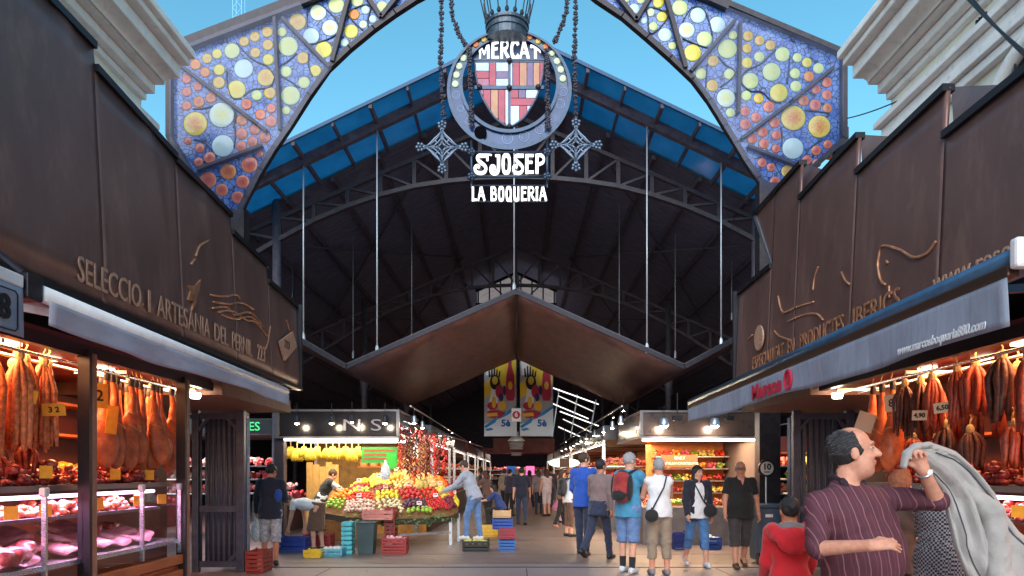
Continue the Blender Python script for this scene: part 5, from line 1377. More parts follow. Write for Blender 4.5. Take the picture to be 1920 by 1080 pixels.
mb = MB(); mb.box2((-2.5, 16.8, 0), (-2.38, 16.92, 2.2)); mb.build('post', M_chrome, fs)
for i in range(5):
    mb = MB(); x = -4.72 + i * 0.145
    mb.box2((x, 15.6, 0.3), (x + 0.14, 15.62 + 0.01 * (i % 2), 1.72 - 0.05 * (i % 3))); mb.build('straw_panel', M_straw, fs)
for z, y in ((2.17, 14.3), (2.17, 15.3)):
    mb = MB(); mb.tube([(-4.8, y, z), (-2.45, y, z)], 0.025, 8); o = mb.build('tube_lamp', M_bulbw, fs)
lamp_light('AREA', (-3.6, 14.7, 2.16), 32, (1.0, 0.80, 0.54), fs, 2.0, 0.8)
lamp_light('AREA', (-2.1, 15.6, 2.3), 19, (1.0, 0.80, 0.54), fs, 0.8, 2.0)
for i, (ch, px) in enumerate((('J', 545), ('I', 585), ('O', 628), ('N', 660), ('S', 705))):
    if ch in 'NS': put_text(ch, 0.34, P(px, 798, 14.17), (1, 0, 0), (0, 0, 1), mat('sign_grey', S(96, 96, 108), 0.4, 0.4), fs, sx=1.6)
for i, px in enumerate((557, 622, 722)):
    spot_lamp(P(px, 794, 13.9), '%s black spotlight from the left above the fruit stall' % ORD[i], 'spotlights above the fruit stall', 7, r=0.075)
spot_lamp(P(660, 792, 13.8), 'bright bare spotlight above the middle of the fruit stall', 'spotlights above the fruit stall', 9, r=0.05, glow=mat('hot_bulb', (1, 1, 1), 0.5, emit=((1, 0.93, 0.8), 60.0)))
gs = thing('green_sign', 'green price board with red writing hanging in the fruit stall', 'sign', P(712, 870, 14.4))
a = P(678, 838, 14.4); b = P(745, 868, 14.4)
mb = MB(); mb.box2((a.x, 14.4, b.z), (b.x, 14.43, a.z)); mb.build('board', mat('green_board', S(70, 160, 64), 0.6, noise=(5, 0.2)), gs)
mb = MB(); mb.box2((b.x - 0.22, 14.38, b.z - 0.12), (b.x - 0.01, 14.41, a.z - 0.14)); mb.build('leaf_panel', mat('bright_green', S(60, 190, 60), 0.6), gs)
for k in range(3):
    mb = MB(); mb.box2((a.x + 0.05, 14.392, a.z - 0.075 - 0.085 * k), (b.x - 0.06 - 0.16 * (k > 0), 14.398, a.z - 0.05 - 0.085 * k)); mb.build('red_stripe', mat('red_paint', S(200, 60, 40), 0.6), gs)
# fruit display surface: front edge F(u) curving round the corner, back ridge B(u)
FE = [Vector(p) for p in ((-4.0, 14.1, .74), (-3.3, 13.80, .66), (-2.5, 13.68, .64), (-1.8, 13.75, .64), (-1.35, 14.15, .66), (-1.25, 14.9, .70), (-1.35, 16.2, .74))]
BE = [Vector(p) for p in ((-3.95, 14.7, .92), (-3.5, 15.2, 1.24), (-3.05, 15.4, 1.42), (-2.5, 15.45, 1.45), (-2.1, 15.6, 1.42), (-1.85, 16.1, 1.36), (-1.8, 17.0, 1.3))]
def lin(pl, u):
    q = u * (len(pl) - 1); i = min(int(q), len(pl) - 2); return pl[i].lerp(pl[i + 1], q - i)
def disp(u, v):
    p = lin(FE, u).lerp(lin(BE, u), v); p.z += 0.06 * math.sin(math.pi * v); return p
mb = MB(); mb.grid([[disp(u / 24, v / 6) - Vector((0, 0, 0.06)) for u in range(25)] for v in range(7)]); mb.build('display_board', mat('display_wood', S(130, 90, 52), 0.8, noise=(8, 0.3)), fs)
mb = MB(); mb.grid([[lin(FE, u / 24) - Vector((0, 0, 0.06 + 0.12 * v)) for u in range(25)] for v in range(2)]); mb.build('display_apron', mat('apron_dark', S(60, 50, 40), 0.8), fs, solid=0.02)
for p in (FE[1], FE[2], FE[4], FE[5]):
    mb = MB(); mb.box2((p.x - 0.03, p.y + 0.08, 0), (p.x + 0.03, p.y + 0.14, p.z - 0.1)); mb.build('leg', M_steel, fs)
mb = MB(); mb.bar(FE[2] + Vector((0, .1, -.4)), FE[4] + Vector((0, .1, -.4)), 0.04, 0.04); mb.build('stretcher', M_steel, fs)
def fmat(n, c, rough=0.45): return mat('fruit_' + n, S(*c), rough, noise=(11, 0.42), dirt_sheen=(26, tuple(x * 0.45 for x in S(*c)), 0.5))
FR = {'lemon': (fmat('lemon', (240, 206, 50)), .042, (1, 1, 1.15)), 'apple': (fmat('apple', (190, 34, 40)), .045, (1, 1, .92)), 'green': (fmat('green_apple', (150, 186, 60)), .045, (1, 1, .92)), 'orange': (fmat('orange', (240, 130, 30)), .046, (1, 1, 1)),
      'peach': (fmat('peach', (240, 176, 110)), .044, (1, 1, 1)), 'plum': (fmat('plum', (120, 24, 50)), .036, (1, 1, 1.1)), 'pear': (fmat('pear', (200, 190, 80)), .042, (1, 1, 1.35)), 'garlic': (fmat('garlic', (226, 190, 176), .6), .036, (1, 1, .9)),
      'tomato': (fmat('tomato', (216, 50, 30)), .044, (1, 1, .85)), 'mango': (fmat('mango', (220, 150, 60)), .05, (1, .8, 1.4)), 'straw': (fmat('strawberry', (206, 36, 46)), .026, (1, 1, 1.2)), 'fig': (fmat('fig', (90, 50, 76)), .036, (1, 1, 1.1)), 'melon': (fmat('melon', (206, 180, 96), .6), .09, (1, 1, 1.2)), 'cream': (fmat('cream_mushroom', (236, 214, 176), .7), .04, (1, 1, .7)), 'yel': (fmat('yellow_apple', (232, 200, 80)), .045, (1, 1, .95))}
def heap(kind, u0, u1, v0, v1, lab, seed):
    m, r, sh = FR[kind]; ro = random.Random(seed); mb = MB()
    du = (lin(FE, (u0 + u1) / 2 + .01) - lin(FE, (u0 + u1) / 2 - .01)).length / .02; dv = (disp(.5 * (u0 + u1), 1) - disp(.5 * (u0 + u1), 0)).length
    nu = max(2, int((u1 - u0) * du * 0.85 / (1.85 * r))); nv = max(2, int((v1 - v0) * dv / (1.75 * r)))
    for j in range(nv):
        for i in range(nu):
            u = u0 + (u1 - u0) * (i + 0.5 + 0.35 * (j % 2) + ro.uniform(-.12, .12)) / nu; v = v0 + (v1 - v0) * (j + 0.5 + ro.uniform(-.1, .1)) / nv
            if u > 1 or u < 0: continue
            p = disp(u, min(v, 1)); s_ = r * ro.uniform(.74, 1.16)
            up = 0.05 * math.sin(math.pi * (i + .5) / nu) * ro.uniform(.6, 1.2)
            mb.ball(p + Vector((0, 0, s_ * 0.4 + up)), (s_ * sh[0], s_ * sh[1], s_ * sh[2]), 8, 6, Euler((ro.uniform(-.7, .7), ro.uniform(-.7, .7), 0)).to_matrix())
    mb.build('fruit_heap', m, label=lab, cat='fruit', kind='stuff', smooth=True)
HP = [('garlic', 0.13, .27, .02, .30, 'heap of pinkish garlic bulbs at the front left of the fruit display'), ('green', 0.02, .12, .05, .4, 'heap of green apples at the far left end of the fruit display'), ('orange', .02, .12, .42, .8, 'heap of oranges by the vendor at the left end'),
      ('lemon', .13, .25, .82, .98, 'top row of yellow lemons beside the vendor'), ('apple', .13, .25, .66, .81, 'row of dark red apples below the lemons'), ('green', .13, .25, .50, .65, 'row of green apples below the red apples'), ('tomato', .13, .27, .31, .49, 'heap of orange-red tomatoes behind the garlic'),
      ('pear', .26, .38, .80, .98, 'heap of pale pears at the top of the display'), ('yel', .26, .38, .62, .79, 'heap of yellow apples below the pears'), ('plum', .28, .38, .48, .61, 'heap of dark plums in the middle of the display'), ('lemon', .28, .40, .30, .47, 'heap of lemons in the middle of the display'), ('cream', .28, .40, .03, .29, 'heap of pale mushrooms at the front of the display'),
      ('mango', .39, .50, .75, .98, 'heap of orange mangoes high on the display'), ('peach', .39, .52, .52, .74, 'heap of pale peaches in the upper middle'), ('apple', .41, .53, .28, .51, 'heap of red apples on the right of the lemons'), ('fig', .41, .53, .12, .27, 'heap of dark figs near the front edge'), ('green', .41, .55, .01, .11, 'strip of green limes along the front edge'),
      ('orange', .51, .62, .75, .98, 'heap of oranges below the hanging peppers'), ('melon', .53, .62, .5, .74, 'heap of pale melons below the oranges'), ('tomato', .54, .66, .26, .49, 'heap of tomatoes on the corner of the display'), ('straw', .54, .68, .06, .25, 'trays of strawberries at the front corner of the display'),
      ('peach', .63, .75, .55, .98, 'heap of peaches on the aisle side of the display'), ('yel', .67, .80, .28, .54, 'heap of yellow apples on the aisle side'), ('plum', .69, .82, .04, .27, 'heap of plums low on the aisle side'), ('orange', .76, .88, .55, .98, 'heap of oranges further along the aisle side'), ('apple', .81, .92, .25, .54, 'heap of red apples further along the aisle side'), ('lemon', .83, .99, .02, .24, 'heap of lemons at the far low end of the aisle side'), ('tomato', .89, .99, .5, .98, 'heap of tomatoes at the far high end of the aisle side')]
for i, (k_, u0, u1, v0, v1, lab) in enumerate(HP): heap(k_, u0, u1, v0, v1, lab, 200 + i)
for i, (k_, u0, u1, v0, v1, lab) in enumerate(HP):
    if i % 2: continue
    p = disp((u0 + u1) / 2, min(v1 - .02, 1)); hd = thing('price_card', 'white price card standing in the ' + ' '.join(lab.split()[:10]), 'price card', p, .1 * math.sin(i), 'price cards in the fruit')
    mb = MB(); mb.box(p + Vector((0, 0, .15)), (.10, .005, .075), Matrix.Rotation(-.2, 3, 'X')); mb.build('card', M_tagw if i % 4 else M_white, hd)
    mb = MB(); mb.tube([p, p + Vector((0, .01, .12))], .004, 5); mb.build('stick', M_steel, hd)
    mb = MB(); mb.box(p + Vector((0, -.006, .16)), (.06, .004, .02), Matrix.Rotation(-.2, 3, 'X')); mb.build('figures', M_redp, hd)
# baskets on a high shelf at the back
mb = MB(); mb.box2((-3.6, 15.7, 1.60), (-2.2, 16.1, 1.63)); mb.build('back_shelf', M_wood, fs)
for i in range(6):
    c = Vector((-3.48 + i * .23, 15.86, 1.635)); t = thing('fruit_basket', '%s wicker basket from the left on the back shelf of the fruit stall' % ORD[i], 'basket', c, 0, 'baskets on the back shelf')
    mb = MB(); mb.lathe([(.001, 0), (.08, 0), (.105, .09), (.11, .10), (.095, .10), (.07, .02), (.001, .02)], c, 14); mb.build('wicker', M_straw, t)
    mb = MB(); ro = random.Random(900 + i)
    for q in range(14): mb.ball(c + Vector((ro.uniform(-.07, .07), ro.uniform(-.07, .07), .09 + ro.uniform(0, .07))), .033, 8, 6)
    mb.build('fruit', list(FR.values())[(i * 4 + 3) % 15][0], t, smooth=True, kind='stuff')
# leaves hanging along the front edge
mb = MB(); ro = random.Random(5); M_leaf = mat('salad_leaf', (0.09, 0.16, 0.04), 0.6, noise=(6, 0.4))
for k in range(170):
    u = ro.uniform(.16, .70); p = lin(FE, u) + Vector((ro.uniform(-.05, .05), ro.uniform(-.06, .02), ro.uniform(-.16, .02)))
    a = ro.uniform(0, 6.28); l_ = ro.uniform(.06, .12); d1 = Vector((math.cos(a), -abs(math.sin(a)) * .6, ro.uniform(-.8, .1))) * l_; d2 = Vector((-math.sin(a), .2, ro.uniform(-.3, .3))) * l_ * .4
    mb.add([p, p + d1 * .5 + d2, p + d1, p + d1 * .5 - d2], [(0, 1, 2, 3)])
mb.build('leafy_greens', M_leaf, label='green salad leaves hanging along the front edge of the fruit display', cat='leaves', kind='stuff')
# hanging bananas
ban_me = None
mb = MB()
for k in range(7):
    a = (k - 3) * 0.33
    mb.tube([Vector((0.012 * (k - 3), 0, 0)), Vector((0.05 * math.sin(a), -0.03, -0.05)), Vector((0.085 * math.sin(a), -0.045, -0.11)), Vector((0.095 * math.sin(a), -0.035, -0.17)), Vector((0.085 * math.sin(a), -0.015, -0.20))], [0.008, 0.017, 0.020, 0.017, 0.006], 7)
ban_me = mb.mesh('banana_hand', (0, 0, 0)); ban_me.polygons.foreach_set('use_smooth', [True] * len(ban_me.polygons)); ban_me.materials.append(mat('banana', S(232, 196, 60), 0.5, noise=(12, 0.2), dirt_sheen=(20, S(150, 120, 40), 0.4)))
mb = MB(); mb.tube([(0, 0, 0), (0, 0, .10)], 0.008, 6); stem_me = mb.mesh('stalk', (0, 0, 0)); stem_me.materials.append(M_cord)
bx_ = [545, 557, 570, 583, 596, 612, 624, 636, 648, 660, 672]
for i, px in enumerate(bx_):
    p = P(px, 838 + 3 * (i % 2), 14.55)
    t = thing('banana_bunch', '%s bunch of bananas from the left hanging at the top of the fruit stall' % ORD[i], 'bananas', p, 0.4 * math.sin(i), 'bananas hanging in the fruit stall'); s_ = 1.25 + .15 * math.sin(i * 2.3); t.scale = (s_, s_, s_)
    for nm, me in (('banana_hand', ban_me), ('stalk', stem_me)):
        o = bpy.data.objects.new(nm, me); COL.objects.link(o); o.parent = t
# strings of dried peppers at the corner
M_pep = mat('dried_pepper', S(110, 24, 22), 0.4, noise=(14, 0.5), coat=0.2)
M_pep2 = mat('red_pepper', S(196, 34, 36), 0.4, noise=(14, 0.4), coat=0.2)
for i, (px, yt, L, m, Y) in enumerate(((751, 795, .95, M_pep2, 14.3), (760, 800, .9, M_pep, 14.4), (769, 800, 1.0, M_pep, 14.5), (778, 802, 1.05, M_pep, 14.6), (788, 804, 1.05, M_pep, 14.8), (797, 806, 1.0, M_pep, 15.0), (806, 810, 0.9, M_pep, 15.2), (815, 812, 0.95, M_pep2, 15.4), (824, 815, 0.85, M_pep, 15.7), (833, 818, 0.8, M_pep2, 16.0))):
    ro = random.Random(300 + i); p0 = P(px, yt, Y); mb = MB()
    for k in range(int(L / 0.022)):
        a = ro.uniform(0, 6.28); z = -0.022 * k; d = Vector((math.cos(a), math.sin(a), -0.8))
        q = p0 + Vector((0.01 * math.sin(k), 0, z)); mb.tube([q, q + d * 0.045, q + d * 0.085 + Vector((0, 0, -.01))], [0.010, 0.016, 0.003], 5)
    mb.build('pepper_string', m, label='%s string of dried peppers from the left at the fruit stall corner' % ORD[i], cat='peppers', group='pepper strings at the fruit stall', smooth=True, kind='thing')
mb = MB(); mb.tube([P(742, 785, 14.25), P(905, 838, 30.0)], 0.02, 8); mb.build('canopy_rail', M_chrome, fs)
# plastic bag hanging and paper bags
s = SDF((-0.2, -0.15, -0.4), (0.2, 0.15, 0.1), 0.014); s.ell((0, 0, -0.2), (0.10, 0.07, 0.16), k=0.03); s.cap((0, 0, -0.06), (0, 0, 0.04), 0.05, 0.02, k=0.04); s.wrinkle(0.010, 1.6)
o = s.build('plastic_bag', mat('white_plastic', (0.75, 0.75, 0.78), 0.4), label='white plastic bag hanging at the right of the green price board', cat='bag'); o.location = P(723, 868, 14.2); 
for px, col, lab in ((760, S(236, 206, 150), 'cream paper poster'), (779, S(226, 110, 70), 'orange paper poster')):
    a = P(px - 8, 880, 15.1); b = P(px + 8, 908, 15.1); mb = MB(); mb.box2((a.x, 15.1, b.z), (b.x, 15.115, a.z)); mb.build('paper_poster', mat(lab, col, 0.7, noise=(6, .15)), label=lab + ' standing among the fruit under the peppers', cat='poster')

# ---------------------------------------------------------------- crates, tubs and boxes
def crate(px0, px1, pyt, pyb, col, label, slats=4, depth=0.34, Y=None, z0=0.0, fill=None, group='crates on the market floor', rz=0.0, name='crate'):
    Y = Y or 1.5 * F / (pyb - PY0); a = P(px0, pyt, Y); b = P(px1, pyb, Y); zb = b.z if z0 else 0.005
    w = b.x - a.x; h = a.z - zb; c = Vector(((a.x + b.x) / 2, Y + depth / 2, zb))
    t = thing(name, label, 'crate', c, rz, group)
    m = mat('crate_%02x%02x%02x' % col, S(*col), 0.5, noise=(6, 0.2), dirt_sheen=(9, tuple(x * .5 for x in S(*col)), 0.5))
    def pb(nm, lo, hi):
        mb = MB(); mb.box2(lo, hi); o = mb.build(nm, m, None, origin=(0, 0, 0)); o.parent = t; o.location = (0, 0, 0)
    W, D = w / 2, depth / 2
    pb('floor', (-W, -D, 0.0), (W, D, 0.02))
    for sx in (-1, 1):
        for sy in (-1, 1): pb('corner', (sx * W - .012, sy * D - .012, 0.021), (sx * W + .012, sy * D + .012, h))
    for k in range(slats):
        z = 0.03 + (h - 0.03) * k / slats; zz = z + (h - 0.03) / slats * 0.72
        for sy in (-1, 1): pb('slat', (-W + .013, sy * D - .008, z), (W - .013, sy * D + .008, zz))
        for sx in (-1, 1): pb('slat', (sx * W - .008, -D + .013, z), (sx * W + .008, D - .013, zz))
    if fill:
        ro = random.Random(int(px0)); mb = MB()
        for k in range(26): mb.ball((ro.uniform(-W + .04, W - .04), ro.uniform(-D + .04, D - .04), h * ro.uniform(.55, .95)), (.045, .045, .035), 7, 5)
        o = mb.build('contents', fill, None, origin=(0, 0, 0), smooth=True, kind='stuff'); o.parent = t; o.location = (0, 0, 0)
    return t
crate(521, 571, 1006, 1036, (40, 66, 150), 'blue crate the white shirted woman bends over', 3)
crate(570, 618, 1000, 1028, (150, 40, 40), 'dark red crate beside the bending woman', 4, Y=13.5, fill=M_dark)
crate(570, 600, 1031, 1047, (228, 190, 40), 'small yellow crate on the floor in front of the red one', 2, 0.3)
crate(602, 640, 1028, 1044, (96, 176, 196), 'flat light blue crate next to the yellow one', 2, 0.3, fill=mat('white_paper', (.7, .7, .7), .7))
crate(462, 492, 1032, 1076, (140, 52, 44), 'brick red crate at the foot of the left gate', 5, 0.4)
crate(717, 760, 1008, 1040, (160, 50, 48), 'red crate on the floor beside the grey tub', 5, 0.36, fill=M_pink)
crate(868, 915, 1013, 1035, (20, 22, 24), 'black crate under the grey shirted man', 3, 0.42, fill=fmat('cabbage', (190, 180, 90)))
crate(936, 965, 1012, 1033, (44, 96, 166), 'blue lower crate of the pair in the aisle', 3, 0.34)
crate(937, 965, 991, 1011, (150, 44, 56), 'red upper crate of the pair in the aisle', 3, 0.32, Y=13.2, z0=1)
crate(604, 641, 968, 1014, (176, 130, 84), 'pale wooden slatted crate under the garlic', 6, 0.36)
crate(680, 735, 955, 975, (206, 130, 120), 'pink printed fruit box resting on the tub', 2, 0.34, Y=13.3, z0=1)
crate(722, 739, 950, 1010, (140, 44, 40), 'tall stack of dark red crates at the display front', 8, 0.34, Y=13.45, z0=1)
crate(924, 960, 972, 993, (40, 76, 160), 'blue crate standing behind the aisle pair', 3, 0.4, Y=15.0, z0=1)
crate(925, 957, 957, 971, (200, 160, 116), 'cardboard tray on the blue crate in the aisle', 2, 0.36, Y=15.0, z0=1)
crate(900, 932, 984, 1003, (220, 176, 60), 'yellow crate behind the grey shirted man', 3, 0.3, Y=16.0, z0=0)
crate(1264, 1291, 998, 1031, (28, 44, 110), 'dark blue crate below the right counter, left of the cardigan woman', 3, 0.36)
crate(1322, 1352, 1006, 1031, (36, 66, 140), 'blue crate with white paper below the right counter', 3, 0.36, fill=mat('white_paper', (.7, .7, .7), .7))
for k in range(7):
    Yt = 12.75; z = 0.006 + k * 0.085
    t = thing('tray', '%s teal plastic tray from the floor in the stack by the grey tub' % ORD[k], 'tray', ((653.5 - PX0) / F * Yt, Yt, z), 0, 'stack of teal trays')
    mb = MB(); mb.box2((-.09, -.15, 0), (.09, .15, .012)); M_teal = mat('teal_plastic', S(86, 190, 200), 0.45, noise=(6, .15))
    o = mb.build('floor', M_teal, None, origin=(0, 0, 0)); o.parent = t; o.location = (0, 0, 0)
    for lo, hi in (((-.095, -.155, .013), (.095, -.14, .07)), ((-.095, .14, .013), (.095, .155, .07)), ((-.095, -.139, .013), (-.08, .139, .07)), ((.08, -.139, .013), (.095, .139, .07))):
        mb = MB(); mb.box2(lo, hi); o = mb.build('side', M_teal, None, origin=(0, 0, 0)); o.parent = t; o.location = (0, 0, 0)
tb = thing('tub', 'dark green grey plastic tub full of waste beneath the display', 'tub', P(688, 1040, 12.6))
c = Vector(((688 - PX0) / F * 12.75, 12.75, 0.005))
mb = MB(); mb.lathe([(0.19, 0), (0.235, 0.55), (0.25, 0.56), (0.25, 0.585), (0.225, 0.585), (0.18, 0.04), (0.001, 0.04)], c, 4, axis=Matrix.Rotation(R(45), 3, 'Z')); mb.build('bucket', mat('tub_plastic', S(56, 78, 80), 0.5, noise=(5, .25)), tb, bevel=0.01)
mb = MB(); mb.box2((c.x - .14, c.y - .14, .5), (c.x + .14, c.y + .14, .54)); mb.build('lid', M_clip, tb)

# ---------------------------------------------------------------- right counter stall
M_orange = mat('warm_back', S(206, 120, 60), 0.7, noise=(5, 0.3))
cs = thing('sweet_stall', 'warm lit corner stall with red chocolate sign, right side of the aisle', 'market stall', (3.7, 15.0, 0))
sign_box(cs, 2.56, 5.0, 14.2, 17.4, 2.24, 2.72, mat('grey_sign_box', S(74, 60, 56), 0.3, 0.4, noise=(3, .25)))
mb = MB(); mb.box2((3.1, 16.5, 0), (5.0, 16.6, 2.2)); mb.build('back_wall', M_orange, cs)
mb = MB(); mb.box2((4.92, 14.3, 0), (5.06, 16.5, 2.2)); mb.build('side_wall', mat('grey_side', S(90, 84, 88), 0.5), cs)
mb = MB(); mb.box2((2.6, 14.25, 0), (4.9, 14.9, 0.78)); mb.build('counter', mat('pale_counter', S(128, 116, 112), 0.35, .4, noise=(4, .2)), cs, bevel=0.01)
mb = MB(); mb.box2((2.6, 14.91, 0), (3.2, 17.2, 0.78)); mb.build('counter', mat('pale_counter', (1, 1, 1)), cs)
for z in (1.0, 1.28, 1.56, 1.84):
    mb = MB(); mb.box2((3.2, 16.1 - (z - 1) * .2, z), (4.9, 16.48, z + 0.025)); mb.build('shelf', M_chrome, cs)
mb = MB(); mb.tube([(2.6, 14.3, 2.16), (4.95, 14.3, 2.16)], 0.022, 8); mb.build('tube_lamp', M_bulbw, cs)
lamp_light('AREA', (3.8, 14.9, 2.15), 80, (1.0, 0.60, 0.30), cs, 2.0, 0.8)
lamp_light('AREA', (2.9, 16.2, 2.15), 40, (1.0, 0.66, 0.40), cs, 0.6, 2.0)
cols = [(210, 60, 40), (230, 150, 50), (226, 200, 110), (150, 60, 30), (200, 90, 120), (236, 176, 90), (180, 40, 50), (120, 150, 60)]
ro = random.Random(77)
names_ = ['lowest', 'second', 'third', 'top']
for j, z in enumerate((1.03, 1.31, 1.59, 1.87)):
    for i in range(8):
        mb = MB(); x0 = 3.24 + i * 0.205; m_ = mat('sweets_%d' % ((i * 3 + j) % 8), S(*cols[(i * 3 + j) % 8]), 0.4, noise=(20, .5), coat=.2)
        for q in range(16): mb.box((x0 + ro.uniform(.02, .17), 16.15 + ro.uniform(0, .25), z + ro.uniform(.02, .13)), (.05, .05, .045), Euler((ro.uniform(-1, 1), ro.uniform(-1, 1), 0)).to_matrix())
        mb.build('sweets_tray', m_, label='%s tray from the left of packed sweets on the %s stall shelf' % (ORD[i], names_[j]), cat='sweets', group='sweet trays', kind='stuff')
for i in range(10):
    x = 2.66 + i * 0.22; mb = MB(); m_ = mat('sweets_%d' % (i * 5 % 8), S(*cols[i * 5 % 8]), .4)
    for q in range(22): mb.ball((x + ro.uniform(.01, .19), 14.4 + ro.uniform(0, .45), .82 + ro.uniform(0, .10) + .0), .033, 7, 5)
    mb.build('sweets_tray', m_, label='%s tray from the left of loose sweets on the front counter' % ORD[i], cat='sweets', group='counter sweet trays', kind='stuff', smooth=True)
mb = MB(); mb.grid([[(2.62 + 2.3 * u / 12, 14.27, .80), (2.62 + 2.3 * u / 12, 14.33, 1.22)] for u in range(13)]); mb.build('counter_glass', M_pane, cs)
rs = thing('red_sign', 'red sign reading only catalan chocolate in the right stall', 'sign', P(1272, 876, 15.4))
a = P(1240, 853, 15.4); b = P(1308, 876, 15.4)
mb = MB(); mb.box2((a.x, 15.4, b.z), (b.x, 15.43, a.z)); mb.build('board', mat('red_board', S(200, 66, 40), .6), rs)
put_text('ONLY', .09, ((a.x + b.x) / 2, 15.39, (a.z + b.z) / 2 + .065), (1, 0, 0), (0, 0, 1), M_whp, rs, depth=.004); put_text('CATALAN CHOCOLATE', .075, ((a.x + b.x) / 2, 15.39, (a.z + b.z) / 2 - .055), (1, 0, 0), (0, 0, 1), M_whp, rs, depth=.004)
for i, px in enumerate((1245, 1340)):
    spot_lamp(P(px, 799, 13.95), '%s flood lamp on the front of the right stall sign box' % ('left' if i == 0 else 'right'), 'flood lamps right stall', 10, r=.11, m=M_steel, glow=mat('hot_bulb', (1, 1, 1)))
for i, px in enumerate((1270, 1367)):
    t = thing('security_camera', '%s small boxy camera hanging above the right stall' % ('left' if i == 0 else 'right'), 'camera', P(px, 790, 13.7)); c = P(px, 784, 13.7)
    mb = MB(); mb.box(c, (.16, .2, .1)); mb.build('housing', M_black, t, bevel=.01); mb = MB(); mb.tube([c, c + Vector((0, 0, .5))], .012, 6); mb.build('pole', M_black, t)
# 10 sign, pole and wheelie bin
tn = thing('round_sign', 'round white sign with black ring and number 10 on a thin pole', 'sign', P(1437, 1060, 11.5)); c = P(1437, 878, 11.5)
AX = Matrix.Rotation(R(90), 3, 'X')
mb = MB(); mb.lathe([(.001, 0), (.115, 0), (.115, .02), (.001, .02)], c, 28, axis=AX); mb.build('disc', M_white, tn)
mb = MB(); mb.lathe([(.112, -.004), (.145, -.004), (.145, .034), (.112, .034), (.112, -.004)], c, 28, axis=AX); mb.build('ring', M_black, tn)
put_text('10', .14, c + Vector((0, -.028, .02)), (1, 0, 0), (0, 0, 1), M_ink, tn, bold=.004, depth=.006); mb = MB(); mb.box(c + Vector((0, -.026, -.062)), (.10, .006, .014)); mb.build('small_line', M_ink, tn)
mb = MB(); mb.tube([(c.x, c.y + .02, 0), (c.x, c.y + .02, c.z - .1)], .014, 8); mb.build('pole', M_steel, tn)
wb = thing('wheelie_bin', 'blue grey wheelie bin below the round number sign', 'bin', (P(1441, 1055, 11.2).x, 11.4, 0)); bx0 = P(1418, 1055, 11.2).x; bx1 = P(1466, 1055, 11.2).x
M_bin = mat('bin_plastic', S(66, 88, 108), .5, noise=(5, .2))
mb = MB(); mb.add([(bx0 + .03, 11.15, .06), (bx1 - .03, 11.15, .06), (bx1 - .03, 11.6, .06), (bx0 + .03, 11.6, .06), (bx0, 11.1, .92), (bx1, 11.1, .92), (bx1, 11.68, .92), (bx0, 11.68, .92)], [(3, 2, 1, 0), (4, 5, 6, 7), (0, 1, 5, 4), (1, 2, 6, 5), (2, 3, 7, 6), (3, 0, 4, 7)]); mb.build('tank', M_bin, wb, bevel=.015)
mb = MB(); mb.box2((bx0 - .03, 11.06, .925), (bx1 + .03, 11.72, .975)); mb.build('lid', M_bin, wb, bevel=.015)
mb = MB(); mb.tube([(bx0, 11.74, .93), (bx1, 11.74, .93)], .018, 8); mb.build('handle', M_bin, wb)
for x in (bx0 + .04, bx1 - .04):
    mb = MB(); mb.lathe([(.001, -.03), (.10, -.03), (.10, .03), (.001, .03)], (x, 11.16, .105), 18, axis=Matrix.Rotation(R(90), 3, 'Y')); mb.build('wheel', M_black, wb)
mb = MB(); mb.box((bx0 + .17, 11.095, .80), (.12, .006, .05)); mb.build('sticker', M_whp, wb)
wb2 = copy_tree(wb); wb2.location = Vector(wb.location) + Vector((.42, .55, 0)); tag(wb2, 'second wheelie bin half hidden behind the first and the red child', 'bin')

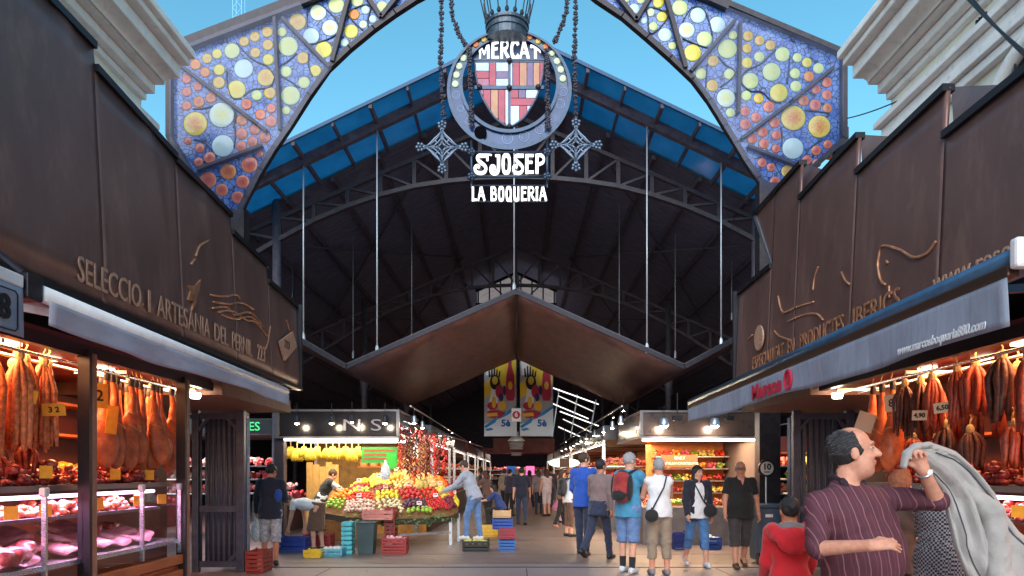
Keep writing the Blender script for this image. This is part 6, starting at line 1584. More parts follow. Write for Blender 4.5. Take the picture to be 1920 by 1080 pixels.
# ---------------------------------------------------------------- stalls further back
def back_stall(x0, x1, y0, y1, zt, label, sign_m, light, e, seed, cols, sgn=None, front='y', edge=True):
    """Plain lit stall: roof box, back wall, counter and stepped shelves with trays."""
    t = thing('market_stall', label, 'market stall', ((x0 + x1) / 2, (y0 + y1) / 2, 0)); ro = random.Random(seed)
    mb = MB(); mb.box2((x0, y0, zt - .38), (x1, y1, zt)); mb.build('sign_box', sign_m, t, bevel=.01)
    inner = x1 if abs(x1) < abs(x0) else x0; outer = x0 if inner == x1 else x1; sx = 1 if inner == x1 else -1
    mb = MB(); mb.box2((inner - .03, y0, zt - .43), (inner + .03, y1, zt - .385)); mb.build('sign_trim', M_chrome, t)
    mb = MB(); mb.box2((min(outer, outer + sx * .1), y0, 0), (max(outer, outer + sx * .1), y1, zt - .39)); mb.build('back_wall', M_orange if light[1] < .7 else M_stin, t)
    mb = MB(); mb.box2((min(inner, inner - sx * .7), y0 + .05, 0), (max(inner, inner - sx * .7), y1 - .05, .78)); mb.build('counter', mat('stall_counter_%d' % (seed % 3), ((.12, .11, .11), (.10, .05, .035), (.09, .09, .11))[seed % 3], .4, noise=(4, .2)), t)
    for y in (y0 + .08, y1 - .08):
        mb = MB(); mb.box2((inner - .04, y - .04, .78), (inner + .04, y + .04, zt - .44)); mb.build('post', M_chrome, t)
    lamp_light('AREA', ((inner + outer) / 2 + sx * .4, (y0 + y1) / 2, zt - .45), e, light, t, 1.2, (y1 - y0) * .8)
    mb = MB(); mb.tube([(inner - sx * .05, y0 + .2, zt - .47), (inner - sx * .05, y1 - .2, zt - .47)], .013, 8); mb.build('tube_lamp', mat('thin_tube', (1, 1, 1), .5, emit=((1, .92, .8), 3.0)), t)
    n = max(3, int((y1 - y0) / .8)); nf = max(3, int(abs(x1 - x0) / .6))
    for i in range(n):
        for j in range(2):
            mb = MB(); ya = y0 + .1 + (y1 - y0 - .2) * i / n; yb = ya + (y1 - y0 - .2) / n * .94; c = cols[(i * 2 + j + seed) % len(cols)]
            for q in range(26): mb.ball((inner - sx * (.1 + .35 * j + ro.uniform(0, .3)), ro.uniform(ya, yb), .84 + .22 * j + ro.uniform(0, .12)), ro.uniform(.04, .07), 6, 5)
            o = mb.build('goods', mat('goods_%02x%02x%02x' % c, S(*c), .45, noise=(12, .4)), t, smooth=True, kind='stuff')
    # goods seen from the near end
    for i in range(nf):
        for j, z in enumerate((1.0, 1.35, 1.68)):
            mb = MB(); xa = x0 + .15 + (abs(x1 - x0) - .3) * i / nf; c = cols[(i * 3 + j * 2 + seed) % len(cols)]
            for q in range(16): mb.box((xa + ro.uniform(0, abs(x1 - x0) / nf * .85), y0 + .25 + ro.uniform(0, .3) + .25 * j, z + ro.uniform(0, .16)), (.09, .09, .09), Euler((ro.uniform(-1, 1), 0, ro.uniform(-1, 1))).to_matrix())
            mb.build('goods', mat('goods_%02x%02x%02x' % c, S(*c), .45, noise=(12, .4)), t, kind='stuff')
        mb = MB()
    for z in (.98, 1.33, 1.66):
        mb = MB(); mb.box2((x0 + .1, y0 + .2, z - .03), (x1 - .1, y0 + .8, z)); mb.build('shelf', M_chrome, t)
    return t
CF = [(220, 140, 50), (200, 50, 40), (230, 200, 90), (120, 150, 60), (240, 180, 110), (150, 50, 40)]
CM = [(200, 90, 100), (226, 150, 150), (180, 60, 60), (236, 190, 180), (210, 120, 110)]
sg1 = mat('sign_a', S(60, 64, 70), .35, .2, noise=(4, .2)); sg2 = mat('sign_b', S(120, 40, 32), .5, noise=(4, .2)); sg3 = mat('sign_c', S(46, 40, 44), .4)
ls = back_stall(-9.5, -5.75, 16.9, 20, 2.80, 'pink lit butcher stall with green letters, far left behind the gate', sg1, (1.0, .70, .74), 90, 3, CM)
put_text('ES', .30, (-6.38, 16.88, 2.60), (1, 0, 0), (0, 0, 1), mat('green_letters', S(40, 190, 90), .5, emit=((.1, .8, .3), .5)), ls, depth=.02)
rs2 = back_stall(5.7, 9.5, 16.6, 20, 2.35, 'orange lit stall with red sign, far right beside the gate', sg2, (1.0, .66, .36), 80, 4, CF)
put_text('P', .24, (6.58, 16.58, 2.15), (1, 0, 0), (0, 0, 1), M_whp, rs2, depth=.02)
YS = [(17.6, 22.4), (23.2, 28.0), (28.8, 34), (35, 41), (42, 50)]
for i, (a, b) in enumerate(YS):
    back_stall(-5.0, -2.15 + .07 * i, a, b, 2.7, '%s lit stall along the left side of the aisle behind the fruit stall' % ORD[i], (sg1, sg3, sg2)[i % 3], (1.0, .70, .42), 34, 10 + i, CF if i % 2 == 0 else CM)
    back_stall(2.25, 5.0, a + .2, b + .2, 2.7, '%s lit stall along the right side of the aisle behind the chocolate stall' % ORD[i], (sg3, sg1, sg2)[i % 3], (1.0, .68, .38), 34, 30 + i, CM if i % 2 == 0 else CF)
# rows of small lamps along both sides of the aisle
for side, nm in ((-1, 'left'), (1, 'right')):
    for i in range(11):
        y = 14.6 + i * 1.55 + (i * i) * .03
        spot_lamp((side * (2.15 if side < 0 else 2.2) + side * .05 * math.sin(i), y, 2.52), '%s small spot lamp from the front along the %s edge of the aisle' % (ORD[i], nm), 'spot lamps along the %s of the aisle' % nm, 9 if i in (0, 2, 5, 8) else 0, r=.06, m=M_steel, glow=mat('hot_bulb', (1, 1, 1)) if i < 4 else M_bulb, drop=.15)
    mb = MB(); mb.tube([(side * 2.18, 14.3, 2.86), (side * 2.18, 34.5, 2.86)], .018, 8); mb.build('lamp_rail', M_steel, label='thin steel lamp rail running along the %s edge of the aisle' % nm, cat='rail')
# big pendant shades down the middle
for i in range(8):
    y = 25.3 + i * 2.3; c = Vector((0, y, 2.62 - .02 * i)); t = thing('pendant_lamp', '%s white metal pendant lamp down the middle of the aisle, counted from the front' % ORD[i], 'lamp', c, 0, 'pendant lamps down the aisle')
    mb = MB(); mb.lathe([(.30, 0), (.32, .02), (.20, .14), (.10, .22), (.09, .34), (.02, .36)], c, 20); mb.build('lamp_shade', mat('enamel_shade', (.62, .62, .64), .3, .2), t, smooth=True)
    mb = MB(); mb.lathe([(.001, .03), (.24, .03), (.25, .06), (.001, .10)], c, 20); mb.build('bulb', M_bulbw, t)
    mb = MB(); mb.tube([c + Vector((0, 0, .36)), c + Vector((0, 0, 1.5))], .015, 6); mb.build('cord', M_black, t)
# glazed louvres high on the right; emission stands in for daylight reflecting in them
lv = thing('clerestory', 'row of glazed louvre strips with painted daylight glints, high right inside the hall', 'window', (2.6, 34, 4.6))
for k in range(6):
    mb = MB(); z = 5.5 - k * .36; mb.bar((1.75 + .10 * k + .2 * math.sin(k * 2.2), 33 + .15 * k, z), (4.1 - .25 * (k % 3), 34.6, z - .62), .03, .045); mb.build('louvre', mat('louvre_painted_glint%d' % (k % 3), (1, 1, 1), .4, emit=((1.0, .95, .92), (1.1, .45, .75)[k % 3])), lv)
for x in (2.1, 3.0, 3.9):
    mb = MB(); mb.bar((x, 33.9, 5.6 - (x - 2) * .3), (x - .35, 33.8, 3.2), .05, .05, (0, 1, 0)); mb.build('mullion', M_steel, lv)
# banners
def banner(px0, px1, label, flip):
    Y = 25.0; a = P(px0, 660, Y); b = P(px1, 818, Y); t = thing('banner', label, 'banner', (0.5 * (a.x + b.x), Y, b.z), 0, 'hanging banners')
    w = b.x - a.x; h = a.z - b.z
    def Q(u, v, d=0): return Vector((a.x + u * w, Y - d, b.z + v * h))
    mb = MB(); mb.prism([Q(0, 0), Q(1, 0), Q(1, 1), Q(0, 1)], (0, .01, 0)); mb.build('cloth', mat('banner_cloth', S(160, 160, 170), .8, noise=(3, .1)), t, recalc=True)
    lay = [0.004]
    def sh(col, *polys):
        for poly in polys:
            lay[0] += .0035
            mb = MB(); mb.prism([Q(u, v, lay[0]) for u, v in poly], (0, .003, 0)); mb.build('printed_shape', mat('print_%02x%02x%02x' % col, S(*col), .8), t, recalc=True)
    def blob(cx, cy, rx, ry, n=12): return [(cx + rx * math.cos(2 * math.pi * k / n), cy + ry * math.sin(2 * math.pi * k / n)) for k in range(n)]
    sh((226, 190, 60), [(.0, .62), (.2, .70), (.25, .5), (.0, .45)], [(.3, .95), (.7, .98), (.98, .9), (.98, .62), (.55, .6), (.3, .75)])
    sh((230, 228, 230), [(.02, .98), (.3, .98), (.28, .74), (.05, .72)], [(.25, .62), (.4, .66), (.42, .4), (.1, .3)])
    sh((30, 26, 34), *[[(.14 + .07 * k, .70), (.12 + .085 * k, .80 + .03 * math.sin(k * 1.2)), (.16 + .085 * k, .81 + .03 * math.sin(k * 1.2)), (.20 + .07 * k, .70)] for k in range(5)], blob(.33, .64, .16, .09))
    sh((206, 170, 60), blob(.33, .66, .09, .05))
    sh((168, 40, 70), [(.66, .48), (.68, .72), (.74, .84), (.74, .96), (.84, .96), (.84, .84), (.92, .72), (.95, .48), (.9, .42), (.7, .42)], blob(.46, .53, .12, .08), blob(.25, .36, .16, .05), blob(.35, .26, .30, .05))
    sh((224, 170, 60), blob(.80, .60, .07, .05), blob(.55, .36, .12, .06), blob(.3, .40, .07, .07), [(.05, .27), (.4, .28), (.42, .24), (.1, .23)])
    sh((60, 40, 90), blob(.52, .46, .07, .05), blob(.62, .54, .05, .06))
    sh((206, 214, 230), [(0, 0), (1, 0), (1, .34), (.7, .28), (.45, .20), (0, .14)])
    sh((40, 130, 200), [(0, .12), (.2, .17), (.42, .24), (.34, .16), (.2, .13), (.05, .09)], [(.45, .2), (.7, .29), (1, .36), (1, .33), (.72, .25)], [(.02, .08), (.2, .10), (.3, .08), (.1, .06)])
    lay[0] += .004
    put_text('5è', .34, Q(.66, .15, lay[0] + .004), (1, 0, 0), (0, 0, 1), mat('print_blue', S(30, 90, 170), .8), t, bold=.012, depth=.004)
banner(908, 969, 'left of the two colourful printed banners hanging below the canopy', 0)
banner(975, 1037, 'right of the two colourful printed banners hanging below the canopy', 1)
n6 = thing('number_sign', 'small white plate with a red disc and number 6 between the banners', 'sign', P(968, 790, 22)); c = P(968, 778, 22)
mb = MB(); mb.box(c, (.30, .03, .42)); mb.build('plate', M_white, n6, bevel=.006)
mb = MB(); mb.lathe([(.001, 0), (.125, 0), (.125, .012), (.001, .012)], c + Vector((0, -.018, 0)), 24, axis=AX); mb.build('red_disc', M_redp, n6)
put_text('6', .20, c + Vector((0, -.04, 0)), (1, 0, 0), (0, 0, 1), M_whp, n6, bold=.006, depth=.01)
mb = MB(); mb.tube([c + Vector((0, 0, .2)), (0, 22, 5.3)], .01, 6); mb.build('cord', M_black, n6)
# stall fronts and sign at the end of the aisle
es = back_stall(-2.6, 2.6, 52, 55, 3.3, 'distant red signed stall closing the end of the aisle', sg2, (1.0, .7, .6), 120, 55, CM)
for i, (px0, px1, col, st) in enumerate(((950, 968, (60, 110, 190), .25), (986, 1002, (230, 110, 170), .7))):
    a = P(px0, 874, 40); b = P(px1, 891, 40); mb = MB(); mb.box2((a.x, 40, b.z), (b.x, 40.1, a.z)); mb.build('lit_panel', mat('panel_%d' % i, S(*col), .5, emit=(S(*col), st)), label='%s lit panel far down the aisle behind the walking man' % ('blue' if i == 0 else 'pink'), cat='light panel')
lb = thing('light_box', 'oval green and white light box above the right aisle stalls', 'sign', P(1058, 876, 24)); c = P(1058, 868, 24)
mb = MB(); mb.ball(c, (.55, .12, .16), 20, 8); mb.build('lamp_shade', mat('lightbox', S(200, 236, 210), .4, emit=(S(190, 240, 200), 1.2)), lb, smooth=True)
mb = MB(); mb.box(c, (.34, .26, .30)); mb.build('brown_label', mat('brown_label', S(110, 70, 60), .6), lb)
mb = MB(); mb.tube([c + Vector((0, 0, .15)), c + Vector((0, 0, 1.2))], .015, 6); mb.build('cord', M_black, lb)
rb = thing('red_beam_sign', 'dim red sign board hanging across the aisle below the banners', 'sign', P(968, 850, 33)); a = P(925, 822, 33); b = P(1040, 848, 33)
mb = MB(); mb.box2((a.x, 33, b.z), (b.x, 33.1, a.z)); mb.build('board', mat('dim_red', S(120, 66, 62), .7, noise=(3, .3)), rb)
for x in (a.x + .2, b.x - .2):
    mb = MB(); mb.tube([(x, 33.05, a.z), (x, 33.05, 6.5)], .012, 6); mb.build('cord', M_black, rb)

# scattered small lamps deeper in the hall
rl = random.Random(21)
for i in range(16):
    sd = -1 if i % 2 else 1; p = Vector((sd * rl.uniform(2.4, 5.2), 18.5 + i * 1.5, rl.uniform(2.75, 3.3)))
    spot_lamp(p, '%s small warm lamp hanging above the stall roofs, counted from the entrance' % ORD[i], 'small lamps above the stall roofs', 0, r=.05, glow=mat('hot_bulb', (1, 1, 1)) if i % 3 == 0 else M_bulb, drop=.5)
# scraps on the floor
mb = MB(); rl = random.Random(8)
for k in range(46):
    x, y = rl.uniform(-4, 3.5), rl.uniform(10.3, 16); a = rl.uniform(0, 6.3); w = rl.uniform(.012, .04); d1 = Vector((math.cos(a), math.sin(a), 0)) * w; d2 = Vector((-math.sin(a), math.cos(a), 0)) * w * rl.uniform(.3, .8); c = Vector((x, y, .010))
    mb.add([c - d1 - d2, c + d1 - d2 + Vector((0, 0, .006)), c + d1 + d2, c - d1 + d2 + Vector((0, 0, .004))], [(0, 1, 2, 3)])
mb.build('floor_litter', mat('litter', (.3, .27, .2), .8, noise=(6, .5), col2=(.08, .09, .04)), label='small scraps of paper and leaf scattered on the market floor', cat='litter', kind='stuff')

# ---------------------------------------------------------------- people
def cloth(n, c, noise=0.15, rough=0.85, scale=10): return mat('cloth_' + n, c, rough, noise=(scale, noise), bump=(13, 0.55), sheen=0.2)
def skin_m(n, c): return mat('skin_' + n, c, 0.55, noise=(22, 0.16), bump=(70, 0.12), sub=0.05, spec=0.35, dirt_sheen=(9, tuple(q * k_ for q, k_ in zip(c, (.86, .66, .6))), 0.5))
SK = skin_m('fair', S(214, 158, 134)); SK2 = skin_m('tan', S(188, 128, 98)); SK3 = skin_m('ruddy', S(206, 146, 122))
def hair_m(n, c): return mat('hair_' + n, c, 0.55, noise=(40, 0.4), bump=(80, 0.5), stretch=(3, 3, 0.6))
HB, HG, HR, HBR = hair_m('black', (0.012, 0.010, 0.011)), hair_m('grey', (0.33, 0.32, 0.33)), hair_m('red', (0.28, 0.09, 0.04)), hair_m('brown', (0.06, 0.03, 0.018))
M_eye = mat('eye_white', (0.42, 0.38, 0.36), 0.3); M_iris = mat('iris', (0.03, 0.02, 0.015), 0.2)
nv = lambda v: Vector(v).normalized()
def person(label, x, y, rz, H=1.72, z0=0.0, pose=None, top=None, bottom=None, skin=SK, hair=('short', HB), shoes=None, vox=0.011, wide=1.0, J=None, extra=None, belly=0.0, face=False, socks=None, coat=None, cat='person', detail_hands=True):
    """pose: lean, armL/armR=(flex, abduct, elbow, inward), legL/legR=(flex, knee), head=(pitch, yaw).
    top=(material, sleeve 0..2, hem below pelvis, slack); bottom=(material, leg length 0..2, slack[, 'skirt'])."""
    s = H / 1.75; pose = pose or {}
    t = thing('person', label, cat, (x, y, z0), R(rz))
    ln = R(pose.get('lean', 3)); u = Vector((0, math.sin(ln), math.cos(ln))); f = Vector((0, math.cos(ln), -math.sin(ln))); r = Vector((1, 0, 0))
    if J and 'f' in J: f = nv(J['f']); u = nv(J.get('u', (0, 0, 1))); r = f.cross(u)
    p0 = Vector((0, 0, 0)); L = {}
    for sd, k in ((-1, 'L'), (1, 'R')):
        fl, kn = [R(a) for a in pose.get('leg' + k, (2 * sd, 3))]
        hip = p0 + r * (0.092 * s * sd * (0.5 + 0.5 * wide)) - u * 0.03 * s
        knee = hip + Vector((0.02 * sd, math.sin(fl), -math.cos(fl))) * 0.43 * s
        ank = knee + Vector((0.012 * sd, math.sin(fl - kn), -math.cos(fl - kn))) * 0.42 * s
        L[k] = [hip, knee, ank, fl - kn]
    low = min(L['L'][2].z, L['R'][2].z); lift = Vector((0, 0, -low + 0.085 * s))
    if J and 'pelvis' in J: lift = Vector(J['pelvis'])
    p0 = p0 + lift
    for k in L: L[k][:3] = [v + lift for v in L[k][:3]]
    nb = p0 + u * 0.50 * s; sh = {k: p0 + u * 0.455 * s + r * (0.175 * s * sd * wide ** 0.6) for sd, k in ((-1, 'L'), (1, 'R'))}
    A = {}
    for sd, k in ((-1, 'L'), (1, 'R')):
        q = pose.get('arm' + k, (4, 9, 14, 4)); fl, ab, el, inn = [R(a) for a in q]
        d1 = Vector((sd * math.sin(ab), math.sin(fl) * math.cos(ab), -math.cos(fl) * math.cos(ab)))
        ab2 = ab * 0.4 - inn
        d2 = Vector((sd * math.sin(ab2), math.sin(fl + el) * math.cos(ab2), -math.cos(fl + el) * math.cos(ab2)))
        e = sh[k] + d1 * 0.285 * s; w = e + d2 * 0.25 * s
        A[k] = [sh[k], e, w, d2]
    pit, yaw = [R(a) for a in pose.get('head', (0, 0))]
    hl = ln * 0.5 + pit
    hf = Vector((-math.sin(yaw) * math.cos(hl), math.cos(yaw) * math.cos(hl), -math.sin(hl))); hu = Vector((-math.sin(yaw) * math.sin(hl), math.cos(yaw) * math.sin(hl), math.cos(hl)))
    hc = nb + nv(u + hu) * 0.155 * s
    if J:
        if 'neck' in J: nb = Vector(J['neck'])
        if 'head' in J: hc = Vector(J['head'])
        if 'hf' in J: hf = nv(J['hf']); hu = nv(Vector(J.get('hu', (0, 0, 1))) - hf * hf.dot(Vector(J.get('hu', (0, 0, 1)))))
        for k in 'LR':
            if 'arm' + k in J:
                a, e, w, h_ = [Vector(q) for q in J['arm' + k]]; A[k] = [a, e, w, nv(h_)]; sh[k] = a
    hr = hf.cross(hu)
    HM = np.array([list(hr), list(hf), list(hu)]).T; TM = np.array([list(r), list(f), list(u)]).T
    hsz = (J or {}).get('hs', 1.0); hs_0 = s * hsz
    hp = lambda a, b, c: hc + (hr * a + hf * b + hu * c) * hs_0
    pts_ = [p0, nb, hc + hu * .14 * s, hc + hf * .14 * s, hc - hf * .14 * s] + [v for k in 'LR' for v in A[k][:3]] + [A[k][2] + A[k][3] * .2 for k in 'LR'] + [v for k in 'LR' for v in L[k][:3]]
    lo = Vector([min(p[i] for p in pts_) for i in range(3)]) - Vector((.26, .26, .13)) * max(1, wide * .95); hi = Vector([max(p[i] for p in pts_) for i in range(3)]) + Vector((.26, .26, .1)) * max(1, wide * .95)
    lo.z = max(lo.z, -0.01) if not J else max(lo.z, 0.0)
    def torso(S_, i=0.0, hem=None, k=0.05, ih=0.0):
        pl = [(p0 - u * hem * s, -u)] if hem is not None else []
        w_ = wide
        S_.ell(p0 + u * .0, ((.158 * w_ + i) * 1.0, .112 * w_ + i, .13 + i), TM * 1.0, k=k, planes=pl) if s == 1 else S_.ell(p0, np.array(((.158 * w_) * s + i, .112 * w_ * s + i, .13 * s + i)), TM, k=k, planes=pl)
        if hem is not None and hem > .05: S_.cap(p0 + u * .06 * s, p0 - u * hem * s, .150 * w_ * s + max(i, ih), .160 * w_ * s + max(i * 1.3, ih + .006), k=k, flat=(f, 1.28), cut=True)
        S_.cap(p0 + u * .05 * s, p0 + u * .28 * s, .140 * w_ * s + i, .140 * w_ * s + i, k=k, flat=(f, 1.3))
        S_.ell(p0 + u * .335 * s, ((.160 * w_) * s + i, .112 * w_ * s + i, .165 * s + i), TM, k=k)
        S_.cap(sh['L'] + (sh['R'] - sh['L']) * .06 - u * .01 * s, sh['R'] + (sh['L'] - sh['R']) * .06 - u * .01 * s, .058 * s + i, k=k)
        S_.cap(nb - u * .05 * s, nb + (hc - nb) * .25, .075 * s + i * .6, .058 * s + i * .3, k=.04)
        if belly: S_.ell(p0 + u * .10 * s + f * .06 * s * belly, (.17 * w_ * s + i, .13 * belly * s + i, .19 * s + i), TM, k=.06)
        if J and 'belly' in J:
            for c_, r_ in J['belly']: S_.ell(c_, np.array(r_) + i, TM, k=.07)
    def arm(S_, k, i=0.0, upto=2.0, fat=1.0):
        a, e, w, _ = A[k]
        if upto <= 1:
            S_.cap(a, a + (e - a) * upto, .054 * s * fat + i, (.054 - .012 * upto) * s * fat + i * 1.2, k=.03, cut=True)
        else:
            S_.cap(a, e, .054 * s * fat + i, .042 * s * fat + i, k=.03)
            S_.cap(e, e + (w - e) * min(1, upto - 1), .042 * s * fat + i, (.042 - .014 * (upto - 1)) * s * fat + i, k=.02, cut=upto < 2)
    def leg(S_, k, i=0.0, upto=2.0, flare=1.0):
        h_, kn, an, _ = L[k]
        if upto <= 1: S_.cap(h_, h_ + (kn - h_) * upto, .088 * s + i, (.088 - .03 * upto) * s + i * 1.3 * flare, k=.03, cut=True)
        else:
            S_.cap(h_, kn, .088 * s + i, .058 * s + i, k=.03)
            S_.cap(kn, kn + (an - kn) * (upto - 1), .056 * s + i, (.056 - .018 * (upto - 1)) * s + i * flare, k=.03, cut=True)
    # body
    b = SDF(lo, hi, vox)
    torso(b, -0.004)
    b.cap(nb - u * .02, hp(0, -.015, -.05), .056 * s * (wide ** .5), .052 * s * (wide ** .5), k=.03)
    q_ = hs_0
    b.ell(hp(0, -.012, .03), (.077 * q_, .096 * q_, .098 * q_), HM, k=.02)
    b.ell(hp(0, .022, -.045), (.060 * q_, .068 * q_, .078 * q_), HM, k=.03)
    b.ell(hp(0, .052, -.095), (.030 * q_, .026 * q_, .022 * q_), HM, k=.02)
    if hsz > 1.05:
        b.ell(hp(0, .02, -.105), (.055 * q_, .055 * q_, .035 * q_), HM, k=.03)
        for sd in (-1, 1): b.ell(hp(sd * .045, .025, -.065), (.026 * q_, .04 * q_, .04 * q_), HM, k=.03)
    nz_ = 1.0 if hsz < 1.05 else 1.25
    b.cap(hp(0, .080, .028), hp(0, .104 + .008 * (nz_ - 1) * 4, -.024), .008 * q_ * nz_, .013 * q_ * nz_, k=.016)
    b.ell(hp(0, .085, .036), (.050 * q_, .013 * q_, .011 * q_), HM, k=.015)
    for sd in (-1, 1):
        b.ell(hp(sd * .013, .093, -.027), (.011 * q_, .012 * q_, .009 * q_), HM, k=.008)
        b.ell(hp(sd * .032, .096, .012), (.021 * q_, .016 * q_, .013 * q_), HM, k=.010, op='s')
        b.ell(hp(sd * .079, -.012, -.005), (.010 * q_, .021 * q_, .032 * q_), HM, k=.008)
        b.ell(hp(sd * .04, .060, -.03), (.024 * q_, .024 * q_, .022 * q_), HM, k=.02)
    b.ell(hp(0, .084, -.056), (.024 * q_, .013 * q_, .006 * q_), HM, k=.006)
    b.ell(hp(0, .083, -.068), (.022 * q_, .013 * q_, .007 * q_), HM, k=.006)
    for sd, k in ((-1, 'L'), (1, 'R')):
        arm(b, k, 0.0, 2.0, wide ** .4); leg(b, k)
        an = L[k][2]; b.cap(an, an + Vector((0, .10, -.055)) * s, .04 * s, .03 * s, k=.02)
        if J is None or 'noh' not in J:
            w, d = A[k][2], A[k][3]
            lat = (J or {}).get('lat' + k)
            lat = Vector(lat) if lat else f
            lat = lat - d * lat.dot(d)
            lat = nv(lat) if lat.length > .1 else nv(u - d * u.dot(d))
            n_ = d.cross(lat) * (1 if sd < 0 else -1)
            curl = (J or {}).get('curl' + k, .35); hs_ = s * (1.0 if wide < 1.2 else 1.1)
            b.cap(w, w + d * .035 * hs_, .026 * hs_, .030 * hs_, k=.02)
            b.cap(w + d * .035 * hs_, w + d * .085 * hs_, .036 * hs_, .040 * hs_, k=.015, flat=(n_, 1.9))
            fl_ = [.062, .072, .068, .052]
            for i in range(4):
                st = w + d * .088 * hs_ + lat * (1.5 - i) * .0205 * hs_
                c1 = curl * (.55 + .25 * i); d1 = nv(d * math.cos(c1) + n_ * math.sin(c1) + lat * (1.5 - i) * .13); c2 = curl * 2.2; d2 = nv(d * math.cos(c2) + n_ * math.sin(c2))
                m1 = st + d1 * fl_[i] * .52 * hs_; m2 = m1 + d2 * fl_[i] * .58 * hs_
                rf = max(.0078 * hs_, vox * .72)
                b.cap(st, m1, rf * 1.08, rf, k=.006); b.cap(m1, m2, rf, rf * .85, k=.004)
            st = w + d * .03 * hs_ + lat * .026 * hs_; m1 = st + nv(d * .75 + lat * .65 + n_ * .2) * .045 * hs_
            b.cap(st, m1, .014 * hs_, .011 * hs_, k=.012); b.cap(m1, m1 + nv(d + lat * .15 + n_ * .35) * .036 * hs_, .0105 * hs_, .009 * hs_, k=.005)
    b.build('body', skin, t)
    # lower garment
    if bottom:
        m, ln_, sl = bottom[:3]; h2 = Vector(hi); h2.z = min(hi.z, p0.z + .3); g = SDF(lo, h2, vox)
        wp = [(p0 + u * .10 * s, u)]
        if len(bottom) > 3:
            su = Vector((0, -.3, 1)).normalized() if pose.get('lean', 0) > 45 else u; g.cap(p0 + su * .10 * s, p0 + (L['L'][1] + L['R'][1] - L['L'][0] - L['R'][0]) * .5 * ln_, .165 * s * wide, .20 * s, k=.03, flat=(f if pose.get('lean', 0) < 45 else (0, 1, 0), 1.12), cut=True, cut0=True)
        else:
            g.ell(p0 - u * .01 * s, (.163 * wide * s + sl, .120 * wide * s + sl, .15 * s + sl), TM, k=.04, planes=wp)
            for k in 'LR': leg(g, k, sl, ln_, bottom[3] if len(bottom) > 3 and not isinstance(bottom[3], str) else 1.2)
        g.wrinkle(.0035, 1.0, x); g.build('skirt' if len(bottom) > 3 else 'trousers', m, t)
    if top:
        m, slv, hem, sl = top[:4]; zl = min([p0.z - (hem + .12) * s] + [v.z - .08 for k in 'LR' for v in A[k][:3]]); l2 = Vector(lo); l2.z = max(lo.z, zl); h2 = Vector(hi); h2.z = min(hi.z, max([nb.z + .12] + [v.z + .1 for k in 'LR' for v in A[k][:3]])); g = SDF(l2, h2, vox)
        torso(g, sl, hem, ih=(bottom[2] + .014 if bottom else 0))
        if slv > 0:
            for k in 'LR': arm(g, k, sl * .9, slv, wide ** .4)
        else:
            for k in 'LR': g.cap(A[k][0], A[k][0] + (A[k][1] - A[k][0]) * .02, .05 * s, k=.02)
        g.ell(nb + f * .055 * s + u * .055 * s, (.062 * s * wide ** .5, .075 * s, .085 * s), TM, k=.006, op='s')
        if J and 'open' in J:
            for a_, b_, r_ in J['open']: g.cap(a_, b_, r_, k=.004, op='s')
        g.wrinkle(.0035 if not J else .0045, .8, y); g.build('shirt', m, t)
    if coat:   # open jacket: m, sleeve, hem
        m, slv, hem, sl = coat; g = SDF(l2, h2, vox); torso(g, sl, hem)
        for k in 'LR': arm(g, k, sl, slv)
        g.cap(nb + f * .16 * s + u * .1, p0 + f * .17 * s - u * (hem + .1) * s, .095 * s, .10 * s, k=.01, op='s')
        g.wrinkle(.004, .9, y); g.build('cardigan', m, t)
    if socks:
        h2 = Vector(hi); h2.z = .5; g = SDF(lo, h2, vox)
        for k in 'LR': g.cap(L[k][2] + (L[k][1] - L[k][2]) * .38, L[k][2], .05 * s, .044 * s, k=.01, cut0=True)
        g.build('socks', socks, t)
    if shoes:
        for k in 'LR':
            an = L[k][2]; tw = L[k][3]; g = SDF(an - Vector((.13, .17, .14)), an + Vector((.13, .28, .08)), max(.008, vox * .8))
            fw = Vector((0, math.cos(tw * .8), math.sin(tw * .8) if tw < -.15 else 0)).normalized()
            dn = Vector((0, -fw.z, fw.y)) * -1
            hl_ = an + dn * .042 * s - fw * .035 * s; to = an + dn * .05 * s + fw * .145 * s
            g.cap(hl_, to, .043 * s, .040 * s, k=.02, flat=((1, 0, 0), 1.05)); g.cap(an + dn * .02 * s, an + fw * .06 * s + dn * .03 * s, .046 * s, .038 * s, k=.03)
            g.clip(an + dn * .080 * s, dn); g.build('shoe', shoes, t)
    # hair
    if hair:
        st, m = hair; q_ = hs_0; g = SDF(hc - Vector((.24, .24, .42)), hc + Vector((.24, .24, .22)), vox * .8)
        if st in ('bald', 'recede'):
            g.ell(hp(0, -.018, .026), (.0835 * q_, .0985 * q_, .099 * q_), HM, k=.01)
            if st == 'bald': g.ell(hp(0, .045, .085), (.066 * q_, .115 * q_, .062 * q_), HM, k=.012, op='s')
            else:
                g.ell(hp(0, .125, .075), (.17 * q_, .125 * q_, .115 * q_), HM, k=.008, op='s')
                g.ell(hp(0, .10, -.035), (.15 * q_, .086 * q_, .075 * q_), HM, k=.008, op='s')
        else:
            g.ell(hp(0, -.014, .036), (.088 * q_, .104 * q_, .105 * q_), HM, k=.01)
            if st in ('long', 'bob'):
                e_ = -.20 if st == 'long' else -.10
                g.cap(hp(0, -.05, .0), hp(0, -.055, e_), .085 * q_, .075 * q_, k=.03, flat=(hf, 1.3))
                for sd in (-1, 1): g.cap(hp(sd * .074, -.015, .03), hp(sd * .078, -.02, e_ * .9), .024 * q_, .022 * q_, k=.02)
        g.ell(hp(0, .085, -.035), (.072 * q_, .082 * q_, .098 * q_), HM, k=.008, op='s')
        if st not in ('long', 'bob'): g.ell(hp(0, .03, -.115), (.10 * q_, .13 * q_, .075 * q_), HM, k=.01, op='s')
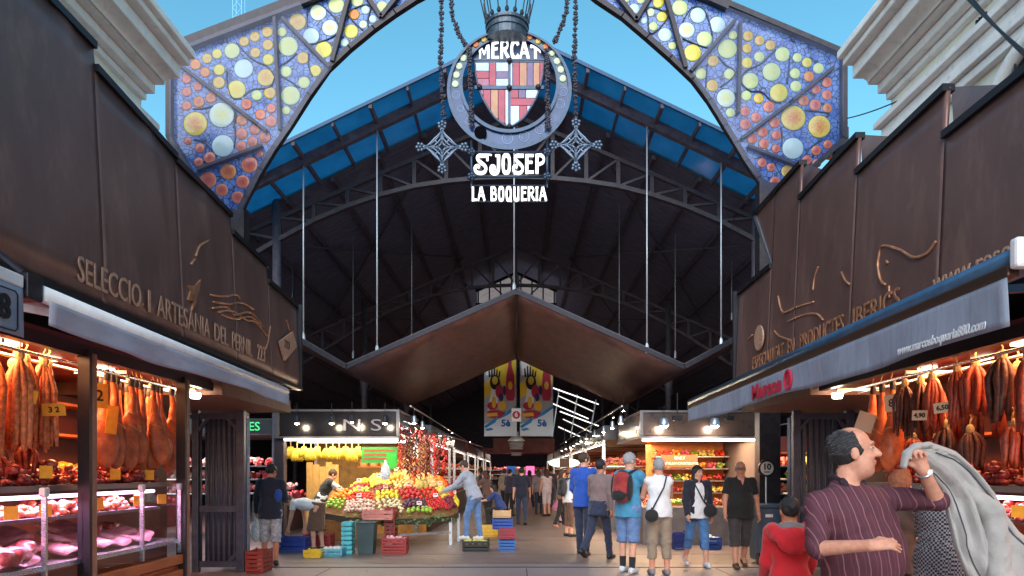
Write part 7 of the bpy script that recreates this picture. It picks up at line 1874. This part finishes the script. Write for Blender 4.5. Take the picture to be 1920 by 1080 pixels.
        for sd in (-1, 1):
            if st not in ('long', 'bob'): g.ell(hp(sd * .085, -.008, -.012), (.022 * q_, .026 * q_, .038 * q_), HM, k=.004, op='s')
        g.wrinkle(.003 if hsz < 1.05 else .0012, 2.2, x); g.build('hair', m, t)
    if face:
        q_ = hs_0
        for sd in (-1, 1):
            mb = MB(); mb.ball(hp(sd * .031, .0735, .012), .0115 * q_, 10, 8); o = mb.build('eye', M_eye, None, smooth=True, origin=(0, 0, 0)); o.parent = t
            mb = MB(); mb.ball(hp(sd * .031, .0815, .012), .0062 * q_, 8, 6); o2 = mb.build('iris', M_iris, None, smooth=True, origin=(0, 0, 0)); o2.parent = o
            mb = MB(); mb.tube([hp(sd * .046, .080, .017), hp(sd * .031, .086, .0215), hp(sd * .017, .083, .016)], .0042 * q_, 6); o = mb.build('eyelid', skin, None, smooth=True, origin=(0, 0, 0)); o.parent = t
            mb = MB(); mb.tube([hp(sd * .014, .096, .036), hp(sd * .03, .096, .041), hp(sd * .048, .084, .036)], [.003 * q_, .0045 * q_, .002 * q_], 6); o = mb.build('eyebrow', hair[1] if hair else HBR, None, origin=(0, 0, 0)); o.parent = t
        mb = MB(); mb.tube([hp(-.024, .088, -.063), hp(0, .0965, -.061), hp(.024, .088, -.063)], .0032 * q_, 6); o = mb.build('lips', mat('lips', S(150, 82, 76), .5), None, smooth=True, origin=(0, 0, 0)); o.parent = t
    ctx = dict(t=t, s=s, p0=p0, u=u, f=f, r=r, nb=nb, hc=hc, hp=hp, A=A, L=L, sh=sh, TM=TM, HM=HM, hr=hr, hf=hf, hu=hu)
    if extra: extra(ctx)
    return ctx
def part(c, name, mb, m, smooth=True):
    o = mb.build(name, m, None, smooth=smooth, origin=(0, 0, 0)); o.parent = c['t']; o.location = (0, 0, 0); return o
def backpack(m, m2):
    def fn(c):
        s, p0, u, f, r = c['s'], c['p0'], c['u'], c['f'], c['r']
        ce = p0 + u * .27 * s - f * .20 * s
        g = SDF(ce - Vector((.3, .3, .35)), ce + Vector((.3, .3, .35)), .011)
        g.ell(ce, (.155 * s, .10 * s, .235 * s), c['TM'], k=.03); g.ell(ce - f * .07 * s - u * .08 * s, (.12 * s, .07 * s, .11 * s), c['TM'], k=.02); g.ell(ce + u * .14 * s - f * .02, (.12 * s, .09 * s, .09 * s), c['TM'], k=.02)
        g.wrinkle(.003, 1.2); bg = g.build('backpack', m, c['t'])
        g = SDF(ce - Vector((.3, .3, .35)), ce + Vector((.3, .3, .35)), .011)
        g.ell(ce - f * .078 * s - u * .10 * s, (.118 * s, .068 * s, .10 * s), c['TM'], k=.02); g.ell(ce + r * .13 * s, (.035 * s, .075 * s, .19 * s), c['TM'], k=.02); g.ell(ce - r * .13 * s, (.035 * s, .075 * s, .19 * s), c['TM'], k=.02); g.ell(ce + u * .20 * s, (.09 * s, .06 * s, .05 * s), c['TM'], k=.02); o = g.build('pocket', m2, c['t'])
        for sd, k in ((-1, 'L'), (1, 'R')):
            a = ce + u * .2 * s + r * .07 * sd * s + f * .03; q = c['sh'][k] - r * .05 * sd * s
            mb = MB(); mb.tube([a, q + u * .085 * s - f * .02, q + u * .06 * s + f * .075 * s, q - u * .12 * s + f * .11 * s, q - u * .25 * s + f * .05 * s + r * .04 * sd], .018, 6); part(c, 'strap', mb, m2)
    return fn
def shoulder_bag(m, side=1, w=.12, h=.09, low=.02, front=0.6):
    """Bag on a strap that crosses the chest from the other shoulder."""
    def fn(c):
        s, p0, u, f, r = c['s'], c['p0'], c['u'], c['f'], c['r']
        ce = p0 + r * side * .13 * s + f * (.16 * front) * s - u * low * s
        ce = ce + nv(ce - p0) * .05
        g = SDF(ce - Vector((.25, .25, .25)), ce + Vector((.25, .25, .25)), .011); g.ell(ce, (w * s, .055 * s, h * s), c['TM'], k=.02); g.ell(ce - u * .03, (w * .95 * s, .06 * s, h * .75 * s), c['TM'], k=.02); g.build('shoulder_bag', m, c['t'])
        a = c['sh']['L' if side > 0 else 'R']; i_ = r * side * .08 * s
        for fb in ((1, -1) if True else (1,)):
            path = [ce + u * h * .7 * s, p0 + u * .16 * s + r * side * .07 * s + f * fb * .150 * s, p0 + u * .34 * s - r * side * .03 * s + f * fb * .150 * s, a + i_ + f * fb * .075 * s + u * .05 * s, a + i_ + u * .085 * s]
            mb = MB(); mb.tube(path, .011, 6); part(c, 'strap', mb, m)
    return fn
K = cloth
DENIM = K('denim', S(96, 124, 168), .25); DENIMD = K('dark_denim', S(44, 50, 74), .25); NAVY = K('navy', S(26, 30, 50)); BLK = K('black', (.012, .012, .014)); WHT = K('white', (.72, .72, .74), .06); KHAKI = K('khaki', S(142, 126, 108), .15)
SHOEW = mat('white_shoe', (.62, .62, .64), .5, noise=(20, .25)); SHOEB = mat('black_shoe', (.02, .02, .022), .4); SHOEBR = mat('brown_sandal', S(84, 56, 42), .6)
CAMO = mat('pale_print_cloth', S(196, 200, 206), .85, noise=(22, .3), col2=S(120, 126, 140), bump=(100, .1))
def at_(px, py): 
    Y = 1.5 * F / (py - PY0); return (px - PX0) / F * Y, Y

# 1 man in dark jacket by the gate
x, y = at_(507, 1060)
def carry(c):
    w = c['A']['L'][2] + c['A']['L'][3] * .09; ce = w + Vector((-.02, .0, -.26))
    g = SDF(ce - Vector((.16, .16, .3)), ce + Vector((.16, .16, .3)), .012); g.ell(ce, (.075, .06, .17), k=.03); g.cap(ce + Vector((0, 0, .1)), w, .04, .012, k=.05); g.wrinkle(.008, 1.6); g.build('plastic_bag', mat('white_plastic', (.75, .75, .78), .4), c['t'])
    g = SDF(c['p0'] - Vector((.4, .4, .1)), c['p0'] + Vector((.4, .4, .6)), .012); g.ell(c['p0'] + c['u'] * .22 + c['r'] * .13 - c['f'] * .10, (.06, .05, .11), c['TM'], k=.02); g.build('blue_patch', K('bright_blue', S(30, 76, 160)), c['t'])
person('person in dark navy jacket and pale printed shorts standing by the left gate', x, y, 12, 1.63, pose=dict(lean=4, armL=(8, 12, 25, 0), armR=(14, 10, 60, 25), legL=(6, 6), legR=(-6, 4), head=(12, -30)), top=(NAVY, 2, .16, .022), bottom=(CAMO, 1.25, .02), skin=SK2, hair=('short', HB), shoes=SHOEB, extra=carry)
# 2 woman bending over the blue crate
x, y = at_(588, 1036); y += .25
person('person in white shirt and brown skirt bending down over the blue crate', x, y, 78, 1.58, pose=dict(lean=82, armL=(8, 6, 6, 0), armR=(-8, 6, 8, 0), legL=(10, 12), legR=(2, 8), head=(25, 0)), top=(WHT, .5, .02, .014), bottom=(K('brown', S(104, 74, 58), .2), 1.15, .02, 'skirt'), skin=SK, hair=('short', HBR), shoes=SHOEB)
# 3 vendor behind the display
person('vendor in dark vest over white shirt reaching across the fruit', -4.22, 14.92, -62, 1.62, pose=dict(lean=26, armL=(52, 8, 10, 0), armR=(58, 10, 8, 4), head=(14, 0)), top=(K('white_sleeve', (.66, .68, .72), .06), .75, .1, .010), coat=(BLK, .1, .1, .020), bottom=(BLK, 2, .012), skin=SK, hair=('short', HBR), shoes=SHOEB)
# 4 man on the black crate
x, y = at_(888, 1034); y += .2
person('person in light grey top and blue jeans standing on the black crate', x, y, 70, 1.58, z0=.19, pose=dict(lean=22, armL=(40, 8, 25, 0), armR=(46, 10, 20, 0), legL=(18, 16), legR=(-4, 4), head=(10, 0)), top=(K('light_grey', S(164, 166, 178)), 2, .10, .016), bottom=(DENIM, 2, .012), skin=SK, hair=('short', HBR), shoes=SHOEW)
# 5 far people down the aisle
def far(label, px, pyf, rz, H, tm, bm, hr=('short', HB), pose=None, sl=1, sk=SK, bl=2, ex=None, sh_=SHOEB, top_kw=.014):
    x, y = at_(px, pyf)
    return person(label, x, y, rz, H, pose=pose, top=(tm, sl, .1, top_kw), bottom=(bm, bl, .012), skin=sk, hair=hr, shoes=sh_, vox=.0135, extra=ex)
far('person in dark navy shirt and jeans walking away down the middle of the aisle', 978, 984, 0, 1.66, NAVY, DENIMD, pose=dict(armL=(-12, 10, 14, 0), armR=(14, 12, 16, 0), legL=(16, 6), legR=(-12, 14)))
far('person in grey top far down the aisle, right of the walking man', 1010, 964, 10, 1.58, K('dim_grey', S(140, 124, 130)), DENIMD, hr=('bob', HBR))
far('person in dark blue seated low beside the left aisle stalls', 940, 990, 80, 1.50, K('mid_blue', S(40, 60, 120)), BLK, hr=('bob', HB), pose=dict(lean=25, armL=(50, 8, 30, 0), armR=(50, 8, 30, 0), legL=(80, 85), legR=(74, 80)))
far('person in brown top beyond the grey shirted man', 915, 985, 60, 1.55, K('dull_brown', S(96, 70, 62)), BLK, hr=('bob', HBR), pose=dict(lean=12, armL=(50, 8, 30, 0), armR=(50, 8, 30, 0)))
far('small person in pink crouching in the aisle', 1043, 980, -60, 1.15, K('pink', S(206, 110, 150)), K('pale_pink', S(220, 180, 190)), hr=('bob', HBR), pose=dict(lean=30, legL=(70, 95), legR=(60, 90), armL=(50, 8, 20, 0), armR=(40, 8, 20, 0)))
far('person in a pale sleeveless dress standing far behind the pink child', 1025, 968, 30, 1.6, K('pale_dress', S(206, 186, 190)), K('pale_dress', S(206, 186, 190)), hr=('long', HBR), sl=.1, bl=1.1)
far('person in white top and brown skirt with a black backpack', 1068, 1006, -75, 1.60, WHT, K('brown', S(104, 74, 58)), hr=('short', HR), sl=.35, bl=1.6, ex=backpack(BLK, K('dark_grey', (.03, .03, .035))), pose=dict(armL=(30, 8, 50, 10), armR=(10, 10, 20, 0)))
far('person at the distant left stall in a dark shirt', 955, 968, -40, 1.6, K('dull_navy', S(50, 50, 70)), BLK)
for i, (px, pyf, rz, col, lab) in enumerate(((993, 955, 20, (110, 60, 60), 'maroon top'), (946, 958, -20, (150, 140, 130), 'beige top'), (968, 950, 10, (60, 80, 90), 'slate top'), (1033, 957, -30, (70, 66, 90), 'violet grey top'), (1052, 990, -80, (120, 90, 70), 'tan jacket'), (1012, 948, 160, (170, 150, 150), 'pale top'), (902, 962, 90, (60, 60, 76), 'dark blue grey top'))):
    x, y = at_(px, pyf)
    person('distant shopper in a %s far down the aisle' % lab, x, y, rz, 1.58 + .04 * (i % 4), pose=dict(armL=(10 * (-1) ** i, 9, 14, 0), armR=(-8 * (-1) ** i, 9, 14, 0), legL=(10, 4), legR=(-10, 10)), top=(K('far_%d' % i, S(*col)), 1.6, .1, .016), bottom=(DENIMD if i % 2 else BLK, 2, .013), skin=SK if i % 3 else SK2, hair=('short' if i % 2 else 'bob', (HB, HBR, HG)[i % 3]), shoes=None, vox=.018)
# 6 blue shirt
x, y = at_(1094, 1040)
person('tall person in bright blue long sleeved shirt seen from behind', x, y, -25, 1.86, pose=dict(lean=2, armL=(10, 10, 40, 10), armR=(6, 8, 20, 0), legL=(10, 4), legR=(-8, 6), head=(5, -40)), top=(K('royal_blue', S(34, 78, 170)), 2, .14, .018), bottom=(DENIMD, 2, .014), skin=SK, hair=('short', HBR), shoes=SHOEB)
# 7 brown grey shirt, jacket tied round the waist
def waist_jacket(c):
    s, p0, u, f, r = c['s'], c['p0'], c['u'], c['f'], c['r']; g = SDF(p0 - Vector((.4, .4, .6)), p0 + Vector((.4, .4, .3)), .012)
    g.cap(p0 + u * .05 * s - f * .02, p0 - u * .20 * s - f * .05, .175 * s, .185 * s, k=.03, flat=(f, 1.25), cut=True, cut0=True); g.cap(p0 + f * .14 * s + u * .02, p0 + f * .16 * s - u * .25, .05, .03, k=.03); g.wrinkle(.007, 1.1); g.build('tied_jacket', DENIMD, c['t'])
x, y = at_(1124, 1049)
person('person in taupe top with a dark jacket tied round the waist', x, y, -35, 1.74, pose=dict(lean=4, armL=(14, 9, 20, 0), armR=(-12, 9, 14, 0), legL=(-16, 26), legR=(14, 4), head=(4, -10)), top=(K('taupe', S(128, 106, 104)), 2, .10, .014), bottom=(DENIMD, 2, .013), skin=SK2, hair=('short', HB), shoes=SHOEB, extra=waist_jacket)
# 8 man with red and black backpack
x, y = at_(1178, 1074)
person('grey haired person in teal shirt and denim shorts with a red and black backpack', x, y, -38, 1.79, pose=dict(lean=3, armL=(30, 10, 75, 20), armR=(34, 10, 70, 20), legL=(3, 2), legR=(-4, 3), head=(6, -25)), top=(K('teal', S(64, 136, 172)), .8, .16, .018), bottom=(DENIM, 1.12, .03), skin=SK, hair=('short', HG), shoes=SHOEW, socks=BLK, extra=backpack(K('red_pack', S(150, 44, 44), .3), BLK), vox=.010)
# 9 woman in white tank top
x, y = at_(1236, 1078)
person('grey haired person in white sleeveless top and khaki capri trousers, seen from behind', x, y, 4, 1.70, pose=dict(lean=2, armL=(26, 8, 80, 25), armR=(30, 8, 80, 25), legL=(2, 2), legR=(-2, 3), head=(4, 8)), top=(WHT, 0.0, .10, .012), bottom=(KHAKI, 1.62, .020), skin=SK3, hair=('short', HG), shoes=mat('grey_sandal', (.2, .2, .21), .6), extra=shoulder_bag(BLK, -1, .10, .09, .05, -.9), vox=.010)
# 10 woman in cardigan
x, y = at_(1307, 1062)
def glasses(up):
    def fn(c):
        hp = c['hp']; z = .085 if up else .010; yf = .088 if up else .106
        for sd in (-1, 1):
            mb = MB(); mb.tube([hp(sd * .032 + .026 * math.cos(a), yf - (.02 * math.sin(a) if up else 0), z + .019 * math.sin(a)) for a in [2 * math.pi * k / 14 for k in range(14)]], .0042, 5, closed=True); part(c, 'glasses_rim', mb, M_black)
            mb = MB(); mb.tube([hp(sd * .058, yf, z), hp(sd * .084, .0, z + .005)], .0035, 5); part(c, 'glasses_arm', mb, M_black)
    return fn
def both(*fs_):
    def fn(c):
        for q in fs_: q(c)
    return fn
person('dark haired person in white top, navy cardigan and cropped jeans walking towards the camera', x, y, 186, 1.62, pose=dict(lean=2, armL=(-6, 9, 14, 0), armR=(10, 9, 18, 0), legL=(12, 4), legR=(-12, 16), head=(0, 18)), top=(WHT, .3, .12, .012), coat=(K('dark_cardigan', S(30, 30, 46)), 2, .16, .022), bottom=(K('mid_denim', S(70, 116, 168), .25), 1.5, .014), skin=SK, hair=('long', HB), shoes=SHOEW, extra=both(shoulder_bag(BLK, -1, .12, .10, -.02, .9), glasses(True)), vox=.009, face=True)
# 11 man in black polo
x, y = at_(1388, 1064)
def polo(c):
    mb = MB(); nb, f, u, r = c['nb'], c['f'], c['u'], c['r']
    mb.add([nb + f * .125 + r * .03 - u * .005, nb + f * .125 - r * .03 - u * .005, nb + f * .145 - u * .10], [(0, 1, 2)]); part(c, 'open_collar', mb, SK3, False)
person('person in black polo shirt, cargo shorts and glasses walking towards the camera', x, y, 176, 1.68, wide=1.12, belly=1.0, pose=dict(lean=1, armL=(-4, 14, 16, 0), armR=(8, 14, 18, 0), legL=(-10, 14), legR=(12, 4), head=(2, -8)), top=(BLK, .75, .14, .016), bottom=(K('charcoal', S(60, 56, 58), .2), 1.35, .03), skin=SK3, hair=('bald', HG), shoes=SHOEBR, extra=both(polo, glasses(False)), vox=.009, face=True)
# 12 seller at the far right stall
person('person in orange brown clothes at the stall behind the round sign', 6.55, 16.2, 60, 1.6, pose=dict(lean=10, armL=(40, 8, 30, 0), armR=(40, 8, 30, 0)), top=(K('rust', S(150, 84, 46)), 2, .1, .016), bottom=(BLK, 2, .014), skin=SK2, hair=('bob', HBR), shoes=SHOEB, vox=.0135)
# 13 child in red
def hood(c):
    s, nb, u, f, r = c['s'], c['nb'], c['u'], c['f'], c['r']; ce = nb - f * .04 + u * .0
    g = SDF(ce - Vector((.25, .25, .25)), ce + Vector((.25, .25, .2)), .009)
    for k in range(13):
        a = -math.pi * .15 + math.pi * 1.3 * k / 12; q = ce - f * (.095 * math.sin(a)) + r * (.115 * math.cos(a)) - u * (.02 + .03 * math.sin(a)); g.ell(q, (.045, .045, .05), k=.03)
    g.ell(ce - f * .11 - u * .09, (.10, .04, .08), c['TM'], k=.04); g.wrinkle(.004, 1.2); g.build('hood', K('red_hoodie', S(196, 24, 36), .12), c['t'])
    g = SDF(ce - Vector((.25, .25, .25)), ce + Vector((.25, .25, .2)), .009); g.ell(ce + u * .0 - f * .02, (.105, .09, .045), c['TM'], k=.02); g.build('hood_lining', K('grey_lining', S(120, 112, 112)), c['t'])
person('child with black hair in a red hooded top, seen from behind', (1487 - PX0) / F * 4.7, 4.75, -12, 1.33, wide=.88, pose=dict(lean=4, armL=(14, 5, 30, 0), armR=(14, 5, 30, 0), head=(-4, 6)), top=(K('red_hoodie', S(196, 24, 36), .12), 2, .16, .015), bottom=(DENIMD, 2, .010), skin=SK2, hair=('short', HB), shoes=SHOEB, extra=hood, vox=.008)
# 14 big man in the striped shirt, jacket slung over his raised hand
def stripes(name, base, line, scale, width=0.13):
    m = mat(name, base, 0.85, noise=(14, .15), bump=(11, .5)); n = m.node_tree.nodes; l = m.node_tree.links
    tc = n['Texture Coordinate']; sx = n.new('ShaderNodeSeparateXYZ'); l.new(tc.outputs['Object'], sx.inputs[0])
    nz = n.new('ShaderNodeTexNoise'); nz.inputs['Scale'].default_value = 4; l.new(tc.outputs['Object'], nz.inputs['Vector'])
    ma = n.new('ShaderNodeMath'); ma.operation = 'MULTIPLY_ADD'; ma.inputs[1].default_value = .06; l.new(nz.outputs['Fac'], ma.inputs[0]); l.new(sx.outputs['X'], ma.inputs[2])
    dz = n.new('ShaderNodeMath'); dz.operation = 'MULTIPLY_ADD'; dz.inputs[1].default_value = .22; l.new(sx.outputs['Z'], dz.inputs[0]); l.new(ma.outputs[0], dz.inputs[2])
    fr = n.new('ShaderNodeMath'); fr.operation = 'MULTIPLY'; fr.inputs[1].default_value = scale; l.new(dz.outputs[0], fr.inputs[0])
    fa = n.new('ShaderNodeMath'); fa.operation = 'FRACT'; l.new(fr.outputs[0], fa.inputs[0])
    ra = n.new('ShaderNodeValToRGB'); e = ra.color_ramp.elements; e[0].position = 0; e[0].color = (0, 0, 0, 1); e[1].position = 1; e[1].color = (0, 0, 0, 1)
    for p_, v_ in ((.30, 0), (.34, .35), (.40, 0), (.70, 0), (.72, 1), (.72 + width, 1), (.74 + width, 0)):
        q = e.new(min(p_, .99)); q.color = (v_, v_, v_, 1)
    l.new(fa.outputs[0], ra.inputs[0])
    b = n['Principled BSDF']; src = b.inputs['Base Color'].links[0].from_socket
    mx = n.new('ShaderNodeMixRGB'); l.new(ra.outputs[0], mx.inputs[0]); l.new(src, mx.inputs[1]); mx.inputs[2].default_value = (*line, 1); l.new(mx.outputs[0], b.inputs['Base Color'])
    return m
M_stripe = stripes('maroon_striped_shirt', S(84, 42, 54), S(142, 92, 100), 17, .06)
def watch(c):
    e, w = c['A']['L'][1], c['A']['L'][2]; d = nv(w - e); a = nv(d.cross(Vector((0, 0, 1)))); b_ = d.cross(a); ce = w - d * .02
    mb = MB(); mb.tube([ce + (a * math.cos(q) + b_ * math.sin(q)) * .036 for q in [2 * math.pi * k / 18 for k in range(18)]], .009, 6, closed=True); o = part(c, 'watch', mb, M_chrome)
    mb = MB(); mb.ball(ce + Vector((.01, -.036, .0)), (.018, .008, .018), 10, 7); q = mb.build('watch_face', M_white, None, origin=(0, 0, 0)); q.parent = o
    # collar of the shirt
    nb, f, u, r = c['nb'], c['f'], c['u'], c['r']
    for sd in (-1, 1):
        g = SDF(nb - Vector((.2, .2, .2)), nb + Vector((.2, .2, .15)), .006)
        g.cap(nb - f * .06 + u * .035 + r * .05 * sd, nb + f * .075 + u * .0 + r * .072 * sd, .022, .020, k=.02, flat=(r, 2.0)); g.cap(nb + f * .06 + u * .005 + r * .075 * sd, nb + f * .115 - u * .06 + r * .055 * sd, .022, .014, k=.02, flat=(f, 1.8)); g.build('collar', mat('dark_collar', S(40, 24, 36), .8), c['t'])
    # loose hairs along the hairline and down the nape
    hp = c['hp']; rh = random.Random(4); mb = MB()
    for k in range(260):
        a = rh.uniform(-1.9, 1.9); yl = rh.uniform(-.10, .012); rr_ = math.sqrt(max(.05, 1 - ((yl + .018) / .0985) ** 2))
        q = hp(.084 * rr_ * math.sin(a), yl, .026 + .099 * rr_ * math.cos(a)); z_ = .026 + .099 * rr_ * math.cos(a)
        if z_ < -.055 or (abs(a) > 1.3 and yl > -.02): continue
        e = hp(.0865 * rr_ * math.sin(a) * 1.02, yl - .028 + rh.uniform(-.004, .004), z_ * 1.0 - .008 + rh.uniform(-.006, .006))
        mb.tube([q + (q - c['hc']).normalized() * .0015, (q + e) / 2 + (q - c['hc']).normalized() * .005, e], [.0014, .0013, .0006], 4)
    o = part(c, 'loose_hair', mb, hair_m('grey_streak', (.09, .085, .09))); o['kind'] = 'stuff'
J = dict(f=(.35, -.94, 0), pelvis=(.02, .02, .90), neck=(-.05, .02, 1.435), head=(-.005, .0, 1.615), hf=(.955, -.24, .13), hu=(-.03, 0, 1),
         armR=((-.245, -.05, 1.315), (-.325, -.25, 1.075), (-.155, -.49, 1.118), (.95, -.12, .10)), armL=((.215, .07, 1.345), (.415, -.12, 1.335), (.265, -.24, 1.51), (-.42, -.1, .9)),
         belly=[((.05, -.04, 1.02), (.225, .175, .27)), ((-.02, -.01, 1.24), (.235, .15, .17))], latR=(.0, .8, .6), curlR=.32, latL=(-.6, .3, -.3), curlL=.95, hs=1.17,
         open=[((.0, -.16, 1.46), (.06, -.20, 1.30), .022)])
person('heavy set person in maroon striped shirt looking right, jacket held over one shoulder', 2.0, 4.1, 0, 1.76, J=J, wide=1.16, top=(M_stripe, 1.08, .22, .016), bottom=(DENIMD, 2, .016), skin=SK3, hair=('recede', hair_m('dark_grey', (.020, .018, .020))), shoes=SHOEB, extra=watch, vox=.0058, face=True)
# jacket: folded cloth hanging from the hand
jk = thing('jacket', 'pale blue grey jacket slung from the raised hand of the striped shirt man', 'jacket', (2.35, 3.7, .8))
secs = [(1697, 868, 1718, 836, 3.93), (1712, 874, 1748, 832, 3.95), (1738, 892, 1790, 850, 3.98), (1758, 917, 1830, 884, 4.00), (1770, 945, 1864, 922, 4.00), (1782, 985, 1884, 965, 3.98), (1794, 1025, 1905, 1000, 3.95), (1812, 1065, 1938, 1030, 3.93), (1835, 1110, 1972, 1060, 3.92), (1870, 1165, 2010, 1100, 3.92)]
rows = []; n = 72
dense = []
for i in range(len(secs) - 1):
    for q in range(7):
        w = q / 7; dense.append([secs[i][k] + (secs[i + 1][k] - secs[i][k]) * w for k in range(5)])
dense.append(list(secs[-1]))
rj = random.Random(3)
for i, (xa, ya, xb, yb, Y) in enumerate(dense):
    a = P(xa, ya, Y); b = P(xb, yb, Y); c = (a + b) / 2; hw = (b - a) / 2; v = i / (len(dense) - 1); th = .040 + .035 * min(1, v * 1.6); row = []
    for k in range(n + 1):
        t_ = -math.pi * (1.12 - 1.24 * k / n); ca, sa = math.cos(t_), math.sin(t_); q = k / n
        ph = 1.7 * v + .6 * math.sin(3.1 * v + 2 * q)
        pl = .046 * (1 - abs(math.sin(math.pi * (4.4 * q + ph)))) ** 2.0 + .014 * math.sin(2 * math.pi * (6.3 * q + .8 * v) + 3 * math.sin(5 * v)) + .008 * math.sin(2 * math.pi * (3 * v + 9 * q))
        am = min(1, .25 + 1.3 * v)
        p = c + hw * ca * (1 + .05 * math.sin(9 * v + 1.3)) + Vector((0, th * sa - pl * am * max(0, -sa) ** .5, .010 * math.sin(14 * v + 5 * q)))
        if i == len(dense) - 1: p.z += .03 * math.sin(9 * q)
        row.append(p)
    rows.append(row)
mb = MB(); mb.grid(rows)
M_jk = mat('jacket_cloth', S(160, 154, 150), .9, noise=(7, .10), bump=(70, .2), sheen=.2)
mb.build('body_cloth', M_jk, jk, smooth=True, solid=.008)
# collar rolled over the hand
g = SDF((2.05, 3.6, 1.35), (2.65, 4.12, 1.80), .007)
cl = [P(1694, 874, 3.84), P(1700, 852, 3.86), P(1718, 836, 3.88), P(1742, 836, 3.92), P(1768, 850, 3.95), P(1790, 866, 3.97)]
for a, b in zip(cl[:-1], cl[1:]): g.cap(a, b, .017, .019, k=.015, flat=((0, 1, 0), .6))
g.wrinkle(.004, 1.5); o = g.build('collar', M_jk, jk); o.location = -Vector(jk.location)
M_seam = mat('jacket_seam', S(70, 72, 82), .8)
for q0, q1, r_ in ((.62, .70, .004), (.30, .24, .003)):
    mb = MB(); mb.tube([rows[i][int((q0 + (q1 - q0) * i / len(rows)) * n)] + Vector((0, -.010, 0)) for i in range(8, len(rows), 3)], r_, 6); mb.build('seam', M_seam, jk, smooth=True)
g = SDF((2.2, 3.6, .55), (3.0, 4.15, 1.55), .012)
g.cap(P(1850, 960, 3.95) + Vector((0, -.06, 0)), P(1862, 1100, 3.90) + Vector((0, -.06, 0)), .055, .07, k=.03); g.cap(P(1790, 900, 4.0), P(1850, 960, 3.95) + Vector((0, -.05, 0)), .045, .06, k=.03); g.wrinkle(.007, 1.0, .4); g.build('sleeve', M_jk, jk).location = -Vector(jk.location)
# 15 shoppers at the right counter
CHECK = mat('checked_cloth', S(60, 58, 68), .85); 
n = CHECK.node_tree.nodes; l = CHECK.node_tree.links; ck = n.new('ShaderNodeTexChecker'); ck.inputs['Scale'].default_value = 70; ck.inputs[1].default_value = (*S(36, 32, 40), 1); ck.inputs[2].default_value = (*S(150, 144, 150), 1)
l.new(n['Texture Coordinate'].outputs['Object'], ck.inputs['Vector']); l.new(ck.outputs[0], n['Principled BSDF'].inputs['Base Color'])
person('dark haired person in a checked shirt behind the slung jacket', 2.92, 4.75, -60, 1.63, pose=dict(lean=6, armL=(20, 8, 60, 10), armR=(10, 8, 20, 0), head=(8, 0)), top=(CHECK, 2, .16, .02), bottom=(BLK, 2, .014), skin=SK2, hair=('short', HB), shoes=SHOEB, vox=.009)
person('person with reddish brown hair at the right ham counter', 3.02, 5.55, -70, 1.52, pose=dict(lean=8, armL=(20, 8, 60, 10), armR=(20, 8, 60, 0), head=(6, 0)), top=(K('olive', S(90, 70, 60)), 2, .16, .02), bottom=(BLK, 2, .014), skin=SK, hair=('bob', HR), shoes=SHOEB, vox=.010)
